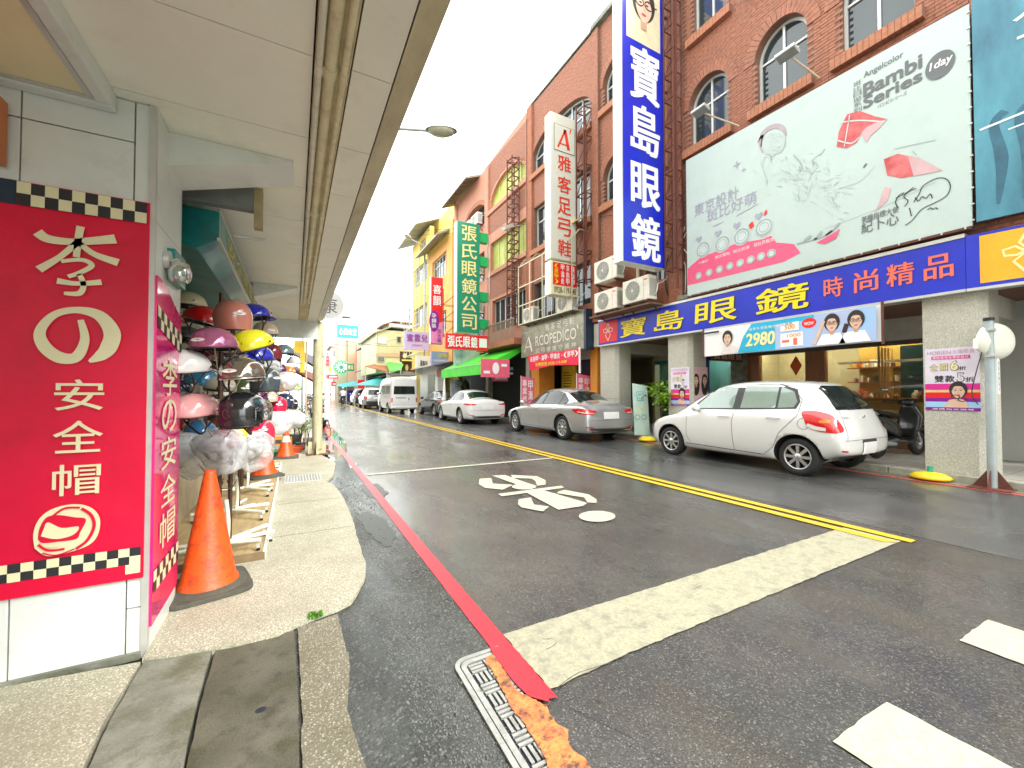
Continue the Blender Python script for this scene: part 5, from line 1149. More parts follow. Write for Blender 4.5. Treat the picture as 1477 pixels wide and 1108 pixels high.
# fascia
t = thing('blue_fascia_sign', 'long blue shop fascia with yellow brush characters across the arcade', 'sign', (8.45, 6, 3.2))
q = MB(); q.box((8.46, 2.02, 2.80), (8.6, 9.98, 3.56)); q.build('fascia_board', blue, t)
q = MB(); q.box((8.445, 2.02, 3.545), (8.6, 9.99, 3.60)); q.box((8.44, 2.02, 2.76), (8.62, 9.99, 2.80)); q.build('edge_strip', alu, t)
P = Panel((8.46, 9.98, 0), (0,-1,0), step=.004)
def rect_px(P, x0, y0, x1, y1, m, k): a = P.uv(x0, y0); b_ = P.uv(x1, y1); P.rect(a[0], a[1], b_[0], b_[1], m, k)
P.rect(.04, 2.86, .84, 3.50, redp, 1)
def logo(P, u, v, s, m, w, k=2):
    for a in (0, 1, 2, 3):
        pass
    P.stroke([(u, v+s), (u-s*.22, v+s*.55), (u, v+s*.2), (u+s*.22, v+s*.55), (u, v+s)], w, m, k, 0)
    P.stroke([(u, v-s), (u-s*.42, v-s*.35), (u, v+s*.05), (u+s*.42, v-s*.35), (u, v-s)], w, m, k, 0)
    P.stroke([(u-s*.05, v+s*.1), (u-s*.3, v-s*.05), (u-s*.7, v), (u-s*.75, v+s*.3), (u-s*.35, v+s*.4), (u-s*.05, v+s*.1)], w, m, k, 0); P.stroke([(u+s*.05, v+s*.1), (u+s*.3, v-s*.05), (u+s*.7, v), (u+s*.75, v+s*.3), (u+s*.35, v+s*.4), (u+s*.05, v+s*.1)], w, m, k, 0)
logo(P, .44, 3.18, .27, white_print, .02)
for c, x0, x1, yt, yb in (('寶', 895, 931, 455, 489), ('島', 944, 985, 447, 478), ('眼', 1003, 1062, 432, 469), ('鏡', 1090, 1165, 407, 452)):
    a_ = P.uv(x0, yb); b_ = P.uv(x1, yt); h = .50; vm = 3.17
    for dx, k_ in ((.014, 2),): P.text(c, a_[0]+dx, vm-h/2-.012, b_[0]+dx, vm+h/2-.012, navy, 2, .045, .06)
    P.text(c, a_[0], vm-h/2, b_[0], vm+h/2, yellowp, 3, .035, .06)
for c, x0, x1 in (('時', 1189, 1216), ('尚', 1233, 1267), ('精', 1280, 1319), ('品', 1334, 1376)):
    a_ = P.uv(x0, 420); b_ = P.uv(x1, 420); P.text(c, a_[0], 3.02, b_[0], 3.37, coral, 3, .03)
P.build('lettering', t)
# corner return of the fascia
t = thing('corner_fascia_sign', 'orange logo panel on the blue fascia where it turns the corner at the right edge', 'sign', (8.5, 1.2, 3.2))
cR = (Vector((8.95, -.9, 0))-Vector((8.46, 2.015, 0))).normalized()
P = Panel((8.46, 2.015, 0), cR); NN = P.N
q = MB(); q.prism([P.P(0, 2.80, 0), P.P(3.0, 2.80, 0), P.P(3.0, 3.56, 0), P.P(0, 3.56, 0)], -NN*.12, blue); q.build('fascia_board', None, t)
q = MB(); q.prism([P.P(0, 2.76, 3), P.P(3.0, 2.76, 3), P.P(3.0, 2.80, 3), P.P(0, 2.80, 3)], -NN*.15, alu); q.build('edge_strip', None, t)
P.rect(.13, 2.85, .95, 3.52, mat('orange_panel', (.85, .42, .02), .35, var=.15, vs=3), 1); logo(P, .54, 3.18, .27, mat('pale_yellow', (.9, .8, .35), .4), .03); P.rect(1.3, 2.9, 2.9, 3.45, redp, 1); P.build('lettering', t)
# billboard
t = thing('contact_lens_billboard', 'large pale mint billboard for contact lenses over the brick wall', 'billboard', (8.4, 4.3, 5))
mint = mat('billboard_mint', (.50, .60, .57), .45, var=.05, vs=1, stain=(.36, .44, .42), ss=1.5, sa=.4)
zt0, zt1, zb0, zb1 = 7.01, 6.86, 3.67, 3.68
q = MB(); q.prism([(8.42, 6.65, zb0), (8.42, 1.94, zb1), (8.42, 1.92, zt1), (8.42, 6.66, zt0)], (.05, 0, 0)); q.build('sheet', mint, t)
q = MB()
for z in (3.66, 5.3, 6.9): q.bar((8.5, 1.95, z), (8.5, 6.6, z), .05)
for k in range(8): q.bar((8.49, 2+k*.65, 3.66), (8.49, 2+k*.65, 6.85), .04)
q.bar((8.42, 1.95, 3.655), (8.42, 6.65, 3.64), .03); q.build('rear_frame', steel_rust, t)
q = MB()
for k in range(20): q.obox((8.41, 2.0+k*.24, 3.66), (.02, .02, .03), None)
for k in range(14): q.obox((8.41, 1.925, 3.75+k*.23), (.02, .03, .02), None)
stuff(q.build('eyelet_ties', alu, t))
P = Panel((8.42, 6.66, 0), (0,-1,0), step=.003)
px_ = lambda pts: [P.uv(*p) for p in pts]
pinkb = mat('billboard_pink', (.80, .10, .22), .45); plaid = mat('billboard_plaid', (.62, .015, .03), .45, var=.3, vs=2, col2=(.8, .25, .25)); greyp = mat('billboard_grey', (.13, .14, .15), .45); lilac = mat('billboard_lilac', (.36, .36, .46), .45); palel = mat('billboard_pale', (.56, .65, .63), .45); soft = mat('billboard_softgrey', (.34, .40, .40), .45)
P.poly(px_([(992,388),(1010,372),(1060,352),(1100,345),(1112,340),(1120,350),(1145,352),(1155,365),(1130,378),(992,412)]), pinkb, 1)
for i, (x, y) in enumerate([(1014,360),(1042,352),(1070,341),(1102,328)]):
    u, v = P.uv(x, y); P.ell(u, v, .19-.0*i, .19, palel, 2); P.ring(u, v, .17, .17, .035, soft, 3); P.ring(u, v, .10, .10, .012, soft, 3)
    hx_, hy_ = u-.10, v+.25; P.poly([(hx_, hy_-.07), (hx_+.09, hy_+.04), (hx_+.05, hy_+.09), (hx_, hy_+.06), (hx_-.05, hy_+.09), (hx_-.09, hy_+.04)], lilac, 3)
for i in range(8):
    x = 1008+i*15; y = 398-i*4.6; u, v = P.uv(x, y); P.ell(u, v, .085, .085, palel, 3); P.ring(u, v, .075, .075, .02, soft, 4)
def tx(s, x0, yb, x1, yt, m, k=3, bold=.0, slant=0):
    """text box by lower-left and upper-right corner, heights measured where they stand"""
    a_ = P.uv(x0, yb); b_ = P.uv(x1, yt); P.text(s, a_[0], a_[1], b_[0], b_[1], m, k, bold, slant)
def txu(s, x0, y0, x1, h, m, k=3, bold=0, slant=0):
    a_ = P.uv(x0, y0); u1 = P.uv(x1, y0)[0]; P.text(s, a_[0], a_[1], u1, a_[1]+h, m, k, bold, slant)
txu('Angelcolor', 1246, 116, 1304, .13, greyp, 3, .01); txu('Bambi', 1246, 141, 1331, .225, greyp, 3, .045); txu('Series', 1246, 158, 1331, .19, greyp, 3, .045); txu('バンビシリーズ', 1266, 157, 1309, .06, greyp, 3, .02)
u, v = P.uv(1236, 116); P.column('斑比日拋系列', u-.05, u+.06, P.uv(1236, 163)[1], P.uv(1236, 117)[1], greyp, 3, .01)
u, v = P.uv(1356, 94); P.ell(u, v, .16, .20, greyp, 3); P.text('1day', u-.12, v-.06, u+.12, v+.09, white_print, 4, .02, .15)
# pale figure with red tartan
P.poly(px_([(1207,212),(1210,190),(1222,165),(1240,160),(1262,168),(1280,172),(1268,186),(1256,196),(1250,206),(1243,192),(1236,206),(1222,214)]), plaid, 2)
P.stroke(px_([(1212,172+5),(1240,174),(1275,176)]), .02, palel, 3); P.stroke(px_([(1209,203),(1228,207),(1240,198)]), .02, palel, 3); P.stroke(px_([(1226,166),(1218,212)]), .015, palel, 3)
P.poly(px_([(1275,230),(1295,222),(1325,228),(1360,246),(1330,252),(1300,257),(1280,253)]), plaid, 2)
P.poly(px_([(1243,192),(1250,206),(1256,196),(1268,186),(1280,172),(1266,176),(1250,184)]), mat('billboard_rose', (.62, .40, .42), .45), 2.5)
P.poly(px_([(1310,226),(1325,228),(1360,246),(1330,252),(1318,254)]), mat('billboard_rose', (.62, .40, .42), .45), 2.5)
P.poly(px_([(1276,270),(1286,272),(1280,290),(1262,306),(1270,288)]), mat('billboard_rose', (.62, .40, .42), .45), 2)
hairp = mat('billboard_hair', (.40, .33, .36), .45)
P.stroke(px_([(1100,220),(1097,205),(1103,190),(1118,182),(1130,186),(1134,196)]), [.02,.07,.10,.09,.07,.02], hairp, 3); P.stroke(px_([(1093,206),(1100,196),(1098,212)]), [.03,.05,.02], hairp, 3)
for pts, w in (([(1118,205),(1124,204)], .012), ([(1124,198),(1129,197)], .01), ([(1122,214),(1127,212)], .018), ([(1112,196),(1117,194)], .01), ([(1133,196),(1132,210),(1124,218),(1114,216)], .008), ([(1145,224),(1154,234),(1158,244)], .02), ([(1105,225),(1100,240),(1108,262)], .008), ([(1183,222),(1172,232),(1180,240),(1170,252)], .009), ([(1190,215),(1182,225)], .014), ([(1150,245),(1170,250),(1166,262)], .009), ([(1203,268),(1210,262)], .012), ([(1246,242),(1250,236)], .028), ([(1172,262),(1165,286)], .007), ([(1290,215),(1350,202)], .01), ([(1316,218),(1322,224)], .01), ([(1210,272),(1240,262),(1262,240)], .006), ([(1190,330),(1270,300),(1350,262)], .006), ([(1150,352),(1190,340),(1212,322)], .03), ([(1160,348),(1170,340)], .05), ([(1175,346),(1186,334)], .05), ([(1192,340),(1200,332)], .05)):
    P.stroke(px_(pts), w, soft if w != .028 else greyp, 3)
rb = random.Random(5)
furm = mat('billboard_fur', (.45, .54, .52), .45)
for k in range(150):
    t_ = rb.random(); x = 1100+t_*115+rb.gauss(0, 8); y = 232+t_*55+rb.gauss(0, 20); a = rb.uniform(-.9, .9)+.6; L_ = rb.uniform(5, 13)
    P.stroke(px_([(x, y), (x+L_*math.cos(a)*.5+1, y+L_*math.sin(a)*.5-1), (x+L_*math.cos(a), y+L_*math.sin(a))]), [.002, rb.uniform(.006, .020), .002], [palel, furm, palel][k % 3] if k % 7 else soft, 2.2+k*.004, 3)
P.poly(px_([(1097,212),(1102,200),(1112,192),(1124,192),(1132,200),(1133,211),(1127,220),(1116,224),(1104,222)]), furm, 2.5)
P.poly(px_([(1178,350),(1200,338),(1212,330),(1206,344),(1190,352)]), pinkb, 4); P.poly(px_([(1103,306),(1106,302),(1107,308),(1102,312)]), redp, 4); P.poly(px_([(1080,325),(1086,319),(1088,326),(1083,331)]), redp, 4)
txu('東京設計', 1002, 314, 1066, .30, lilac, 3, .01, .0); txu('斑比好萌', 1020, 322, 1092, .27, lilac, 3, .01)
P.stroke(px_([(1028,327),(1044,320)]), .015, lilac, 3); P.stroke(px_([(1062,312),(1094,294)]), .015, lilac, 3)
for x, y, r in ((1063, 238, .10), (1073, 245, .06)):
    u, v = P.uv(x, y); P.poly([(u, v+r), (u+r*.2, v+r*.2), (u+r, v), (u+r*.2, v-r*.2), (u, v-r), (u-r*.2, v-r*.2), (u-r, v), (u-r*.2, v+r*.2)], lilac, 3)
txu('小鹿棕', 1008, 382, 1022, .06, white_print, 4); txu('斑比琥珀', 1032, 374, 1053, .07, white_print, 4, .01); txu('斑比奶茶', 1058, 366, 1082, .07, white_print, 4, .01); txu('斑比貝殼灰', 1088, 357, 1117, .08, white_print, 4, .01)
txu('美瞳指標大使', 1243, 322, 1297, .105, greyp, 3, .012); txu('紀卜心', 1243, 338, 1297, .20, greyp, 3, .012)
P.stroke(px_([(1305,278),(1297,282),(1292,292),(1296,300)]), .013, black_print, 3); P.stroke(px_([(1292,286),(1305,280),(1318,270)]), .010, black_print, 3)
for pts in ([(1305,298),(1310,290),(1304,284),(1312,276),(1322,272)], [(1318,292),(1326,280),(1332,268),(1350,258),(1364,258),(1371,268),(1366,282),(1350,292),(1330,302),(1316,318),(1306,325)], [(1320,285),(1325,290),(1330,284),(1336,286),(1342,280),(1345,286)], [(1312,300),(1315,312)], [(1338,303),(1342,300),(1346,302),(1350,300),(1353,302)]): P.stroke(px_(pts), .012, black_print, 3)
P.build('print', t)
# blue billboard beyond the corner
t = thing('blue_corner_billboard', 'tall blue transitions billboard cut off by the right edge of the view', 'billboard', (8.5, 1.2, 5))
P = Panel((8.44, 1.90, 0), cR); NN = P.N
q = MB(); q.prism([P.P(0.0, 3.72, 0), P.P(2.8, 3.72, 0), P.P(2.8, 8.2, 0), P.P(0.0, 6.95, 0)], -NN*.05, mat('billboard_blue', (.05, .22, .34), .35, var=.45, vs=1.3, col2=(.10, .34, .44), stretch=(1, 1, .35))); q.build('sheet', None, t)
pale = mat('billboard_letter', (.72, .80, .84), .4)
P.text('全', .36, 6.05, 1.0, 6.55, pale, 2, .01); P.text('Tr', .55, 5.72, .95, 5.98, pale, 2, .03); P.text('光', .58, 5.22, 1.02, 5.60, pale, 2, .01); P.line('ansitions', .98, 5.72, .22, pale, 2, .03); P.line('視線', 1.1, 6.05, .5, pale, 2, .01)
figs = mat('billboard_bluefig', (.03, .13, .20), .4, var=.4, vs=3)
for k in range(6): P.stroke([(.2+k*.22, 3.9), (.24+k*.22, 4.5), (.18+k*.22, 5.0), (.28+k*.22, 5.15)], [.03, .12, .09, .10], figs, 1)
P.stroke([(.05, 5.0), (1.4, 5.15)], .03, pale, 2); P.stroke([(.3, 4.88), (1.4, 4.98)], .02, pale, 2)
P.build('print', t)
# hanging banner 2980
t = thing('price_banner', 'hanging cyan and white banner priced 2980 under the blue fascia', 'banner', (8.35, 4.5, 2.45))
P = Panel((8.36, 6.2, 0), (0,-1,0)); bl = lambda pts: [P.uv(*p) for p in pts]
q = MB(); ny = 24
for i in range(ny):
    f = lambda i: (8.36+.012*math.sin(i*.9), 6.2-3.28*i/ny)
    (xa_, ya_), (xb_, yb_) = f(i), f(i+1); q.add([(xa_+.02, ya_, 2.15), (xb_+.02, yb_, 2.15), (xb_+.02, yb_, 2.75), (xa_+.02, ya_, 2.75)], [(0, 1, 2, 3)], None, True)
q.build('cloth', white_print, t)
cy_ = mat('banner_cyan', (.02, .42, .66), .4, var=.15, vs=2); cyl_ = mat('banner_lilac', (.55, .55, .80), .4, var=.15, vs=2, col2=(.3, .55, .85)); sk = mat('skin_print', (.72,.48,.36), .5); hr = mat('hair', (.03,.02,.02), .6)
P.poly([(.85, 2.16), (1.62, 2.16), (1.62, 2.74), (1.15, 2.74), (.98, 2.5)], cy_, 4); P.rect(1.62, 2.16, 3.2, 2.74, cyl_, 4); P.rect(1.5, 2.66, 2.3, 2.74, cy_, 5)
P.rect(.05, 2.66, .42, 2.70, navy, 5); face(P, .62, 2.50, .15, 5); P.poly([(.45, 2.16), (.85, 2.16), (.80, 2.34), (.55, 2.34)], mat('blouse_print', (.75, .68, .66), .5), 5)
P.text('2980', 1.03, 2.28, 1.60, 2.54, mat('pale_yellow', (.9, .8, .35), .4), 6, .045, .1); P.row('全新多焦點鏡片超值優惠', 1.1, 1.95, 2.60, 2.66, white_print, 6, .01)
P.rect(1.72, 2.50, 2.05, 2.66, white_print, 6); P.rect(1.72, 2.20, 2.12, 2.46, white_print, 6); P.text('500', 1.80, 2.53, 1.98, 2.62, mat('orange_text', (.8,.3,.05), .4), 7, .03); P.text('1000', 1.84, 2.37, 2.08, 2.44, mat('orange_text', (.8,.3,.05), .4), 7, .01); P.rect(1.95, 2.22, 2.02, 2.35, coral, 7); P.rect(1.75, 2.28, 1.88, 2.33, coral, 7)
P.ell(2.22, 2.6, .12, .09, redp, 6); P.text('WOW', 2.14, 2.56, 2.30, 2.62, white_print, 7, .02)
for u in (2.58, 2.93):
    face(P, u, 2.53, .155, 6.5); P.ring(u-.04, 2.54, .04, .028, .007, black_print, 9); P.ring(u+.045, 2.54, .04, .028, .007, black_print, 9); P.poly([(u-.25, 2.17), (u+.2, 2.17), (u+.12, 2.36), (u-.15, 2.36)], white_print, 6)
    if u > 2.8: P.stroke([(u-.13, 2.5), (u-.17, 2.35)], .07, hr, 6)
P.stroke([(2.30, 2.2), (2.40, 2.45), (2.46, 2.6)], .05, sk, 7); P.build('print', t)
q = MB()
for y in (6.19, 2.93): q.bar((8.375, y, 2.1), (8.375, y, 2.8), .03)
q.build('pole', steel_rust, t)
# big vertical blue sign
def lattice(q, x0, x1, y, z0, z1, dy=.35, st=.62, w=.035):
    for yy in (y, y+dy):
        for x in (x0, x1): q.bar((x, yy, z0), (x, yy, z1), w)
    z = z0; k = 0
    while z < z1-.05:
        for yy in (y, y+dy): q.bar((x0, yy, z), (x1, yy, z), w*.8); q.bar((x0, yy, z), (x1, yy, min(z+st, z1)), w*.6)
        for x in (x0, x1): q.bar((x, y, z), (x, y+dy, z), w*.8)
        z += st; k += 1
def vsign(name, label, x0, x1, y, z0, z1, d, face, side, cat='sign'):
    t = thing(name, label, cat, ((x0+x1)/2, y, z0)); q = MB(); q.box((x0, y, z0), (x1, y+d, z1)); o = q.build('light_box', side, t, bevel=.01)
    q = MB(); q.box((x0+.012, y-.012, z0+.012), (x1-.012, y-.0005, z1-.012)); q.build('face', face, t); return t
BY = 7.25
t = vsign('blue_vertical_sign', 'huge blue vertical sign with four white characters and a face picture on top', 6.88, 8.35, BY, 4.47, 12.6, .30, blue, mat('sign_side_white', (.74, .80, .74), .4, var=.08, vs=1, stain=(.5,.6,.5), ss=1, sa=.5))
q = MB(); q.box((6.87, BY-.02, 4.46), (6.90, BY-.0, 12.6)); q.box((8.33, BY-.02, 4.46), (8.36, BY-.0, 12.6)); q.build('edge_strip', alu, t)
P = Panel((6.88, BY-.013, 0), (1,0,0), step=.004)
for c, yt, yb in (('寶', 72, 147), ('島', 155, 222), ('眼', 238, 300), ('鏡', 312, 375)):
    z1_ = P.uv(930, yt)[1]; z0_ = P.uv(930, yb)[1]; P.text(c, P.uv(911, 300)[0], z0_, P.uv(951, 300)[0], z1_, white_print, 2, .045)
zt_ = P.uv(930, 0)[1]; zb_ = P.uv(930, 66)[1]
P.rect(.16, zb_, 1.32, 11.9, mat('portrait_ground', (.70, .62, .42), .5), 1); u, v = .74, (zb_+11.8)/2
face(P, u, v+.1, .5, 3); P.ring(u-.15, v+.15, .15, .12, .025, black_print, 6); P.ring(u+.17, v+.15, .15, .12, .025, black_print, 6); P.stroke([(u-.45, v+.2), (u-.3, v+.16)], .03, black_print, 6); P.stroke([(u+.32, v+.16), (u+.45, v+.2)], .03, black_print, 6)
P.build('lettering', t)
q = MB(); lattice(q, 8.27, 8.55, 6.88, 4.4, 12.6, .3, .62, .03); q.bar((8.33, 6.86, 3.9), (8.33, 6.86, 12.6), .045)
for z in (5.2, 7.2, 9.2, 11.2): q.bar((8.5, BY+.1, z), (XF, BY+.1, z), .05)
q.build('support_frame', steel_rust, t)
# white vertical sign
AY = 10.9
wf = mat('sign_face_white', (.64, .65, .57), .4, var=.04); redbr = mat('red_brush', (.72, .045, .02), .45)
t = vsign('white_vertical_sign', 'white vertical sign with red characters for a sandal shop', 7.26, 8.34, AY, PY(815, 376, AY).z, 10.5, .34, wf, mat('sign_side_cream', (.74, .74, .60), .45, var=.08))
P = Panel((7.26, AY-.013, 0), (1,0,0), step=.004)
for c, yt, yb in (('雅', 226, 248), ('客', 256, 279), ('足', 286, 310), ('弓', 316, 341), ('鞋', 347, 370)):
    P.text(c, .28, P.uv(815, yb)[1], .80, P.uv(815, yt)[1], redbr, 3, .025)
za, zb2 = P.uv(815, 221)[1], P.uv(815, 183)[1]; P.rect(.13, za, .96, zb2, black_print, 2); P.rect(.145, za+.015, .945, zb2-.015, wf, 3)
P.stroke([(.28, za+.12), (.58, zb2-.12)], .07, redbr, 4, 0); P.stroke([(.56, zb2-.12), (.71, za+.12)], .12, redbr, 4, 0); P.stroke([(.38, za+.26), (.64, za+.26)], .045, redbr, 4, 0); P.stroke([(.75, zb2-.22), (.80, zb2-.05)], [.02, .07], redbr, 4, 0)
P.build('lettering', t)
q = MB(); lattice(q, 8.25, 8.62, 10.42, 5.0, 10.9, .4, .95, .035); q.bar((8.3, 10.38, 4.8), (8.3, 10.38, 10.2), .04)
for z in (5.0, 7.0, 9.0): q.bar((8.0, AY+.3, z), (XF, AY+.3, z), .05)
q.build('support_frame', steel_rust, t)
t = vsign('phone_number_sign', 'small red and cream light box with a phone number below the white vertical sign', 7.26, 8.34, AY, PY(815, 427, AY).z, PY(815, 379, AY).z, .34, mat('cream_face', (.78, .74, .48), .4), mat('sign_side_cream', (.74, .74, .60), .45))
P = Panel((7.14, AY-.013, 0), (1,0,0), step=.004); va, vb, vc = PY(815, 426, AY).z, PY(815, 413, AY).z, PY(815, 381, AY).z
P.rect(.20, vb, 1.16, vc, redp, 2)
for j, s_ in enumerate(('養指甲', '灰指甲', '甲溝炎')): P.column(s_, .93-j*.21, 1.06-j*.21, vb+.03, vc-.03, white_print, 3, .03)
P.column('(厚甲)', .26, .40, vb+.03, vc-.03, mat('yellow_print', (.8, .6, .1), .4), 3, .03); P.text('0928-119-048', .24, va+.05, 1.12, vb-.05, black_print, 3, .005); P.build('lettering', t)
# arcopedico fascia
t = thing('grey_metal_fascia_sign', 'brushed grey metal fascia with pale raised shop lettering', 'sign', (8.3, 12.5, 3.4))
gm = mat('brushed_metal', (.30, .30, .24), .32, .65, var=.35, vs=5, stain=(.55, .53, .42), ss=1.5, sa=.6)
q = MB(); q.box((8.3, 10.42, 2.75), (8.58, 14.66, 4.03)); q.build('panel', gm, t)
q = MB(); q.box((8.29, 10.40, 2.72), (8.59, 10.52, 4.05)); q.build('end_cap', navy, t)
P = Panel((8.3, 14.66, 0), (0,-1,0), step=.012); lm = mat('letter_silver', (.78, .78, .68), .3, .3)
P.text('RCOPEDICO', 1.15, 3.12, 3.75, 3.50, lm, 1, .0); P.stroke([(.25, 2.95), (.62, 3.55)], .04, lm, 1, 0); P.stroke([(.62, 3.55), (.88, 2.95)], .10, lm, 1, 0); P.stroke([(.38, 3.15), (.78, 3.15)], .04, lm, 1, 0); P.rect(.1, 2.9, .11, 3.75, lm, 1); P.rect(.1, 3.74, 1.0, 3.75, lm, 1)
P.row('雅客足弓鞋', 1.8, 3.7, 3.62, 3.86, lm, 1, .0, .3); P.row('足弓健康守護神', 1.1, 3.8, 2.84, 3.02, lm, 1, .01, .3); P.stroke([(3.8, 3.58), (3.85, 3.44)], .05, lm, 1, 0); P.build('lettering', t)
# red banner under it
t = thing('red_hanging_banner', 'red cloth banner with white and yellow writing under the grey metal fascia', 'banner', (8.2, 12.3, 2.5))
P = Panel((8.22, 14.0, 0), (0,-1,0)); q = MB(); q.add([(8.25, 14.03, 2.80), (8.25, 10.65, 2.76), (8.25, 10.68, 2.22), (8.25, 12.3, 2.30), (8.25, 13.9, 2.18)], [(0, 1, 2, 3, 4)]); q.build('cloth', mat('banner_red', (.75, .01, .06), .5, var=.12, vs=3), t)
P.O = Vector((8.245, 14.0, 0)); P.row('灰指甲‧凍甲‧甲溝炎‧(厚甲)', .15, 3.25, 2.52, 2.72, white_print, 1, .03); P.text('免費檢測 0928-119-048', .55, 2.32, 2.6, 2.46, yellowp, 1, .02); P.build('lettering', t)
q = MB(); q.cyl((8.27, 10.7, 1.95), (8.27, 10.7, 2.8), .035, n=8); q.build('pole', white_print, t)
# green vertical sign
GY = 17.6
grn = mat('sign_green', (.01, .25, .14), .4, var=.08, vs=1); goldc = mat('gold_print', (.82, .72, .30), .4)
t = vsign('green_vertical_sign', 'tall green vertical sign with six gold characters', 6.55, 7.70, GY, 4.10, 9.28, .4, grn, mat('sign_side_mint', (.5, .72, .6), .4))
P = Panel((6.55, GY-.013, 0), (1,0,0), step=.005); P.column('張氏眼鏡公司', .24, .98, 4.2, 9.18, goldc, 2, .025, .16); P.build('lettering', t)
q = MB(); 
for z in (8.5, 7.35, 5.65, 4.35): q.box((7.73, GY+.03, z), (8.15, GY+.33, z+.45), mat('panel_green', (.01, .40, .12), .4))
q.bar((8.2, GY, 4), (8.2, GY, 8.9), .04, m=alu); q.build('side_panels', None, t)
q = MB(); lattice(q, 8.2, 8.55, GY-2.3, 4.3, 11.6, .45, .4, .045); q.build('support_frame', steel_rust, t)
# red sign
RY = 22
t = vsign('red_vertical_sign', 'red and pink vertical sign of a maternity wear shop left of the green sign', 6.66, 7.36, RY, 4.03, 7.80, .3, redp, alu)
P = Panel((6.66, RY-.013, 0), (1,0,0), step=.006); P.text('喜', .12, 6.85, .58, 7.35, white_print, 3, .03); P.text('韻', .12, 6.2, .58, 6.75, white_print, 3, .03)
P.poly([(.02, 4.06), (.68, 4.06), (.68, 5.3), (.4, 5.2), (.02, 4.7)], mat('sign_pink', (.85, .25, .50), .4), 2); P.ell(.18, 5.3, .28, .6, mat('sign_purple', (.25, .01, .30), .4), 3); P.column('孕婦裝', .04, .30, 4.9, 5.75, white_print, 4, .02); P.column('加大碼', .36, .58, 4.1, 4.9, mat('sign_purple', (.25, .01, .30), .4), 4, .02); P.build('lettering', t)
q = MB(); lattice(q, 7.4, 8.4, RY+.05, 4.5, 7.2, .3, .9, .03); q.build('support_frame', steel_rust, t)

def boxsign(name, label, corners, y=None, x=None, m=None, side=None, d=.15, txt=(), cat='sign'):
    """sign given by photo pixels on plane y (faces the camera) or plane x (faces the street): corners = (x0,ytop,x1,ybot)"""
    x0, yt, x1, yb = corners
    if y is not None:
        a_ = PY(x0, yb, y); b_ = PY(x1, yt, y); P = Panel((a_.x, y, a_.z), (1,0,0), step=.01); w = b_.x-a_.x; h = b_.z-a_.z; loc = (a_.x, y, a_.z); q = MB(); q.box((a_.x, y, a_.z), (b_.x, y+d, b_.z))
    else:
        a_ = PX(x0, yb, x); b_ = PX(x1, yb, x); tl = PX(x0, yt, x); P = Panel((x, a_.y, a_.z), (0,-1,0), step=.01); w = a_.y-b_.y; h = tl.z-a_.z; loc = (x, a_.y, a_.z); q = MB(); q.box((x, b_.y, a_.z), (x+d, a_.y, a_.z+h))
    t = thing(name, label, cat, loc); q.build('board', m, t, bevel=.0)
    for s_, u0, v0, u1, v1, mm, bo in txt:
        if s_ == '#': P.rect(u0*w, v0*h, u1*w, v1*h, mm, 1)
        elif s_ == 'o': P.ell(u0*w, v0*h, u1*w, v1*h, mm, 2)
        elif s_.startswith('|'): P.column(s_[1:], u0*w, u1*w, v0*h, v1*h, mm, 3, bo)
        else: P.row(s_, u0*w, u1*w, v0*h, v1*h, mm, 3, bo) if any(ord(c) > 999 for c in s_) else P.text(s_, u0*w, v0*h, u1*w, v1*h, mm, 3, bo)
    if txt: P.build('lettering', t)
    return t
lilac2 = mat('sign_lilac', (.55, .48, .72), .4); magp = mat('magenta_print', (.6, .02, .25), .4); brown_s = mat('sign_brown', (.07, .03, .02), .5)
boxsign('red_horizontal_sign', 'red horizontal sign with white characters under the green vertical sign', (643, 485, 704, 503), y=16.8, m=redp, txt=[('張氏眼鏡', .03, .15, .74, .85, white_print, .04), ('#', .78, .2, .97, .8, white_print, 0)])
boxsign('lilac_sign', 'lilac rectangular hanging sign with three purple characters', (583, 480, 620, 504), y=28.3, m=lilac2, txt=[('蜜雲兒', .08, .45, .92, .85, mat('sign_purple', (.25, .01, .30), .4), .02), ('HONEY', .3, .2, .7, .3, magp, 0)])
boxsign('brown_sign', 'small dark brown sign with cream emblems under the lilac sign', (577, 508, 601, 522), y=36, m=brown_s, txt=[('o', .28, .6, .13, .25, goldc, 0), ('o', .72, .6, .13, .25, goldc, 0), ('#', .1, .1, .9, .25, goldc, 0)])
boxsign('brown_sign', 'lower dark brown sign with figures directly under the first brown sign', (580, 523, 602, 538), y=36.5, m=brown_s, txt=[('o', .3, .5, .1, .3, goldc, 0), ('o', .7, .5, .1, .3, redp, 0)])
gradp = mat('sign_gradient', (.45, .30, .70), .4, var=.3, vs=1, col2=(.25, .60, .80)); paleb = mat('poster_paleblue', (.35, .52, .72), .4, var=.5, vs=1.5, col2=(.75, .78, .82))
boxsign('pastel_shop_sign', 'purple to cyan shop sign right of the white shop wall', (622, 508, 652, 528), y=24.2, m=gradp, txt=[('喜韻', .3, .6, .75, .9, yellowp, .03), ('FASHION', .1, .3, .9, .45, white_print, .02)])
boxsign('blue_poster_board', 'pale blue photographic poster board above the green awning', (655, 503, 692, 528), y=19.6, m=paleb, d=.08)
boxsign('white_shop_wall_sign', 'white shop sign board with dark grey characters left of the pastel sign', (600, 514, 622, 540), y=28, m=white_panel, txt=[('服飾坊', .25, .45, .75, .75, black_print, .02)])
boxsign('cyan_street_sign', 'cyan horizontal sign with white brush characters hung high over the street', (486, 470, 517, 487), y=48, m=mat('sign_cyan', (.02, .42, .55), .4), txt=[('心苑食堂', .08, .25, .92, .75, white_print, .03)])
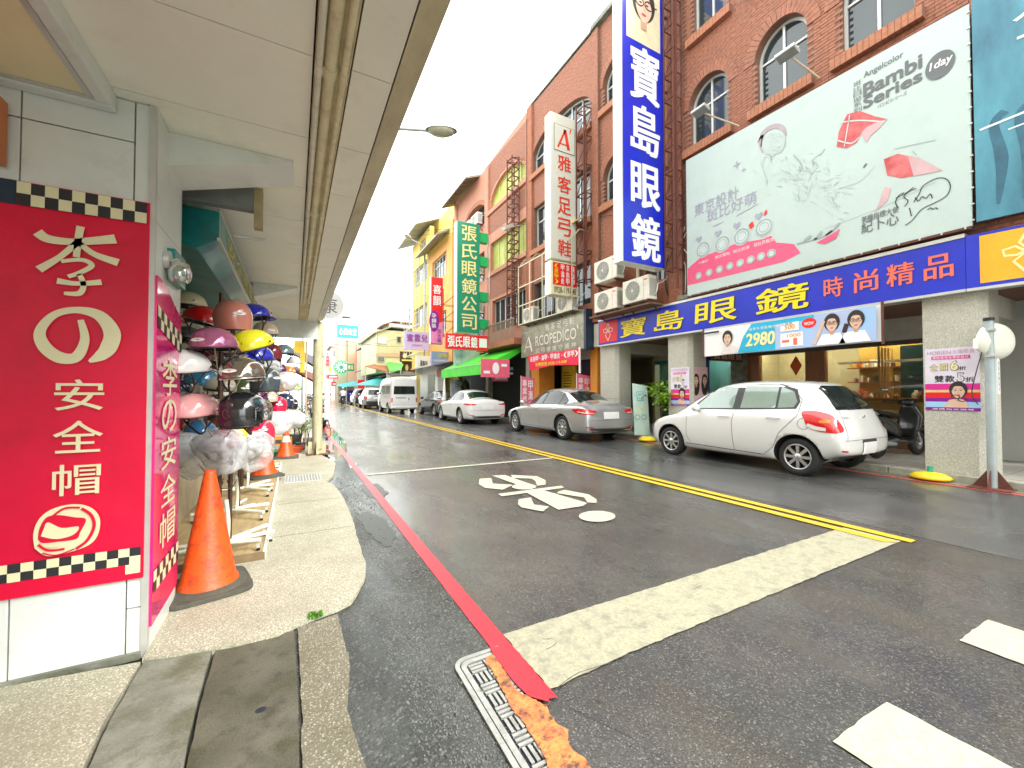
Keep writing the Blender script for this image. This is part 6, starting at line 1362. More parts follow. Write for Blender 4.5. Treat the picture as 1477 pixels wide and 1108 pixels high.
boxsign('pink_tall_sign', 'pale pink tall sign with a yellow base far down the street', (467, 507, 478, 535), y=70, m=mat('sign_palepink', (.75, .45, .45), .5), txt=[('#', 0, 0, 1, .2, yellowp, 0), ('|牛肉麵館', .3, .25, .7, .95, redp, .02)])
boxsign('green_pharmacy_sign', 'dark green box sign with a white symbol far down the street', (496, 525, 511, 535), y=50, m=grn, txt=[('#', .02, .1, .3, .9, white_print, 0), ('藥局', .38, .2, .9, .8, goldc, .03)])
for i, (c, m_, n_, lb) in enumerate([((466,530,474,541), 'sign_palepink', 'shop_sign', 'faded pink sign behind the far posts'), ((472,541,489,546), 'sign_red', 'shop_sign', 'low red sign with white writing far away'), ((478,551,492,557), 'sign_red', 'shop_sign', 'small red sign just above the far scooters'), ((500,538,510,548), 'sign_lilac', 'shop_sign', 'pale lilac sign under the green pharmacy sign'), ((504,549,514,556), 'sign_blue', 'shop_sign', 'small blue sign between the teal awnings')]):
    boxsign(n_, lb, c, y=60+i*3, m=MATS[m_], txt=[('#', .15, .3, .85, .7, white_print, 0)])
# round green starburst
c_ = PY(492, 530, 55); t = thing('starburst_sign', 'round green starburst sign far down the street', 'sign', c_); P = Panel((c_.x, c_.y-.05, c_.z), (1,0,0), step=.02)
pg = mat('burst_green', (.15, .62, .25), .4); R0 = 1.05
P.poly([(R0*(1 if k % 2 else .78)*math.cos(k*math.pi/14), R0*(1 if k % 2 else .78)*math.sin(k*math.pi/14)) for k in range(28)], pg, 1); P.ell(0, 0, .72, .72, grn, 2)
for k in range(12): P.stroke([(.2*math.cos(k*math.pi/6), .2*math.sin(k*math.pi/6)), (.66*math.cos(k*math.pi/6), .66*math.sin(k*math.pi/6))], [.04, .16], white_print, 3, 0)
P.build('burst', t); q = MB(); q.cyl((c_.x, c_.y, c_.z), (c_.x, c_.y+.15, c_.z), .7, n=20); q.build('light_box', alu, t)
# pillar posters
def poster(name, label, x, y0, y1, z0, z1, top):
    t = thing(name, label, 'poster', (x, y0, z0)); P = Panel((x, max(y0, y1), 0), (0,-1,0)); w = abs(y1-y0); P.rect(0, z0, w, z1, mat('poster_lilacwhite', (.76, .70, .80), .4), 1); H = z1-z0
    v = lambda f: z0+H*f
    P.text('HORIEN', w*.05, v(.90), w*.5, v(.96), mat('poster_greypink', (.55, .35, .50), .4), 2, .01); P.row('太陽眼鏡', w*.52, w*.92, v(.90), v(.97), mat('poster_greypink', (.55, .35, .50), .4), 2, .01)
    P.rect(w*.13, v(.82), w*.84, v(.875), mat('magenta_band', (.72, .03, .30), .4), 2); P.row('購眼鏡框免費配鏡片', w*.15, w*.82, v(.828), v(.868), white_print, 3, .01)
    P.row('全面', w*.08, w*.46, v(.64), v(.75), black_print, 2, .04); P.row('全面', w*.085, w*.455, v(.645), v(.745), mat('pale_yellow', (.9, .8, .35), .4), 3, .0); P.text('6', w*.49, v(.64), w*.62, v(.79), mat('pale_yellow', (.9, .8, .35), .4), 3, .02); P.text('6', w*.485, v(.635), w*.63, v(.795), black_print, 2, .06); P.text('折', w*.64, v(.64), w*.77, v(.70), black_print, 2, .03)
    P.row('雙款', w*.17, w*.57, v(.455), v(.56), black_print, 2, .04); P.text('5', w*.60, v(.46), w*.73, v(.60), black_print, 2, .05); P.text('5', w*.61, v(.465), w*.72, v(.59), white_print, 3, .0); P.text('折', w*.75, v(.455), w*.9, v(.53), black_print, 2, .03)
    mg = mat('magenta_band', (.72, .03, .30), .4)
    for f0, f1, m_ in ((0, .05, mat('sign_purple', (.25, .01, .30), .4)), (.05, .14, mat('band_blue', (.35, .6, .85), .4)), (.14, .20, mat('sign_purple', (.25, .01, .30), .4)), (.20, .29, redp), (.29, .33, mat('band_gold', (.8, .55, .25), .4)), (.33, .43, mg)): P.rect(0, v(f0), w, v(f1), m_, 2)
    face(P, w*.62, v(.31), H*.13, 4); P.poly([(w*.34, v(.05)), (w*.8, v(.05)), (w*.75, v(.16)), (w*.62, v(.2)), (w*.45, v(.17))], sk, 4); P.ring(w*.57, v(.22), w*.08, H*.035, w*.015, black_print, 6); P.ring(w*.69, v(.18), w*.08, H*.035, w*.015, black_print, 6); P.rect(w*.58, v(.245), w*.66, v(.255), redp, 7); P.row('選購指定鏡框', w*.12, w*.9, v(.01), v(.035), white_print, 4, .01)
    P.build('print', t); return t
poster('pillar_poster', 'lilac and magenta eyewear discount poster on the nearest speckled column', 8.576, 2.50, 1.93, 1.05, 1.98, 0)
poster('pillar_poster', 'discount poster with striped bottom on the second speckled column behind the hatchback', 8.576, 7.30, 6.74, .98, 1.95, 0)
t = thing('portrait_poster', 'pink poster of two dark haired women on the near side of the second column', 'poster', (8.9, 6.69, 1.2)); P = Panel((8.70, 6.695, 0), (1,0,0)); P.rect(0, .9, .5, 1.95, mat('poster_pink', (.80, .52, .55), .4), 1)
for u in (.06, .38): P.ell(u, 1.5, .13, .26, hr, 1.5); face(P, u, 1.62, .14, 2); P.stroke([(u, 1.6), (u-.04, 1.4), (u+.02, 1.25)], [.1, .09, .04], hr, 2)
P.b.v = [(min(max(v[0], 8.70), 9.2), v[1], v[2]) for v in P.b.v]; P.build('print', t)
boxsign('dark_hanging_sign', 'dark hanging sign with pale characters below the price banner', (1025, 511, 1071, 520), y=6.9, m=mat('sign_maroon', (.07, .01, .015), .5), d=.06, txt=[('寶島眼鏡', .05, .2, .95, .9, mat('skin_print', (.72,.48,.36), .5), .01)])
t = thing('shop_banner_stand', 'dark blue and red upright banner inside the arcade behind the second column', 'banner', (9.9, 6.8, .13)); q = MB(); q.box((9.25, 7.0, .2), (9.7, 7.03, 2.3)); q.build('board', mat('banner_navy', (.02, .02, .25), .4), t); P = Panel((9.25, 7.0, 0), (1,0,0)); P.rect(0, 1.6, .25, 2.2, redp, 1); P.text('P', .05, 1.9, .2, 2.1, white_print, 2); P.build('print', t)

# air conditioners
def make_ac(label, loc, W_=.80, H_=.58, D_=.30, m=None):
    """outdoor unit facing the street (-x); loc = near lower street-side corner"""
    t = thing('air_conditioner', label, 'air conditioner', loc, 0, 'outdoor air conditioner units on the brick facade'); X, Y, Z = loc
    q = MB(); q.box((X, Y, Z), (X+D_, Y+W_, Z+H_)); q.build('casing', ac_white, t, bevel=.02)
    cy = Y+W_*.60; cz = Z+H_*.5; r = H_*.40
    q = MB(); q.lathe([(.001, 0), (r, 0), (r, .006), (.001, .006)], 28, ac_dark, Matrix.Translation((X-.001, cy, cz))@Matrix.Rotation(-math.pi/2, 4, 'Y'), False); q.build('fan_recess', None, t)
    q = MB()
    for k in range(7): rr_ = r*(k+1)/7; q.tube([(X-.012, cy+rr_*math.cos(u), cz+rr_*math.sin(u)) for u in (i*2*math.pi/24 for i in range(25))], .0035, 4)
    for k in range(12): a = k*math.pi/6; q.bar((X-.012, cy+.03*math.cos(a), cz+.03*math.sin(a)), (X-.012, cy+r*math.cos(a), cz+r*math.sin(a)), .004)
    q.cyl((X-.016, cy, cz), (X-.006, cy, cz), .035, n=14); stuff(q.build('fan_grille', ac_white, t))
    q = MB(); q.box((X-.004, Y+W_*.18, Z+.03), (X-.001, Y+W_*.185, Z+H_-.03)); q.box((X-.005, Y+.05, Z+H_*.80), (X-.001, Y+.16, Z+H_*.85), redbr); q.build('seam', ac_dark if False else None, t)
    q = MB()
    for k in range(10): q.box((X+.03+k*.025, Y-.004, Z+.08), (X+.042+k*.025, Y-.001, Z+H_-.1))
    q.build('side_louvre', ac_dark, t)
    for yy in (Y+.08, Y+W_-.08): q = MB(); q.bar((X-.02, yy, Z-.03), (XF, yy, Z-.03), .04); q.bar((X+.02, yy, Z-.03), (XF, yy, Z-.35), .03); q.build('wall_bracket', steel_rust, t)
    q = MB(); q.tube(smoothpts([(X+.2, Y-.0, Z+.12), (X+.2, Y-.08, Z+.2), (X+.25, Y-.08, Z+.4), (X+.4, Y-.05, Z+.45), (XF, Y-.05, Z+.6)]), .014, 6); q.build('hose', white_panel, t)
    return t
make_ac('upper air conditioner on the left below the blue vertical sign', (8.02, 8.68, 4.60), .98, .66)
make_ac('lower left air conditioner standing on the ledge over the red logo', (8.02, 8.68, 3.72), .98, .60)
make_ac('lower right air conditioner nearest the pale billboard', (8.02, 7.50, 3.74), .95, .64)
make_ac('large air conditioner behind the small phone number light box', (8.1, 10.95, 4.10), .85, .62)
make_ac('small air conditioner in the cage over the grey metal fascia', (8.1, 13.4, 4.10), .75, .58)
make_ac('pale air conditioner high in the pink arch next to the yellow house', (8.3, 19.3, 10.15), .9, .6)
make_ac('second air conditioner beside the first in the pink arch', (8.3, 20.4, 10.15), .9, .6)
make_ac('air conditioner on the wall behind the green side panels', (8.25, 19.0, 7.4), .8, .6)
make_ac('lowest air conditioner behind the green vertical sign', (8.25, 19.0, 5.4), .8, .6)
q = MB(); q.box((7.98, 7.4, 3.59), (XF, 9.85, 3.635)); tag(q.build('unit_shelf', mat('ledge_rust', (.16, .09, .06), .8, var=.4)), 'rusty ledge carrying the two lower air conditioners', 'ledge')
# cables on the wall
for k in range(9):
    y = rs.uniform(6.7, 8.6); pts = [(XF-.03, y, 3.7+rs.random()*.3)]
    for j in range(4): pts.append((XF-.04-rs.random()*.05, y+rs.uniform(-.25, .25), 4.0+j*.45+rs.random()*.2))
    q = MB(); q.tube(smoothpts(pts, 5), .012 if k % 3 else .02, 6); tag(q.build('wall_cable', [black, steel_rust, white_panel][k % 3]), ['black', 'rusty', 'white'][k % 3]+' wall cable under the blue sign, '+od[k//3]+' of that colour', 'cable', 'service cables on the brick wall')
# floodlights on arms over the billboard
for (ax, ay, hx_, hy_, lb) in ((1066, 182, 1010, 160, 'left floodlight on an arm above the pale billboard'), (1182, 113, 1135, 78, 'right floodlight on an arm above the pale billboard')):
    t = thing('floodlight', lb, 'floodlight', (8.0, 6, 7)); b0 = PX(ax, ay, 8.5); h0 = PX(hx_, hy_, 7.9)
    q = MB(); q.tube([b0, (h0.x+.1, h0.y-.02, h0.z-.03), h0], .017, 8); q.build('arm', MATS['pipe_tan'], t)
    q = MB(); rt = Matrix.Rotation(R_(18), 3, 'Y'); q.obox(h0, (.20, .34, .06), rt); 
    for k in range(6): q.obox(h0+Vector((-.08+k*.032, 0, .04)), (.008, .32, .04), rt)
    q.build('lamp_head', alu, t); q = MB(); q.obox(h0-Vector((0, 0, .034)), (.17, .31, .006), rt); q.build('lens', ac_dark, t)
# floodlights farther down the wall
for px_c, y_, lb in (((632+10, 0), 15.2, 'pale floodlight hung beside the green shutters'),):
    t = thing('floodlight', lb, 'floodlight', (7.9, y_, 8.3)); h0 = Vector((7.95, y_, 8.35)); q = MB(); q.obox(h0, (.45, .3, .14), Matrix.Rotation(R_(-25), 3, 'Y')); q.build('lamp_head', alu, t); q = MB(); q.bar(h0, (XF, y_, 8.6), .03); q.build('arm', alu, t)
# ================================================================ CARS
def carpaint(name, col, metal=.0): return mat('paint_'+name, col, .16 if not metal else .25, metal, var=.02, coat=1.0, spec=.5)
glass_car = mat('car_glass', (.015, .022, .02), .05, var=.3, vs=1, spec=.45, coat=0); glass_pale = mat('car_glass_pale', (.17, .25, .21), .04, var=.25, vs=1.2, spec=1.0, coat=1)
tail_r = mat('tail_light_red', (.62, .01, .015), .1, var=.15, vs=15, coat=1); tail_w = mat('tail_light_clear', (.72, .68, .64), .08, var=.15, vs=15, coat=1); amber = mat('tail_amber', (.75, .22, .02), .1)
seam_m = mat('panel_gap', (.05, .05, .05), .7, var=0); trim_d = mat('car_trim_dark', (.03, .03, .032), .45, var=.1); rim_m = mat('alloy', (.56, .57, .58), .25, .75, var=.05); well = mat('wheel_well', (.012, .012, .012), .9, var=0)
plate_m = mat('number_plate', (.80, .80, .78), .5, var=.0)
def car(name, label, cat, loc, rz, stations, paint, L, W, axles, wr, wt_, deco, spokes=7, twin=True, group=None, detail=True, crown=.02):
    t = thing(name, label, cat, loc, rz, group)
    sec = []
    for (y, w, z0, zb, wt, zt) in stations:
        h = zb-z0; z7 = max(zb+.03, zt-.09); z8 = max(z7+.008, zt-.03)
        half = [(0, z0), (w*.80, z0), (w*.955, z0+.05), (w*.992, z0+h*.40), (w*1.0, z0+h*.62), (w*.985, z0+h*.86), (w*.955, zb), (wt+(w*.955-wt)*.82, zb+(z7-zb)*.10), (wt+(w*.955-wt)*.40, zb+(z7-zb)*.55), (wt, z7), (wt*.86, z8), (wt*.45, zt+crown*.5), (0, max(zt, z8+.004)+crown)]
        full = half+[(-x, z) for x, z in reversed(half[1:-1])]
        sec.append([(x, y, z) for x, z in full])
    n = len(sec[0]); vs = [p for s in sec for p in s]; fs = [(i*n+k, i*n+(k+1)%n, (i+1)*n+(k+1)%n, (i+1)*n+k) for i in range(len(sec)-1) for k in range(n)]
    fs += [tuple(range(n-1, -1, -1)), tuple(range((len(sec)-1)*n, len(sec)*n))]
    me = bpy.data.meshes.new('body'); me.from_pydata(vs, [], fs); me.materials.append(paint); me.materials.append(well)
    bm = bmesh.new(); bm.from_mesh(me); bmesh.ops.recalc_face_normals(bm, faces=bm.faces); bm.to_mesh(me); bm.free()
    body = bpy.data.objects.new('body', me); COL.objects.link(body)
    sb = body.modifiers.new('s', 'SUBSURF'); sb.levels = 2; sb.render_levels = 2
    mesh_of(body); me = body.data
    for p in me.polygons: p.use_smooth = True
    bvh = BVHTree.FromPolygons([v.co for v in me.vertices], [tuple(p.vertices) for p in me.polygons])
    # wheel wells
    q = MB()
    for ya in axles:
        for s_ in (-1, 1): q.cyl((s_*(W/2-.26), ya, wr+.01), (s_*(W/2+.2), ya, wr+.01), wr+.05, n=36, m=well)
    cut = q.build('cut', None); cut.data.materials.clear(); cut.data.materials.append(paint); cut.data.materials.append(well)
    for p in cut.data.polygons: p.material_index = 1
    bo = body.modifiers.new('b', 'BOOLEAN'); bo.operation = 'DIFFERENCE'; bo.object = cut; bo.solver = 'EXACT'
    mesh_of(body); bpy.data.objects.remove(cut); me = body.data
    body.name = 'body'; body.parent = t
    def wrap(nm, poly, axis, m, off=.004, side=1, parent=None, step=.07, thick=0.0, world=False):
        """poly in plane coords: axis 'x' -> (y,z) projected sideways, 'y-' -> (x,z) projected onto the rear, 'y+' front, 'z' -> (x,y) from above"""
        bm = bmesh.new(); vv = [bm.verts.new((u, v, 0)) for u, v in poly]; f = bm.faces.new(vv)
        us = [p[0] for p in poly]; vs2 = [p[1] for p in poly]
        u = math.floor(min(us)/step)*step
        while u < max(us):
            bmesh.ops.bisect_plane(bm, geom=bm.verts[:]+bm.edges[:]+bm.faces[:], plane_co=(u, 0, 0), plane_no=(1, 0, 0)); u += step
        v = math.floor(min(vs2)/step)*step
        while v < max(vs2):
            bmesh.ops.bisect_plane(bm, geom=bm.verts[:]+bm.edges[:]+bm.faces[:], plane_co=(0, v, 0), plane_no=(0, 1, 0)); v += step
        vs3 = []; 
        for p in bm.verts:
            a, b_ = p.co.x, p.co.y
            if axis == 'x': o_ = Vector((side*3, a, b_)); d = Vector((-side, 0, 0))
            elif axis == 'y-': o_ = Vector((a, -3, b_)); d = Vector((0, 1, 0))
            elif axis == 'y+': o_ = Vector((a, L+3, b_)); d = Vector((0, -1, 0))
            elif axis == 'd':
                d = Vector((-side*.78, .626, 0)); o_ = Vector((side*W/2, .08, b_))+Vector((side*.626, .78, 0))*a-d*2
            else: o_ = Vector((a, b_, 4)); d = Vector((0, 0, -1))
            hit = bvh.ray_cast(o_, d)
            if hit[0] is None: 
                h2 = bvh.find_nearest(o_+d*(2.5 if axis == 'x' else 3)); hit = (h2[0], h2[1])
            nn = hit[1] if hit[1].dot(d) < 0 else -hit[1]
            vs3.append(hit[0]+nn*off)
        bm.verts.index_update(); fs3 = [tuple(v.index for v in f.verts) for f in bm.faces]; bm.free()
        q = MB(); q.add(vs3, fs3, m, True); o = q.build(nm, None, parent or t, world=False); return o
    def seam(pts, side=1, w=.007, m=None, nm='panel_gap', off=.0035):
        pts = [Vector((*p, 0)) for p in pts]; P_ = []
        for a, b_ in zip(pts[:-1], pts[1:]):
            k = max(1, int((b_-a).length/.06)); P_ += [a+(b_-a)*i/k for i in range(k)]
        P_.append(pts[-1]); vs4 = []
        for i, p in enumerate(P_):
            d = (P_[min(i+1, len(P_)-1)]-P_[max(i-1, 0)]).normalized(); qn = Vector((-d.y, d.x, 0))*w/2
            for s_ in (1, -1):
                r = p+qn*s_; hit = bvh.ray_cast(Vector((side*3, r.x, r.y)), Vector((-side, 0, 0)))
                if hit[0] is None: hit = bvh.find_nearest(Vector((side*W/2, r.x, r.y)))
                vs4.append(hit[0]+Vector((side*off, 0, 0)))
        q = MB(); q.add(vs4, [(2*i, 2*i+1, 2*i+3, 2*i+2) for i in range(len(P_)-1)], m or seam_m, True); return q.build(nm, None, t, world=False)
    # wheels
    for ya in axles:
        for s_ in (-1, 1):
            Mx = Matrix.Translation((s_*(W/2-.035), ya, wr))@Matrix.Rotation(s_*math.pi/2, 4, 'Y')
            rr_ = wr*.68; q = MB(); q.lathe([(rr_, -wt_+.02), (wr*.93, -wt_), (wr, -wt_+.03), (wr, -.03), (wr*.94, -.004), (rr_*1.06, .004), (rr_, -.01), (rr_, -wt_+.02)], 40, rubber, Mx); wh = q.build('wheel', None, t, world=False)
            q = MB(); q.lathe([(rr_, 0.0), (rr_*.96, .004), (rr_*.90, -.012), (rr_*.88, -.10), (.001, -.10)], 32, trim_d, Mx); q.lathe([(rr_, .002), (rr_*.97, .007), (rr_*.90, -.004), (rr_*.90, -.03)], 32, rim_m, Mx); q.lathe([(rr_*.28, -.02), (rr_*.24, .0), (.001, .004)], 20, rim_m, Mx)
            for k in range(spokes):
                for da in ((-.13, .13) if twin else (0,)):
                    a = 2*math.pi*k/spokes; a1 = a+da; ww = rr_*(.075 if twin else .115)
                    c1 = Vector((math.cos(a)*rr_*.18, math.sin(a)*rr_*.18)); c2 = Vector((math.cos(a1)*rr_*.93, math.sin(a1)*rr_*.93)); nn = Vector((-(c2-c1).y, (c2-c1).x)).normalized()*ww
                    v8 = [Mx@Vector((*p, z)) for z in (-.04, -.006) for p in (c1-nn*.9, c2-nn, c2+nn, c1+nn*.9)]
                    q.add(v8, [(0,3,2,1),(4,5,6,7),(0,1,5,4),(1,2,6,5),(2,3,7,6),(3,0,4,7)], rim_m)
            q.build('rim', None, wh, world=False)
    q = MB(); q.box((-W/2+.42, .9, .18), (W/2-.42, L-.6, .30)); q.build('underbody', well, t, world=False)
    deco(t, wrap, seam, bvh); return t
def smo(pts): q_ = smoothpts([(*p, 0) for p in pts+[pts[0]]], 3); return [(a.x, a.y) for a in q_[:-1]]
def arc_pts(c, r, a0, a1, n=10): return [(c[0]+r*math.cos(a0+(a1-a0)*k/n), c[1]+r*math.sin(a0+(a1-a0)*k/n)) for k in range(n+1)]
def mirror(t, W, y, z, paint):
    for s_ in (-1, 1):
        q = MB(); q.lathe([(.001, -.055), (.05, -.05), (.075, -.02), (.08, .02), (.06, .055), (.001, .065)], 16, paint, Matrix.Translation((s_*(W/2+.06), y, z))@Matrix.Rotation(math.pi/2, 4, 'X'), True, 1.3, 1.0)
        q.box((s_*(W/2-.06), y-.02, z-.06), (s_*(W/2+.02), y+.03, z-.03), trim_d); o = q.build('wing_mirror', None, t, world=False)
# --- white hatchback
hs_ = [(0.0, .60, .42, .60, .50, .64), (.03, .74, .37, .68, .56, .74), (.08, .80, .35, .76, .62, .92), (.16, .825, .33, .86, .64, 1.10), (.28, .835, .28, .93, .63, 1.28), (.42, .840, .19, .955, .615, 1.42), (.55, .842, .18, .965, .60, 1.475), (.9, .845, .17, .965, .60, 1.515), (1.5, .8475, .17, .95, .60, 1.53), (2.0, .8475, .17, .93, .60, 1.50), (2.35, .8475, .17, .91, .61, 1.38), (2.70, .845, .17, .885, .63, 1.17), (2.98, .84, .18, .86, .66, .98), (3.25, .83, .18, .80, .66, .88), (3.50, .79, .19, .72, .60, .79), (3.66, .70, .21, .62, .50, .68), (3.74, .55, .25, .52, .40, .56)]
def hatch_deco(t, wrap, seam, bvh):
    for s_ in (-1, 1):
        wrap('side_window', [(2.56, 1.0), (1.72, 1.035), (1.70, 1.41), (1.98, 1.42), (2.25, 1.30)], 'x', glass_pale, side=s_)
        wrap('side_window', [(1.58, 1.04), (.98, 1.06), (.99, 1.42), (1.56, 1.435)], 'x', glass_pale, side=s_); wrap('quarter_window', [(.94, 1.062), (.70, 1.08), (.66, 1.17), (.74, 1.33), (.95, 1.415)], 'x', glass_pale, side=s_)
        wrap('window_trim', [(2.60, .985), (2.62, 1.03), (2.24, 1.34), (1.98, 1.45), (1.55, 1.465), (.95, 1.45), (.70, 1.37), (.62, 1.17), (.66, 1.055), (1.6, 1.01)], 'x', trim_d, off=.002, side=s_)
        wrap('tail_light', smo([(-.06, .90), (.03, .985), (.20, 1.03), (.34, 1.01), (.33, .90), (.30, .80), (.20, .735), (.02, .715), (-.10, .735), (-.11, .80)]), 'd', tail_r, off=.009, side=s_, step=.035); wrap('tail_light_lens', [(.10, .735), (.22, .745), (.31, .80), (.29, .84), (.20, .80), (.10, .785)], 'd', tail_w, off=.013, side=s_, step=.035); wrap('tail_light_core', smo([(.04, .89), (.11, .905), (.17, .88), (.15, .855), (.06, .855)]), 'd', amber, off=.013, side=s_, step=.035)
        wrap('headlight', [(3.25, .80), (3.55, .74), (3.62, .62), (3.42, .62)], 'x', tail_w, off=.006, side=s_)
        seam([(2.62, 1.0), (2.66, .9), (2.66, .45), (2.55, .30), (1.72, .28)], s_); seam([(1.66, 1.44), (1.66, 1.0), (1.70, .8), (1.66, .28)], s_); seam([(1.66, .28), (1.15, .27), (.98, .42), (.88, .66), (.62, .95), (.60, 1.2), (.78, 1.42), (1.0, 1.46)], s_); seam([(2.7, .3), (1.2, .27)], s_, .012, trim_d)
        if s_ == -1: seam(arc_pts((.52, .83), .085, 0, 2*math.pi, 24), s_, .006, nm='fuel_flap')
        for y, z in ((1.86, .88), (.98, .90)):
            h = bvh.ray_cast(Vector((s_*3, y, z)), Vector((-s_, 0, 0)))[0]; q = MB(); q.tube(smoothpts([(h.x, y+.10, z), (h.x+s_*.028, y+.07, z+.004), (h.x+s_*.028, y-.07, z+.004), (h.x, y-.10, z)], 4), .011, 8); q.build('door_handle', MATS['paint_white'], t, world=False)
        seam([(.06, .66), (.20, .60), (.42, .60)], s_, .01, MATS['paint_white'], 'bumper_line')
    wrap('rear_window', [(-.60, 1.05), (.60, 1.05), (.60, 1.12), (.53, 1.38), (.4, 1.425), (-.4, 1.425), (-.53, 1.38), (-.60, 1.12)], 'y-', glass_car)
    wrap('tail_gap', [(-.70, .60), (.70, .60), (.70, .606), (-.70, .606)], 'y-', seam_m, .003)
    for s_ in (-1, 1):
        wrap('tail_gap', [(s_*.56, 1.06), (s_*.567, 1.06), (s_*.62, .70), (s_*.66, .606), (s_*.653, .606), (s_*.612, .70)], 'y-', seam_m, .003)
    wrap('number_plate', [(-.21, .385), (.21, .385), (.21, .56), (-.21, .56)], 'y-', plate_m, .014); wrap('plate_recess', [(-.24, .55), (.24, .55), (.22, .60), (-.22, .60)], 'y-', seam_m, .004)
    q = MB(); q.lathe([(.036, 0), (.043, .004), (.043, .010), (.036, .012)], 20, chrome, Matrix.Translation((0, .085, .93))@Matrix.Rotation(math.pi/2, 4, 'X')@Matrix.Rotation(R_(25), 4, 'X')); q.tube([(-.03, .07, .935), (.03, .07, .935)], .004, 6, chrome); q.build('badge', None, t, world=False)
    wrap('model_badge', [(-.60+.04, .925), (-.42, .925), (-.42, .945), (-.56, .945)], 'y-', alu, .006)
    q = MB(); q.tube([(-.30, .19, 1.07), (.1, .17, 1.11), (.28, .18, 1.10)], .008, 6); q.cyl((-.30, .22, 1.06), (-.30, .13, 1.07), .022, n=10); q.build('rear_wiper', black, t, world=False)
    pass
    wrap('rear_reflector', [(-.74, .44), (-.64, .43), (-.64, .455), (-.74, .465)], 'y-', tail_r, .006)
    wrap('windscreen', [(-.58, 2.15), (.58, 2.15), (.64, 2.88), (-.64, 2.88)], 'z', glass_car)
    mirror(t, 1.62, 2.42, 1.02, MATS['paint_white'])
wp = carpaint('white', (.74, .74, .72)); carpaint('white2', (.76, .77, .76)); sv = carpaint('silver', (.46, .47, .47), .55)
car('white_hatchback', 'white five door hatchback parked half on the kerb in front of the eyewear shop', 'car', (7.83, 2.92, 0), R_(0), hs_, wp, 3.74, 1.66, (.63, 3.08), .298, .19, hatch_deco, 8, False)
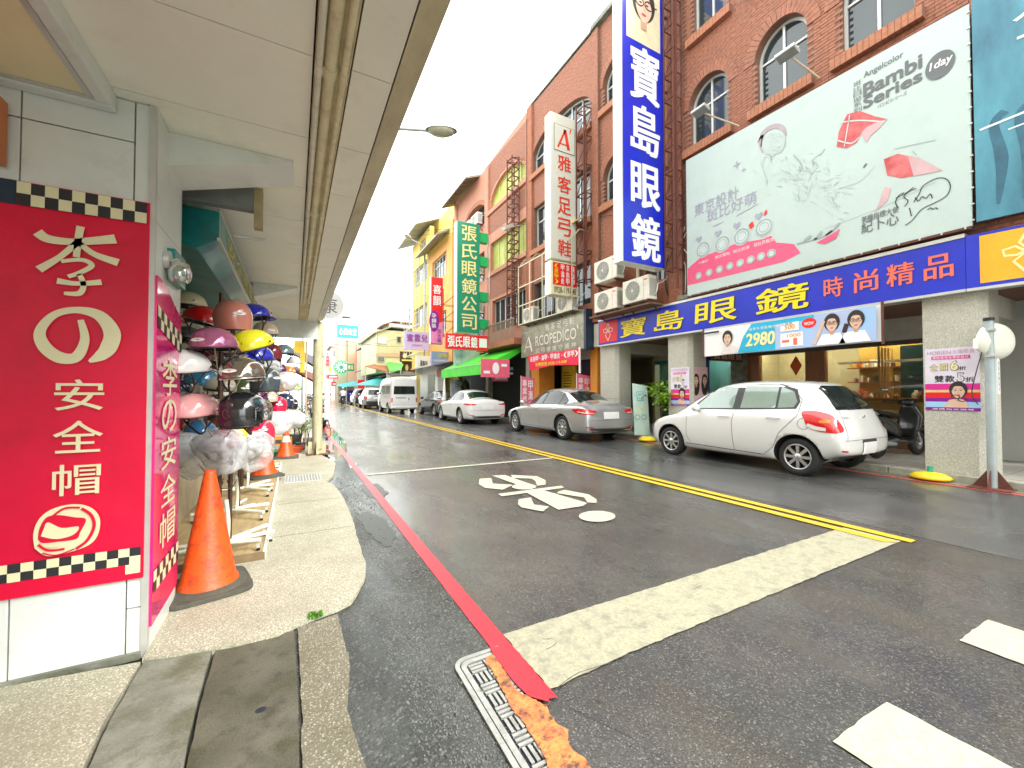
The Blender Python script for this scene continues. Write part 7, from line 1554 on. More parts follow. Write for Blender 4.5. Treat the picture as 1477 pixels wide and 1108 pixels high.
# --- sedans
def sedan_st(L, W, H, k=1.0):
    w = W/2; s = L/4.85
    return [(0, w*.66, .34, .62, .44*1, .68), (.03*s, w*.86, .26, .78, .52, .86), (.09*s, w*.93, .22, .90, .60, 1.00), (.25*s, w*.96, .20, .95, .62, 1.04), (.55*s, w*.98, .19, .95, .60, 1.065), (.80*s, w*.99, .18, .95, .56, H*.80), (1.15*s, w, .18, .94, .55, H*.92), (1.55*s, w, .17, .93, .56, H*.99), (2.1*s, w, .17, .92, .56, H), (2.6*s, w, .17, .91, .56, H*.97), (3.0*s, w, .17, .90, .58, H*.84), (3.42*s, w*.99, .17, .87, .62, .98), (3.8*s, w*.985, .18, .82, .62, .90), (4.3*s, w*.95, .19, .74, .60, .80), (4.65*s, w*.84, .22, .64, .5, .70), (4.82*s, w*.62, .27, .54, .4, .58)]
def sedan_deco(L, W, H, style):
    s = L/4.85
    def f(t, wrap, seam, bvh):
        pm = MATS['paint_silver'] if style == 'silver' else MATS['paint_white2'] if style == 'white' else MATS['paint_black']
        Y = lambda a: a*s
        for sd_ in (-1, 1):
            wrap('window_trim', [(Y(3.28), .955), (Y(3.30), .99), (Y(2.85), H*.87), (Y(2.5), H*.945), (Y(1.9), H*.965), (Y(1.35), H*.90), (Y(1.0), H*.75), (Y(.98), .99), (Y(2), .965)], 'x', trim_d, off=.002, side=sd_)
            wrap('side_window', [(Y(3.12), .975), (Y(2.22), .98), (Y(2.20), H*.945), (Y(2.5), H*.925), (Y(2.85), H*.84)], 'x', glass_car, side=sd_)
            wrap('side_window', [(Y(2.12), .98), (Y(1.32), .99), (Y(1.36), H*.875), (Y(1.65), H*.93), (Y(2.10), H*.945)], 'x', glass_car, side=sd_); wrap('quarter_window', [(Y(1.26), .99), (Y(1.0), 1.0), (Y(1.03), H*.75), (Y(1.30), H*.86)], 'x', glass_car, side=sd_)
            seam([(Y(3.42), .95), (Y(3.42), .5), (Y(3.3), .30), (Y(2.25), .28)], sd_); seam([(Y(2.18), .96), (Y(2.22), .6), (Y(2.18), .28)], sd_); seam([(Y(2.2), .28), (Y(1.55), .27), (Y(1.35), .45), (Y(1.1), .75), (Y(1.05), .96)], sd_)
            seam([(Y(3.5), .27), (Y(1.5), .25)], sd_, .016, alu if style == 'silver' else trim_d, 'sill_trim')
            pass
            wrap('tail_light', [(-.30, .83), (-.10, .88), (.14, .90), (.38, .87), (.30, .80), (.10, .75), (-.12, .735), (-.27, .75)] if style == 'silver' else [(-.30, .84), (-.1, .87), (.20, .87), (.30, .83), (.1, .79), (-.1, .79), (-.27, .81)], 'd', tail_r, .008, sd_); wrap('tail_light_lens', [(-.26, .78), (-.02, .80), (.18, .82), (.16, .80), (-.02, .775), (-.25, .762)], 'd', tail_w, .011, sd_)
            wrap('headlight', [(Y(4.25), .74), (Y(4.6), .70), (Y(4.68), .60), (Y(4.4), .60)], 'x', tail_w, off=.006, side=sd_)
            for y, z in ((2.42, .84), (1.42, .85)):
                h = bvh.ray_cast(Vector((sd_*3, Y(y), z)), Vector((-sd_, 0, 0)))[0]; q = MB(); q.tube(smoothpts([(h.x, Y(y)+.1, z), (h.x+sd_*.026, Y(y)+.07, z), (h.x+sd_*.026, Y(y)-.07, z), (h.x, Y(y)-.10, z)], 4), .010, 8); q.build('door_handle', pm if style != 'silver' else chrome, t, world=False)
            wrap('rear_reflector', [(sd_*.58, .38), (sd_*.80, .40), (sd_*.80, .43), (sd_*.58, .41)], 'y-', tail_r, .006)
        wrap('rear_window', [(-.56, Y(.62)), (.56, Y(.62)), (.50, Y(1.20)), (-.50, Y(1.20))], 'z', glass_car)
        wrap('windscreen', [(-.56, Y(2.75)), (.56, Y(2.75)), (.62, Y(3.34)), (-.62, Y(3.34))], 'z', glass_car)
        wrap('number_plate', [(-.26, .62), (.26, .62), (.26, .80), (-.26, .80)], 'y-', plate_m, .014)
        wrap('boot_gap', [(-.76, .58), (.76, .58), (.76, .587), (-.76, .587)], 'y-', seam_m, .003)
        wrap('lower_bumper', [(-.62, .27), (.62, .27), (.70, .36), (-.70, .36)], 'y-', trim_d, .004)
        if style == 'silver': wrap('chrome_strip', [(-.72, .36), (.72, .36), (.72, .375), (-.72, .375)], 'y-', chrome, .006); q = MB(); q.lathe([(.030, 0), (.036, .006), (.030, .010)], 16, chrome, Matrix.Translation((0, .055, .905))@Matrix.Rotation(math.pi/2, 4, 'X')); q.build('badge', None, t, world=False)
        else: seam([(.08, .46), (.3, .44)], -1, .012, trim_d)
        mirror(t, W-.04, Y(3.16), 1.0, pm)
    return f
car('silver_sedan', 'silver four door sedan parked behind the white hatchback', 'car', (7.42, 8.25, 0), R_(-1), sedan_st(4.85, 1.82, 1.45), sv, 4.85, 1.80, (1.05, 3.87), .335, .22, sedan_deco(4.85, 1.82, 1.45, 'silver'), 9)
car('white_sedan', 'white sedan parked beyond the silver one by the green awning', 'car', (6.93, 15.0, 0), R_(-1), sedan_st(4.55, 1.80, 1.44), MATS['paint_white2'], 4.55, 1.78, (.98, 3.62), .33, .22, sedan_deco(4.55, 1.8, 1.44, 'white'), 10, False)
carpaint('black', (.02, .022, .024))
car('black_sedan', 'dark sedan partly hidden between the white sedan and the white van', 'car', (7.6, 20.6, 0), R_(1), sedan_st(4.6, 1.78, 1.44), MATS['paint_black'], 4.6, 1.76, (1.0, 3.65), .33, .21, sedan_deco(4.6, 1.78, 1.44, 'black'), 8)
# --- van
vs_ = [(0, .80, .36, .90, .66, 2.10), (.02, .82, .30, 1.0, .74, 2.20), (.06, .84, .27, 1.10, .77, 2.25), (.4, .845, .25, 1.15, .77, 2.28), (2, .85, .24, 1.15, .77, 2.29), (3.3, .85, .24, 1.15, .77, 2.27), (3.75, .85, .25, 1.13, .75, 2.12), (4.15, .84, .25, 1.10, .76, 1.60), (4.45, .82, .26, 1.0, .76, 1.12), (4.62, .74, .28, .85, .66, .95), (4.70, .6, .34, .7, .5, .76)]
def van_deco(t, wrap, seam, bvh):
    for s_ in (-1, 1):
        wrap('side_window', [(4.0, 1.18), (3.3, 1.20), (3.3, 1.72), (3.72, 1.72)], 'x', glass_car, side=s_); wrap('side_window', [(3.15, 1.20), (1.8, 1.22), (1.8, 1.74), (3.15, 1.73)], 'x', glass_pale, side=s_); wrap('side_window', [(1.65, 1.22), (.45, 1.24), (.45, 1.74), (1.65, 1.74)], 'x', glass_pale, side=s_)
        seam([(3.22, 1.8), (3.22, .35)], s_); seam([(1.72, 1.8), (1.72, .35)], s_); seam([(3.2, 1.0), (.4, 1.02)], s_)
        wrap('tail_light', [(s_*.70, .98), (s_*.82, .98), (s_*.83, .70), (s_*.71, .70)], 'y-', tail_r, .01); wrap('tail_light_lens', [(s_*.71, .80), (s_*.82, .80), (s_*.825, .73), (s_*.715, .73)], 'y-', amber, .013)
    wrap('rear_window', [(-.66, 1.20), (.66, 1.20), (.62, 1.70), (-.62, 1.70)], 'y-', glass_car); wrap('rear_garnish', [(-.52, .96), (.1, .96), (.1, 1.0), (-.52, 1.0)], 'y-', trim_d, .008); wrap('number_plate', [(-.2, .74), (.2, .74), (.2, .9), (-.2, .9)], 'y-', plate_m, .01)
    wrap('tail_gap', [(-.72, .56), (.72, .56), (.72, .567), (-.72, .567)], 'y-', seam_m, .003); q = MB(); q.box((-.8, -.06, .36), (.8, .05, .46)); q.build('rear_bumper', MATS['paint_white2'], t, world=False, bevel=.02); q = MB(); q.box((.25, -.02, .85), (.29, .0, .98)); q.build('door_handle', trim_d, t, world=False); q = MB(); q.tube([(.0, -.01, 1.16), (.12, -.02, 1.3), (.3, -.015, 1.2)], .01, 5); q.build('rear_wiper', black, t, world=False)
    mirror(t, 1.66, 3.8, 1.25, MATS['paint_white2'])
car('white_van', 'white high roof van parked ahead of the row of cars', 'van', (5.98, 25.2, 0), 0, vs_, MATS['paint_white2'], 4.70, 1.70, (.95, 3.52), .32, .2, van_deco, 6, False, crown=.03)
# --- suv
su_ = [(0, .62, .40, .80, .5, .92), (.04, .80, .32, .98, .60, 1.12), (.12, .86, .28, 1.05, .64, 1.40), (.28, .88, .26, 1.08, .64, 1.62), (.6, .89, .25, 1.08, .63, 1.70), (1.6, .89, .24, 1.06, .63, 1.74), (2.4, .89, .24, 1.04, .64, 1.66), (2.9, .885, .25, 1.0, .66, 1.34), (3.25, .88, .25, .97, .68, 1.08), (3.8, .86, .27, .9, .66, .98), (4.2, .78, .3, .8, .55, .84), (4.35, .6, .36, .66, .4, .7)]
def suv_deco(t, wrap, seam, bvh):
    for s_ in (-1, 1): wrap('side_window', [(2.7, 1.1), (1.75, 1.12), (1.75, 1.55), (2.3, 1.5)], 'x', glass_car, side=s_); wrap('side_window', [(1.65, 1.12), (.55, 1.14), (.62, 1.52), (1.65, 1.55)], 'x', glass_car, side=s_); wrap('tail_light', [(s_*.66, 1.0), (s_*.86, 1.02), (s_*.86, .82), (s_*.66, .84)], 'y-', tail_r, .008)
    wrap('rear_window', [(-.6, 1.12), (.6, 1.12), (.55, 1.52), (-.55, 1.52)], 'y-', glass_car); wrap('number_plate', [(-.2, .78), (.2, .78), (.2, .94), (-.2, .94)], 'y-', plate_m, .01); wrap('lower_bumper', [(-.72, .34), (.72, .34), (.74, .62), (-.74, .62)], 'y-', trim_d, .005); mirror(t, 1.74, 2.6, 1.15, MATS['paint_silver'])
car('silver_suv', 'silver sport utility car parked in front of the white van', 'car', (5.72, 33.5, 0), 0, su_, sv, 4.35, 1.78, (.85, 3.45), .34, .22, suv_deco, 6, False)
car('dark_suv', 'dark car farthest along the parked row before the teal canopies', 'car', (6.0, 42, 0), 0, su_, MATS['paint_black'], 4.35, 1.78, (.85, 3.45), .34, .22, suv_deco, 6, False)

# ================================================================ SCOOTERS
def make_scooter(label, loc, rz, pm, detail=True, group=None, sc=1):
    """front towards +x, base at the ground between the wheels"""
    t = thing('scooter', label, 'scooter', loc, rz, group); t.scale = (sc, sc, sc)
    for x, nm in ((-.62, 'rear_wheel'), (.62, 'front_wheel')):
        Mx = Matrix.Translation((x, 0, .23))@Matrix.Rotation(math.pi/2, 4, 'X'); q = MB(); q.lathe([(.13, -.045), (.20, -.055), (.23, -.02), (.23, .02), (.20, .055), (.13, .045)], 28, rubber, Mx); q.build(nm, None, t, world=False)
        q = MB(); q.lathe([(.13, -.035), (.02, -.03), (.02, .03), (.13, .035)], 20, rim_m, Mx); q.build('rim', None, t, world=False)
    def loft(nm, secs, m):
        q = MB(); n = 12; vs = []
        for (x, z, w, h, tilt) in secs:
            for k in range(n): a = 2*math.pi*k/n; ca, sa = math.cos(a), math.sin(a); yy = w*math.copysign(abs(ca)**.7, ca); dz = h*math.copysign(abs(sa)**.7, sa); vs.append((x+dz*math.sin(tilt), yy, z+dz*math.cos(tilt)))
        q.add(vs, [(i*n+k, i*n+(k+1)%n, (i+1)*n+(k+1)%n, (i+1)*n+k) for i in range(len(secs)-1) for k in range(n)]+[tuple(range(n-1,-1,-1)), tuple(range((len(secs)-1)*n, len(secs)*n))], m, True); return q.build(nm, None, t, world=False)
    loft('rear_body', [(-.92, .72, .05, .04, 0), (-.85, .70, .11, .09, 0), (-.6, .66, .15, .13, 0), (-.3, .58, .15, .16, 0), (-.12, .48, .13, .16, 0)], pm)
    loft('seat', [(-.82, .83, .09, .025, 0), (-.7, .84, .13, .045, 0), (-.4, .80, .14, .05, 0), (-.1, .76, .11, .045, 0), (.0, .74, .06, .03, 0)], black)
    loft('floorboard', [(-.2, .30, .15, .05, 0), (.1, .27, .16, .035, 0), (.35, .30, .14, .05, .4)], black)
    loft('leg_shield', [(.28, .36, .13, .05, 1.2), (.38, .55, .19, .04, 1.2), (.42, .75, .20, .05, 1.3), (.40, .90, .13, .07, 1.2), (.36, .98, .09, .05, 1.0)], pm)
    loft('front_fender', [(.42, .46, .05, .03, 0), (.58, .50, .08, .03, 0), (.74, .46, .08, .03, -.5), (.84, .36, .05, .02, -.9)], pm)
    q = MB(); q.cyl((.62, -.06, .23), (.48, -.05, .60), .018, n=8); q.cyl((.62, .06, .23), (.48, .05, .60), .018, n=8); q.build('fork', steel_grey, t, world=False)
    q = MB(); q.tube(smoothpts([(.22, -.34, 1.02), (.30, -.2, 1.03), (.36, 0, 1.0), (.30, .2, 1.03), (.22, .34, 1.02)], 4), .014, 8); q.build('handlebar', black, t, world=False)
    loft('headlight_pod', [(.22, 1.0, .10, .04, 0), (.32, 1.02, .14, .06, 0), (.42, 1.0, .10, .06, 0), (.47, .97, .05, .03, 0)], pm)
    for s_ in (-1, 1):
        q = MB(); q.tube([(.30, s_*.18, 1.03), (.30, s_*.24, 1.16), (.26, s_*.30, 1.22)], .007, 6, black); q.lathe([(.001, -.012), (.05, -.01), (.055, 0), (.05, .01), (.001, .012)], 14, chrome if s_ > 0 else black, Matrix.Translation((.25, s_*.32, 1.24))@Matrix.Rotation(math.pi/2, 4, 'Y'), True, .8, 1.2); q.build('mirror', None, t, world=False)
    q = MB(); q.box((-.99, -.12, .66), (-.90, .12, .74), tail_r); q.build('tail_light', None, t, world=False); q = MB(); q.box((-1.03, -.12, .42), (-1.02, .12, .58)); q.build('number_plate', plate_m, t, world=False)
    if detail:
        P = Panel((-1.03, .11, .44), (0,-1,0)); P.text('K5C', .02, .02, .20, .11, black_print, 1, .02); o = P.b.build('plate_text', None, t, world=False)
    q = MB(); q.prism([(-1.0, -.09, .30), (-.8, -.10, .56), (-.8, .10, .56), (-1.0, .09, .30)], (.02, 0, 0)); q.build('mudguard', black, t, world=False)
    q = MB(); q.cyl((-.85, -.14, .30), (-.35, -.14, .26), .05, .035, 12, steel_grey); q.cyl((-.62, .0, .23), (-.2, -.05, .28), .09, .11, 10, black); q.cyl((-.66, .12, .25), (-.55, .10, .62), .03, n=8, m=black); q.build('exhaust', None, t, world=False)
    q = MB(); q.tube(smoothpts([(-.80, -.13, .80), (-.96, -.11, .88), (-.98, 0, .90), (-.96, .11, .88), (-.80, .13, .80)], 4), .013, 8); q.build('grab_rail', alu, t, world=False)
    return t
sc_black = mat('scooter_black', (.035, .038, .04), .25, .2, var=.1, coat=.6); sc_silver = mat('scooter_silver', (.40, .41, .42), .3, .4, var=.05, coat=.5)
make_scooter('black scooter parked in the arcade between the hatchback and the nearest column', (9.95, 3.30, .128), R_(-8), sc_black)
# ================================================================ RIGHT-HAND STREET FURNITURE
t = thing('mirror_post', 'grey steel post with the back of a round traffic mirror by the near column', 'sign post', (8.40, 1.80, 0))
q = MB(); q.cyl((8.40, 1.80, .02), (8.40, 1.80, 2.30), .048, n=18); q.build('post', mat('post_paint', (.42, .50, .52), .45, .3, var=.15, vs=4, stain=(.5, .45, .3), ss=5, sa=.6), t)
q = MB(); q.cyl((8.40, 1.80, 2.30), (8.40, 1.80, 2.345), .054, n=18); q.build('cap', black, t)
q = MB()
for dx, dy in ((1, 0), (-1, 0), (0, 1), (0, -1)): q.prism([(8.40+dx*.045, 1.80+dy*.045, .02), (8.40+dx*.19, 1.80+dy*.19, .02), (8.40+dx*.045, 1.80+dy*.045, .26)], (.012*(abs(dy)), .012*abs(dx), 0))
q.box((8.2, 1.6, .01), (8.6, 2.0, .022)); q.build('base_fins', steel_rust, t)
mc_ = Vector((8.50, 1.75, 2.02)); q = MB(); Mx = Matrix.Translation(mc_)@Matrix.Rotation(R_(-30), 4, 'Z')@Matrix.Rotation(R_(90), 4, 'X')
q.lathe([(.001, .055), (.13, .05), (.20, .03), (.245, .0), (.258, -.03), (.245, -.045)], 40, mat('mirror_back', (.74, .74, .64), .35, var=.04, stain=(.6,.5,.3), ss=4, sa=.3), Mx); q.lathe([(.245, -.045), (.001, -.06)], 40, chrome, Mx); q.build('mirror_head', None, t)
q = MB()
for z in (1.80, 2.16): q.box((8.33, 1.74, z), (8.62, 1.78, z+.03)); q.cyl((8.40, 1.80, z), (8.40, 1.80, z+.035), .056, n=16)
q.build('clamp', alu, t)
q = MB(); q.box((8.22, 1.88, 1.92), (8.40, 1.91, 2.06)); tag(q.build('address_plate', white_print), 'small blank white plate left of the mirror post', 'plate')
q = MB(); q.box((8.44, 1.74, 1.30), (8.53, 1.80, 1.78)); q.build('notice_plate', white_print, t); P = Panel((8.44, 1.74, 0), (1,0,0)); P.column('停車收費路段', .02, .07, 1.33, 1.75, black_print, 1, .01); P.build('lettering', t)
q = MB(); q.box((8.47, 1.78, .86), (8.56, 1.80, 1.28)); q.build('notice_plate', mat('old_plate', (.68, .66, .56), .5, var=.1), t)
q = MB(); q.tube(smoothpts([(8.34, 1.85, 1.90), (8.28, 1.9, 1.6), (8.30, 1.95, 1.3), (8.33, 1.9, 1.15)]), .006, 5); q.build('wire', black, t)
# yellow base with green stub
t = thing('sign_pedestal', 'yellow rubber sign base with a broken green post stub at the kerb', 'sign base', (8.42, 2.45, .03)); yb = mat('yellow_rubber', (.80, .62, .02), .5, var=.12)
q = MB(); q.lathe([(.001, 0), (.20, 0), (.205, .03), (.15, .075), (.06, .10), (.001, .10)], 28, yb, Matrix.Translation((8.42, 2.42, .03)), True, 1.0, 1.15); q.build('base', None, t); q = MB(); q.cyl((8.42, 2.42, .12), (8.42, 2.42, .21), .035, n=12); q.build('stub', mat('green_stub', (.05, .42, .28), .5), t)
t = thing('sign_pedestal', 'yellow sandbag base on the kerb between the silver sedan and the hatchback', 'sign base', (8.45, 8.6, .13)); q = MB(); q.lathe([(.001, 0), (.22, 0), (.22, .04), (.14, .10), (.001, .11)], 20, yb, Matrix.Translation((8.35, 7.9, .03))); q.build('base', None, t)
# standee board
t = thing('standee_board', 'pale mint advertising standee leaning between the silver sedan and the potted tree', 'advertising board', (8.55, 8.2, .13))
Rv = Vector((1, -.35, 0)).normalized(); P = Panel((8.34, 8.35, .13), Rv, Vector((.02, .12, 1))); Nn = P.N
q = MB(); q.prism([P.P(0, 0, 0), P.P(.46, 0, 0), P.P(.50, 1.38, 0), P.P(.06, 1.46, 0)], -Nn*.02); q.build('board', mat('standee_mint', (.50, .68, .68), .4, var=.15, vs=2, col2=(.62, .80, .66)), t)
gt = mat('green_text', (.12, .45, .32), .5); P.rect(.16, .95, .36, 1.22, gt, 1); P.rect(.18, .97, .34, 1.20, mat('standee_light', (.6, .78, .78), .4), 2); P.row('護眼', .19, .33, 1.09, 1.18, gt, 3, .02); P.row('特惠', .19, .33, .98, 1.07, gt, 3, .02); P.ring(.13, .5, .08, .07, .01, black_print, 2); P.ring(.32, .5, .08, .07, .01, black_print, 2); P.row('眼鏡', .12, .38, .68, .78, mat('pale_yellow', (.9,.8,.35), .4), 2, .01); P.build('print', t)
# potted tree
pot_b = mat('pot_black', (.04, .04, .04), .5)
fplant(8.70, 7.75, .13, 1.15, 900, leaf_l, 'potted_tree', 'bright green potted tree beside the second speckled column', 'potted tree', 1.05, .13, pot_b)
# red flags
for i, (x, y, lb) in enumerate([(7.75, 13.75, 'pink white lettered banner flag left of the silver sedan'), (8.35, 11.0, 'pink banner flag standing behind the roof of the silver sedan')]):
    t = thing('banner_flag', lb, 'banner flag', (x, y, .1), 0, 'pink shop banner flags'); P = Panel((x, y, 0), (1,-.1,0)); w = .58; z0 = .55 if i == 0 else .9; z1 = 1.95
    q = MB(); q.prism([(x+.03, y, z0), (x+w-.03, y-.05, z0), (x+w+.03, y-.06, z1-.08), (x+.03, y, z1)], (0, .01, 0)); q.build('cloth', mat('flag_pink', (.75, .12, .20), .5, var=.1), t); q = MB(); q.cyl((x+.02, y+.02, .05), (x+.03, y+.02, z1+.02), .012, n=8); q.cyl((x, y+.03, .03), (x, y+.03, .10), .16, n=12); q.build('pole', white_print, t)
    P.column('專業修腳', .08, .27, z0+.05, z1-.12, white_print, 3, .02); P.column('甲溝炎', .33, .52, z0+.05, z1-.15, white_print, 3, .02); P.build('lettering', t)
# green awning
awn = mat('awning_green', (.06, .62, .03), .5, var=.12, vs=2)
t = thing('green_awning', 'bright green cloth awning over the shop behind the white sedan', 'awning', (8, 20, 2.5))
z0 = 2.45
q = MB(); q.add([(6.95, 15.2, 2.50), (6.95, 21.0, 2.50), (8.65, 21.0, 3.30), (8.65, 15.2, 3.30)], [(0, 1, 2, 3)]); q.add([(6.95, 15.2, 2.50), (6.95, 21.0, 2.50), (6.95, 21.0, 2.08), (6.95, 15.2, 2.08)], [(0, 1, 2, 3)]); q.add([(6.95, 15.2, 2.5), (8.65, 15.2, 3.30), (8.65, 15.2, 3.1), (6.95, 15.2, 2.08)], [(0, 1, 2, 3)]); q.build('cloth', awn, t)
q = MB(); q.bar((6.97, 15.2, 2.5), (6.97, 21, 2.5), .04); q.bar((7, 15.3, 2.45), (8.65, 15.3, 3.2), .03); q.bar((7, 20.9, 2.45), (8.65, 20.9, 3.2), .03); q.build('frame', alu, t)
boxsign('slanted_red_banner', 'slanted red and white printed banner under the right end of the green awning', (694, 519, 735, 544), y=14.9, m=mat('flag_pink', (.75, .12, .20), .5), d=.04, txt=[('o', .5, .5, .12, .32, white_print, 0), ('#', .08, .2, .3, .35, white_print, 0), ('#', .7, .6, .9, .75, white_print, 0)])
boxsign('woman_poster', 'blue poster with a woman portrait under the green awning', (650, 548, 679, 572), y=20.4, m=paleb, d=.05, txt=[('o', .72, .55, .2, .42, hr, 0), ('o', .72, .45, .13, .28, sk, 0)])
boxsign('small_white_sign', 'small white sign with blue writing behind the slanted banner', (718, 530, 748, 540), y=16.6, m=white_print, txt=[('#', .1, .3, .9, .6, mat('sign_blue', (.01,.03,.5), .4), 0)])
boxsign('small_red_sign', 'small pale red sign beneath the white sign in the arcade', (712, 541, 733, 550), y=16.9, m=mat('flag_pink', (.75, .12, .20), .5), txt=[('#', .1, .3, .9, .7, white_print, 0)])
fplant(8.0, 19.9, .1, 1.7, 260, leaf_d, 'shop_shrub', 'dark green shrub by the shop door behind the white sedan', 'shrub', 1.0, .12, pot_b)
t = thing('closed_parasol', 'closed white parasol standing at the kerb left of the white sedan', 'parasol', (6.9, 20.1, 0)); q = MB(); q.lathe([(.02, 2.05), (.05, 1.8), (.09, 1.2), (.12, .6), (.10, .55)], 12, white_print, Matrix.Translation((6.85, 20.2, 0))); q.cyl((6.85, 20.2, 0), (6.85, 20.2, .6), .03, n=8, m=alu); q.build('cloth', None, t)
# white shop wall at px 600-622
t = thing('white_corner_shop', 'white walled corner shop with a thin canopy behind the white van', 'shop', (8, 27, 0)); q = MB(); q.box((7.9, 24.6, .1), (8.4, 28.6, 3.15)); q.build('wall', white_panel, t); q = MB(); q.prism([(7.2, 23.6, 2.9), (8.5, 23.6, 3.2), (8.5, 23.6, 3.26), (7.2, 23.6, 2.96)], (0, 5.0, 0)); q.build('canopy', MATS['grey_eave'], t); q = MB(); q.box((7.86, 25.2, .2), (7.9, 26.6, 2.5)); q.build('shutter', MATS['brushed_metal'], t)
q = MB(); q.box((7.8, 24.55, 2.3), (8.35, 24.59, 2.75)); q.build('pink_notice', MATS['sign_palepink'], t)

# ================================================================ FAR BUILDINGS, RIGHT ROW
corr = mat('cream_siding', (.66, .62, .40), .6, var=.08, vs=2, stain=(.5, .42, .25), ss=1, sa=.4)
t = thing('cream_siding_building', 'cream corrugated metal building facing down the street beyond the yellow house', 'building', (8, 42, 0))
y = 40.0; a_ = PY(543, 478, y); b_ = PY(606, 470, y); x0, x1 = a_.x, 12.5; zt = PY(560, 474, y).z; zl = 3.2
q = MB(); q.box((x0, y+.1, zl), (x1, y+10, zt-.15)); q.build('wall', corr, t); q = MB(); n = int((x1-x0)/.16)
for k in range(n): q.box((x0+k*.16, y+.04, zl+1.9), (x0+k*.16+.08, y+.1, zt-.15))
stuff(q.build('corrugation', corr, t)); q = MB(); q.prism([(x0-.3, y-.2, zt-.5), ((x0+x1)/2-1.5, y-.2, zt+.25), (x1, y-.2, zt+.1), (x1, y-.2, zt-.02), ((x0+x1)/2-1.5, y-.2, zt+.12), (x0-.3, y-.2, zt-.6)], (0, 10.5, 0)); q.build('roof', MATS['grey_eave'], t)
q = MB(); q.box((x0, y+.0, zl+1.55), (x1, y+.1, zl+1.85)); q.build('band', mat('salmon_band', (.60, .38, .24), .6), t)
for (px0, py0, px1, py1, m_) in ((546, 487, 557, 495, white_panel), (573, 486, 578, 494, win_glass), (545, 515, 554, 521, win_glass_pale)):
    p0 = PY(px0, py1, y); p1 = PY(px1, py0, y); q = MB(); q.box((p0.x-.06, y-.0, p0.z-.06), (p1.x+.06, y+.03, p1.z+.06)); o = q.build('window', alu, t); q = MB(); q.box((p0.x, y-.03, p0.z), (p1.x, y-.004, p1.z)); q.build('pane', m_, o)
q = MB(); q.box((x0+2, y+4, zt), (x1, y+12, zt+1.2)); q.build('penthouse', corr, t); q = MB(); q.prism([(x0+1.2, y+3.8, zt+1.0), (x0+2.4, y+3.8, zt+1.5), (x1, y+3.8, zt+1.4), (x1, y+3.8, zt+1.3), (x0+2.4, y+3.8, zt+1.35), (x0+1.2, y+3.8, zt+.9)], (0, 8, 0)); q.build('penthouse_roof', mat('rust_roof', (.25, .10, .06), .7, var=.3), t)
# striped awning + balcony house
t = thing('balcony_house', 'narrow grey house with dark awnings and barred balcony beyond the cream building', 'building', (7, 52, 0))
hx0, hx1 = PY(521, 500, 52).x, PY(543, 500, 52).x+1; q = MB(); q.box((hx0+.6, 52, 0), (hx1+3, 60, 8.6)); q.build('wall', mat('grey_house', (.46, .42, .30), .7, var=.2, vs=1), t)
q = MB()
for z in (6.6, 3.9): q.prism([(hx0-.3, 51, z), (hx0+2, 51, z+.9), (hx0+2, 51, z+.8), (hx0-.3, 51, z-.1)], (0, 4, 0))
q.build('awning', mat('dark_awning', (.06, .06, .045), .6, var=.3), t); q = MB()
for k in range(8): q.bar((hx0+.2+k*.25, 51.3, 4.8), (hx0+.2+k*.25, 51.3, 6.0), .05)
q.bar((hx0+.1, 51.3, 6.0), (hx0+2.2, 51.3, 6.0), .07); q.bar((hx0+.1, 51.3, 4.8), (hx0+2.2, 51.3, 4.8), .1); q.build('balcony', MATS['cage_white'], t)
q = MB(); q.box((hx0+1.2, 53, 8.6), (hx0+3, 56, 9.8)); q.cyl((hx0+1.6, 52.5, 8.6), (hx0+1.6, 52.5, 10.4), .45, n=14); q.build('roof_tank', steel_grey, t)
for k in range(3): q = MB(); q.box((hx0+.8, 51.96, 2.2+k*2.3), (hx0+1.9, 52.0, 3.2+k*2.3)); q.build('window', win_glass, t)
t = thing('salmon_tower_house', 'salmon pink narrow house with a rusty ladder frame far down the street', 'building', (7, 62, 0)); s0, s1 = PY(502, 500, 62).x, PY(515, 500, 62).x; zt = PY(508, 488, 62).z
q = MB(); q.box((s0, 62, 0), (s1, 68, zt)); q.build('wall', mat('salmon_render', (.66, .38, .25), .7, var=.1), t); q = MB(); lattice(q, s1+.1, s1+1.3, 61.5, 2, zt-.5, .3, .9, .10); q.build('ladder_frame', steel_rust, t); q = MB(); q.box((s0-1.2, 62.5, 0), (s0-.02, 68, zt-.3)); q.build('side_wing', mat('tan_wing', (.5, .42, .28), .7), t)
specs = [(478, 496, 500, 75, 'pale pink apartment house far away behind the round green sign', (.62, .42, .38)), (470, 480, 512, 90, 'distant white grey house at the end of the street', (.55, .54, .50)), (492, 505, 503, 82, 'distant brown house between the pink and the salmon houses', (.34, .26, .20)), (487, 498, 515, 100, 'farthest beige block closing the street', (.52, .47, .38))]
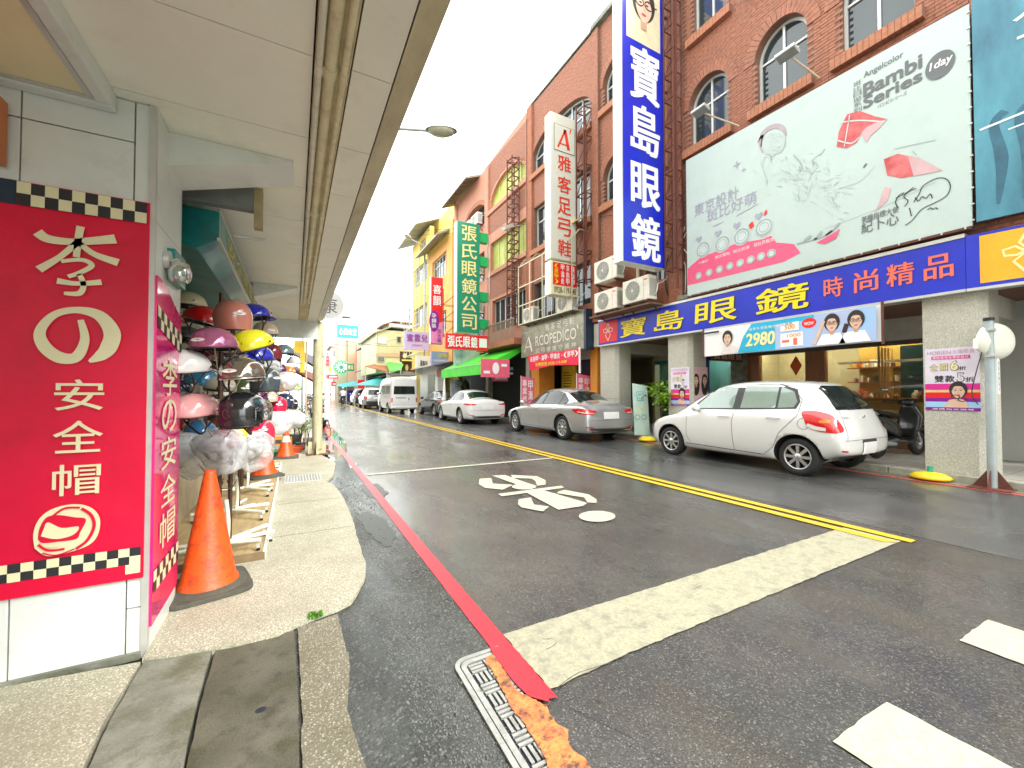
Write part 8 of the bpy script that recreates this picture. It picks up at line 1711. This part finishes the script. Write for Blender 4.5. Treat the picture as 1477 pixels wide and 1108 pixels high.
for i, (pa, pb, pt, y, lb, c) in enumerate(specs):
    t = thing('distant_house', lb, 'building', (PY(pa, 500, y).x, y, 0)); xa_, xb_ = PY(pa, 500, y).x, PY(pb, 500, y).x; z = PY(pa, pt, y).z; m_ = mat('distant_%d' % i, c, .8, var=.2, vs=.6)
    q = MB(); q.box((xa_, y, 0), (xb_+2, y+8, z)); q.build('wall', m_, t); q = MB(); q.prism([(xa_-.3, y-.3, z), (xb_+2.2, y-.3, z), (xb_+2.2, y-.3, z+.25), ((xa_+xb_)/2, y-.3, z+.9), (xa_-.3, y-.3, z+.25)], (0, 8.5, 0)); q.build('roof', MATS['grey_eave'], t)
    for a in range(3):
        for b2 in range(2):
            wx = xa_+(xb_-xa_)*(.15+.42*b2); wz = 2.6+a*2.4
            if wz+1.1 < z: q = MB(); q.box((wx, y-.04, wz), (wx+(xb_-xa_)*.28, y-.0, wz+1.1)); q.build('window', win_glass_pale, t)
# left row beyond the canopy (mostly hidden by it)
for i, (y0, y1, z, c, lb) in enumerate([(13, 24, 6.5, (.55, .50, .42), 'beige left side building behind the far racks and black canopies'), (24, 40, 8, (.50, .40, .35), 'pink grey left side building beyond the beige one'), (40, 75, 7, (.45, .42, .36), 'long grey left side row at the far end of the street')]):
    t = thing('left_row_building', lb, 'building', (-3, y0, 0)); q = MB(); q.box((-9, y0, 0), (-2.4, y1-.1, z)); q.build('wall', mat('left_row_%d' % i, c, .8, var=.2, vs=1), t); q = MB(); 
    for k in range(int((y1-y0)/3)): q.box((-2.42, y0+.5+k*3, 3.6), (-2.38, y0+2.2+k*3, 5.0))
    q.build('window', win_glass_pale, t); q = MB(); q.box((-2.6, y0, 3.0), (-.9, y1-.2, 3.12)); q.build('canopy', MATS['grey_eave'], t)
t = thing('helmet_shop_block', 'upper storeys of the helmet shop above the canopy', 'building', (-4, 4, 3)); q = MB(); q.box((-12, -3, ZC+.24), (-.9, 12.8, 11)); q.box((-12, 3.25, 0), (-1.45, 12.8, ZC+.2)); q.build('wall', mat('block_render', (.55, .53, .46), .7, var=.12, vs=1), t)
# building across the side street and row behind the camera, seen only in reflections
t = thing('corner_block', 'grey corner building across the side street to the right', 'building', (16, -8, 0)); q = MB(); q.box((10, -26, 0), (26, -9, 11)); q.build('wall', mat('corner_block', (.42, .38, .33), .7, var=.2, vs=1), t)
t = thing('near_left_block', 'beige building on the near left corner behind the viewer', 'building', (-8, -14, 0)); q = MB(); q.box((-22, -30, 0), (-1.5, -9, 10)); q.build('wall', mat('near_left_block', (.5, .47, .4), .7, var=.2, vs=1), t)

# ================================================================ MARKET CANOPIES, RIGHT FAR
teal_c = mat('canopy_teal', (.03, .50, .50), .5, var=.1, vs=.6); black_c = mat('canopy_black', (.03, .03, .03), .6, var=.2); brown_c = mat('canopy_brown', (.30, .10, .03), .6, var=.2)
def canopy(name, lb, pts, m, legs=True, cat='canopy'):
    """pts: (px,py,y) corners of a sloping sheet"""
    P_ = [PY(*p) for p in pts]; c = sum(P_, Vector())/len(P_); t = thing(name, lb, cat, c); q = MB(); q.prism(P_, (0, 0, .06)); q.build('sheet', m, t)
    if legs:
        q = MB()
        for p in P_[:2]: q.cyl((p.x, p.y+.05, 0), p, .04, n=6)
        q.build('pole', alu, t)
    return t
canopy('market_canopy', 'large teal canopy left of the white van', [(512,556,40),(553,557,36),(564,541,44),(546,545,50)], teal_c)
canopy('market_canopy', 'smaller teal canopy farther down the street', [(484,557,60),(500,559,56),(514,550,62),(500,551,70)], teal_c)
canopy('market_canopy', 'teal canopy between the two others above the dark suv', [(500,558,52),(516,558,48),(530,547,54),(516,549,60)], mat('canopy_teal_deep', (.02, .30, .32), .5))
canopy('market_canopy', 'brown peaked canopy sheet above the white van', [(527,529,38),(558,537,34),(566,533,38),(553,523,44)], brown_c)
canopy('market_canopy', 'bright green canopy sheet right of the brown one', [(562,536,33),(578,534,31),(582,526,36),(556,522,42)], awn)
canopy('market_canopy', 'black canopy sheet behind the teal ones', [(524,548,50),(560,540,40),(575,537,44),(545,536,56)], black_c)
canopy('market_canopy', 'dark canopy over the shops behind the van', [(560,541,32),(597,543,29),(598,538,31),(575,535,38)], MATS['dark_awning'])
for i, (px_, py_, y, m_, lb) in enumerate([(505, 575, 56, 'banner_navy', 'navy blue market tarpaulin under the teal canopies'), (521, 560, 46, 'sign_red', 'small red tarpaulin by the dark suv')]):
    p0 = PY(px_-5, py_+6, y); p1 = PY(px_+6, py_-12, y); q = MB(); q.box((p0.x, y, max(.1, p0.z)), (p1.x, y+.06, p1.z)); tag(q.build('tarpaulin', MATS[m_]), lb, 'tarpaulin')
# ================================================================ FAR LEFT CLUTTER BEYOND THE RACKS
canopy('shop_canopy', 'black shop canopy beyond the helmet racks on the left', [(418,510,12),(452,530,11),(452,517,13),(424,503,15)], black_c, False)
canopy('shop_canopy', 'maroon lower canopy beneath the black one on the left', [(420,535,13),(452,552,12),(452,541,13),(424,530,15)], mat('canopy_maroon', (.22, .05, .03), .6), False)
t = thing('yellow_banner_flag', 'yellow shop banner hanging on a thin pole beyond the racks', 'banner', PY(435, 510, 10.5)); p0 = PY(424, 515, 10.5); p1 = PY(440, 492, 10.5); q = MB(); q.box((p0.x, 10.5, p0.z+.1), (p1.x, 10.53, p1.z)); q.box((p1.x-.1, 10.5, p0.z-.35), (p1.x, 10.53, p0.z+.1)); q.build('cloth', mat('flag_yellow', (.82, .55, .05), .5), t); q = MB(); q.cyl((p1.x+.03, 10.5, .05), (p1.x+.03, 10.5, p1.z), .02, n=6); q.build('pole', MATS['pipe_tan'], t)
for i, (px_, py_, y, s, n, col, lb) in enumerate([(434, 608, 10.2, .55, 200, leaf_l, 'yellow green potted plants beyond the racks'), (425, 620, 11.5, .8, 200, leaf_d, 'dark leafy plant behind the small far cone'), (445, 612, 11, .6, 150, leaf_d, 'dark shrub just left of the round post')]):
    p = PY(px_, py_, y); fplant(p.x, p.y, .04, s, n, col, 'potted_plant', lb, 'potted plant', 1.1, .07, pot_b)
for i, (px_, y, c, lb) in enumerate([(405, 9.4, (.05, .22, .08), 'green basin on the ground beyond the racks'), (423, 9.9, (.55, .08, .03), 'red orange basin by the far small cone')]):
    p = PY(px_, 630, y); q = MB(); q.lathe([(.16, 0), (.22, .12), (.23, .13), (.21, .12), (.15, .02), (.001, .02)], 20, mat('basin_%d' % i, c, .4), Matrix.Translation((p.x, y, .03))); tag(q.build('basin'), lb, 'basin')
# stall goods along the left pavement far away
rs2 = random.Random(11); gc = [(.7, .1, .05), (.8, .6, .5), (.1, .4, .15), (.75, .72, .65), (.8, .35, .05), (.1, .2, .5), (.5, .1, .3)]
cn2 = ['red', 'peach', 'green', 'cream', 'orange', 'blue', 'plum']; cnt = [0]*7
for i in range(9):
    y = 11+rs2.random()*10; x = -1.4+rs2.random()*1.1; c = rs2.randrange(7); h = rs2.uniform(.2, .6); q = MB(); q.box((x, y, .03), (x+rs2.uniform(.3, .5), y+.4, .03+h), mat('crate_%d' % c, gc[c], .6, var=.2))
    q.box((x+.03, y-.01, .06+h*.1), (x+.3, y, h*.8), mat('crate_dark', (.1, .08, .06), .7)); cnt[c] += 1; tag(q.build('stall_crate'), od[cnt[c]-1]+' '+cn2[c]+' goods crate on the left pavement far beyond the round post', 'crate', 'crates on the far left pavement')
# scooters parked far away
far_cols = [sc_black, sc_silver, carpaint('scred', (.5, .03, .03)), carpaint('scwhite', (.7, .7, .7)), carpaint('scblue', (.05, .1, .4))]
base = None
for i, (x, y, rz) in enumerate([(.9, 17, 95), (.95, 19, 80), (.9, 21, 85), (1.0, 24, 100), (1.0, 27, 80), (1.1, 31, 95), (1.1, 36, 85), (1.1, 42, 95), (5.0, 52, 90), (5.2, 56, 95)]):
    if i == 0: base = make_scooter('parked scooter far down the street at the left kerb', (x, y, 0), R_(rz), sc_silver, False, 'scooters parked far down the left kerb')
    else:
        o = dup(base); o.location = (x, y, 0); o.rotation_euler = (0, 0, R_(rz)); o['label'] = (od[i]+' parked scooter down the street from the round post, at the left kerb') if i < 8 else ['scooter standing left of the far dark suv', 'scooter just beyond the one left of the far dark suv'][i-8]
# dark scooter mirror edge right of the post
# ================================================================ CYCLIST
def skin_person(parent, name, joints, edges, radii, m, lvl=1):
    me = bpy.data.meshes.new(name); me.from_pydata(joints, edges, []); o = bpy.data.objects.new(name, me); COL.objects.link(o)
    sk_ = o.modifiers.new('skin', 'SKIN'); me.skin_vertices[0].data
    for i, r in enumerate(radii): me.skin_vertices[0].data[i].radius = (r, r)
    me.skin_vertices[0].data[0].use_root = True; s_ = o.modifiers.new('s', 'SUBSURF'); s_.levels = lvl; s_.render_levels = lvl
    return o
def person_on_bike(label, loc, rz, shirt):
    t = thing('bicycle', 'dark bicycle ridden away by the person in white far down the street', 'bicycle', loc, rz)
    for x in (-.52, .52):
        q = MB(); q.tube([(x+.32*math.cos(a), 0, .33+.32*math.sin(a)) for a in (k*2*math.pi/24 for k in range(25))], .018, 6, rubber)
        for k in range(6): a = k*math.pi/6; q.bar((x-.3*math.cos(a), 0, .33-.3*math.sin(a)), (x+.3*math.cos(a), 0, .33+.3*math.sin(a)), .004, m=alu)
        q.build('wheel', None, t, world=False)
    q = MB(); 
    for a, b_ in (((-.52, .33), (-.15, .75)), ((-.52, .33), (-.05, .30)), ((-.05, .30), (-.18, .85)), ((-.05, .30), (.38, .78)), ((-.15, .72), (.38, .85)), ((.52, .33), (.36, .95))): q.cyl((a[0], 0, a[1]), (b_[0], 0, b_[1]), .016, n=6)
    q.tube([(.25, -.26, .98), (.36, -.1, 1.0), (.36, .1, 1.0), (.25, .26, .98)], .012, 6); q.build('frame', black, t, world=False); q = MB(); q.obox((-.2, 0, .88), (.24, .15, .06)); q.build('saddle', black, t, world=False, bevel=.02)
    p = thing('person', label, 'person', loc, rz)
    J = [(-.18, 0, .98), (-.12, 0, 1.15), (-.03, 0, 1.36), (.02, 0, 1.48), (.05, 0, 1.62), (0, .19, 1.40), (.12, .24, 1.18), (.27, .25, 1.0), (0, -.19, 1.40), (.12, -.24, 1.18), (.27, -.25, 1.0), (-.14, .10, .93), (.16, .12, .82), (.02, .12, .45), (-.02, .12, .22), (.1, .12, .16), (-.14, -.10, .93), (.22, -.12, .95), (.12, -.12, .58), (.08, -.12, .38), (.2, -.12, .33)]
    E_ = [(0,1),(1,2),(2,3),(3,4),(2,5),(5,6),(6,7),(2,8),(8,9),(9,10),(0,11),(11,12),(12,13),(13,14),(14,15),(0,16),(16,17),(17,18),(18,19),(19,20)]
    Rr = [.14, .135, .15, .055, .095, .065, .045, .035, .065, .045, .035, .095, .075, .055, .04, .035, .095, .075, .055, .04, .035]
    b_ = skin_person(p, 'body', J, E_, Rr, None); mesh_of(b_); b_.parent = p
    sh = mat('shirt_white', (.72, .72, .72), .7); sk2 = mat('skin_tone', (.45, .27, .18), .6); tr = mat('trousers_dark', (.03, .03, .045), .8); sho = mat('shoe_dark', (.02, .02, .02), .6)
    for m_ in (sh, sk2, tr, sho): b_.data.materials.append(m_)
    for f in b_.data.polygons:
        c = f.center; f.use_smooth = True
        f.material_index = 1 if c.z > 1.47 or (c.x > .14 and abs(c.y) > .2) else 0 if c.z > .98 and c.x < .3 else 3 if (c.z < .24 or (c.y < 0 and c.z < .4)) else 2
    q = MB(); q.lathe([(.001, .14), (.07, .125), (.11, .07), (.12, 0), (.115, -.04)], 18, mat('helmet_far', (.35, .37, .38), .2), Matrix.Translation((.05, 0, 1.65)), True, 1.1, 1); q.build('helmet', None, p, world=False)
    q = MB(); q.lathe([(.001, .02), (.02, .01), (.02, -.02), (.001, -.03)], 8, sk2, Matrix.Translation((.15, 0, 1.60))); q.build('nose', None, p, world=False); q = MB(); 
    for s_ in (-1, 1): q.obox((.14, s_*.035, 1.635), (.012, .022, .012), None, black)
    q.build('eyes', None, p, world=False)
person_on_bike('person in a white shirt and grey helmet riding a bicycle far down the street', (3.72, 38, 0), R_(96), None)
# ================================================================ STREET LAMPS AND WIRES
def lamp(label, base, top, tip, size):
    t = thing('street_lamp', label, 'street lamp', base, 0, 'curved arm street lamps'); tip = Vector(tip); top = Vector(top)
    q = MB(); q.cyl(base, (base[0], base[1], top.z), .055*size, n=10); q.build('pole', steel_grey, t); q = MB(); q.tube(smoothpts([(base[0], base[1], top.z), (base[0]+.1*(tip.x-base[0]), base[1]+.1*(tip.y-base[1]), top.z+.1), tip], 6), .032*size, 8); q.build('arm', steel_grey, t)
    d = (tip-top); d.z = 0; d.normalize(); a = math.atan2(d.y, d.x); Mx = Matrix.Translation(tip+d*.3*size)@Matrix.Rotation(a, 4, 'Z'); q = MB(); q.lathe([(.001, .09*size), (.08*size, .085*size), (.15*size, .05*size), (.17*size, 0)], 20, alu, Mx, True, 1.9, 1); q.build('lamp_head', None, t)
    q = MB(); q.lathe([(.16*size, 0), (.14*size, -.05*size), (.09*size, -.09*size), (.001, -.105*size)], 20, mat('lamp_diffuser', (.38, .38, .28), .3), Mx, True, 1.75, 1); q.build('diffuser', None, t)
tp = PY(615, 188, 9.9)
lamp('large street lamp reaching out from the left over the canopy edge', (.48, 11.0, 0), (.48, 11.0, tp.z-.05), (tp.x, tp.y, tp.z), 1.25)
tp = PY(592, 345, 27); lamp('second small street lamp on an arm beside the yellow house', (8.3, 29, 0), (8.3, 29, tp.z+.3), (tp.x, 27, tp.z), 1.2)
tp = PY(491, 457, 26); lamp('third lamp head just right of the round grey sign', (.4, 27, 0), (.4, 27, tp.z-.1), (tp.x, 26, tp.z), 1.1)
def wire(name, lb, a, b_, sag, r=.012):
    pts = [a+(b_-a)*k/16-Vector((0, 0, sag*4*(k/16)*(1-k/16))) for k in range(17)]; q = MB(); q.tube(pts, r, 5); tag(q.build('overhead_wire', black), lb, 'wire', name)
for (pa, ya), (pb, yb), sg_, lb in [(((516, 331), 24), ((655, 330), 22), .1, 'upper thin wire crossing the sky toward the yellow house'), (((516, 339), 24), ((655, 336), 22), .1, 'lower thin wire just under the upper one crossing the sky'), (((655, 329), 22), ((900, 308), 9), .1, 'wire running along the brick facades past the white sign'), (((478, 460), 30), ((600, 472), 40), .2, 'far wire above the cyan sign'), (((478, 488), 30), ((600, 498), 40), .3, 'far wire crossing the cream siding building'), (((478, 497), 30), ((600, 478), 42), .5, 'sagging far wire below the cyan sign')]:
    wire('overhead wires', lb, PY(*pa, ya), PY(*pb, yb), sg_, .010 if ya < 26 else .016)
# shop sign lattice at left of red sign
t = thing('steel_truss', 'empty steel sign truss fixed to the yellow house', 'truss', (7.4, 30, 5)); q = MB(); lattice(q, 6.9, 7.5, 30, 6.3, 7.6, .3, .7, .05); q.bar((6.3, 30, 7.8), (7.5, 30, 7.5), .04); q.build('lattice', steel_grey, t)
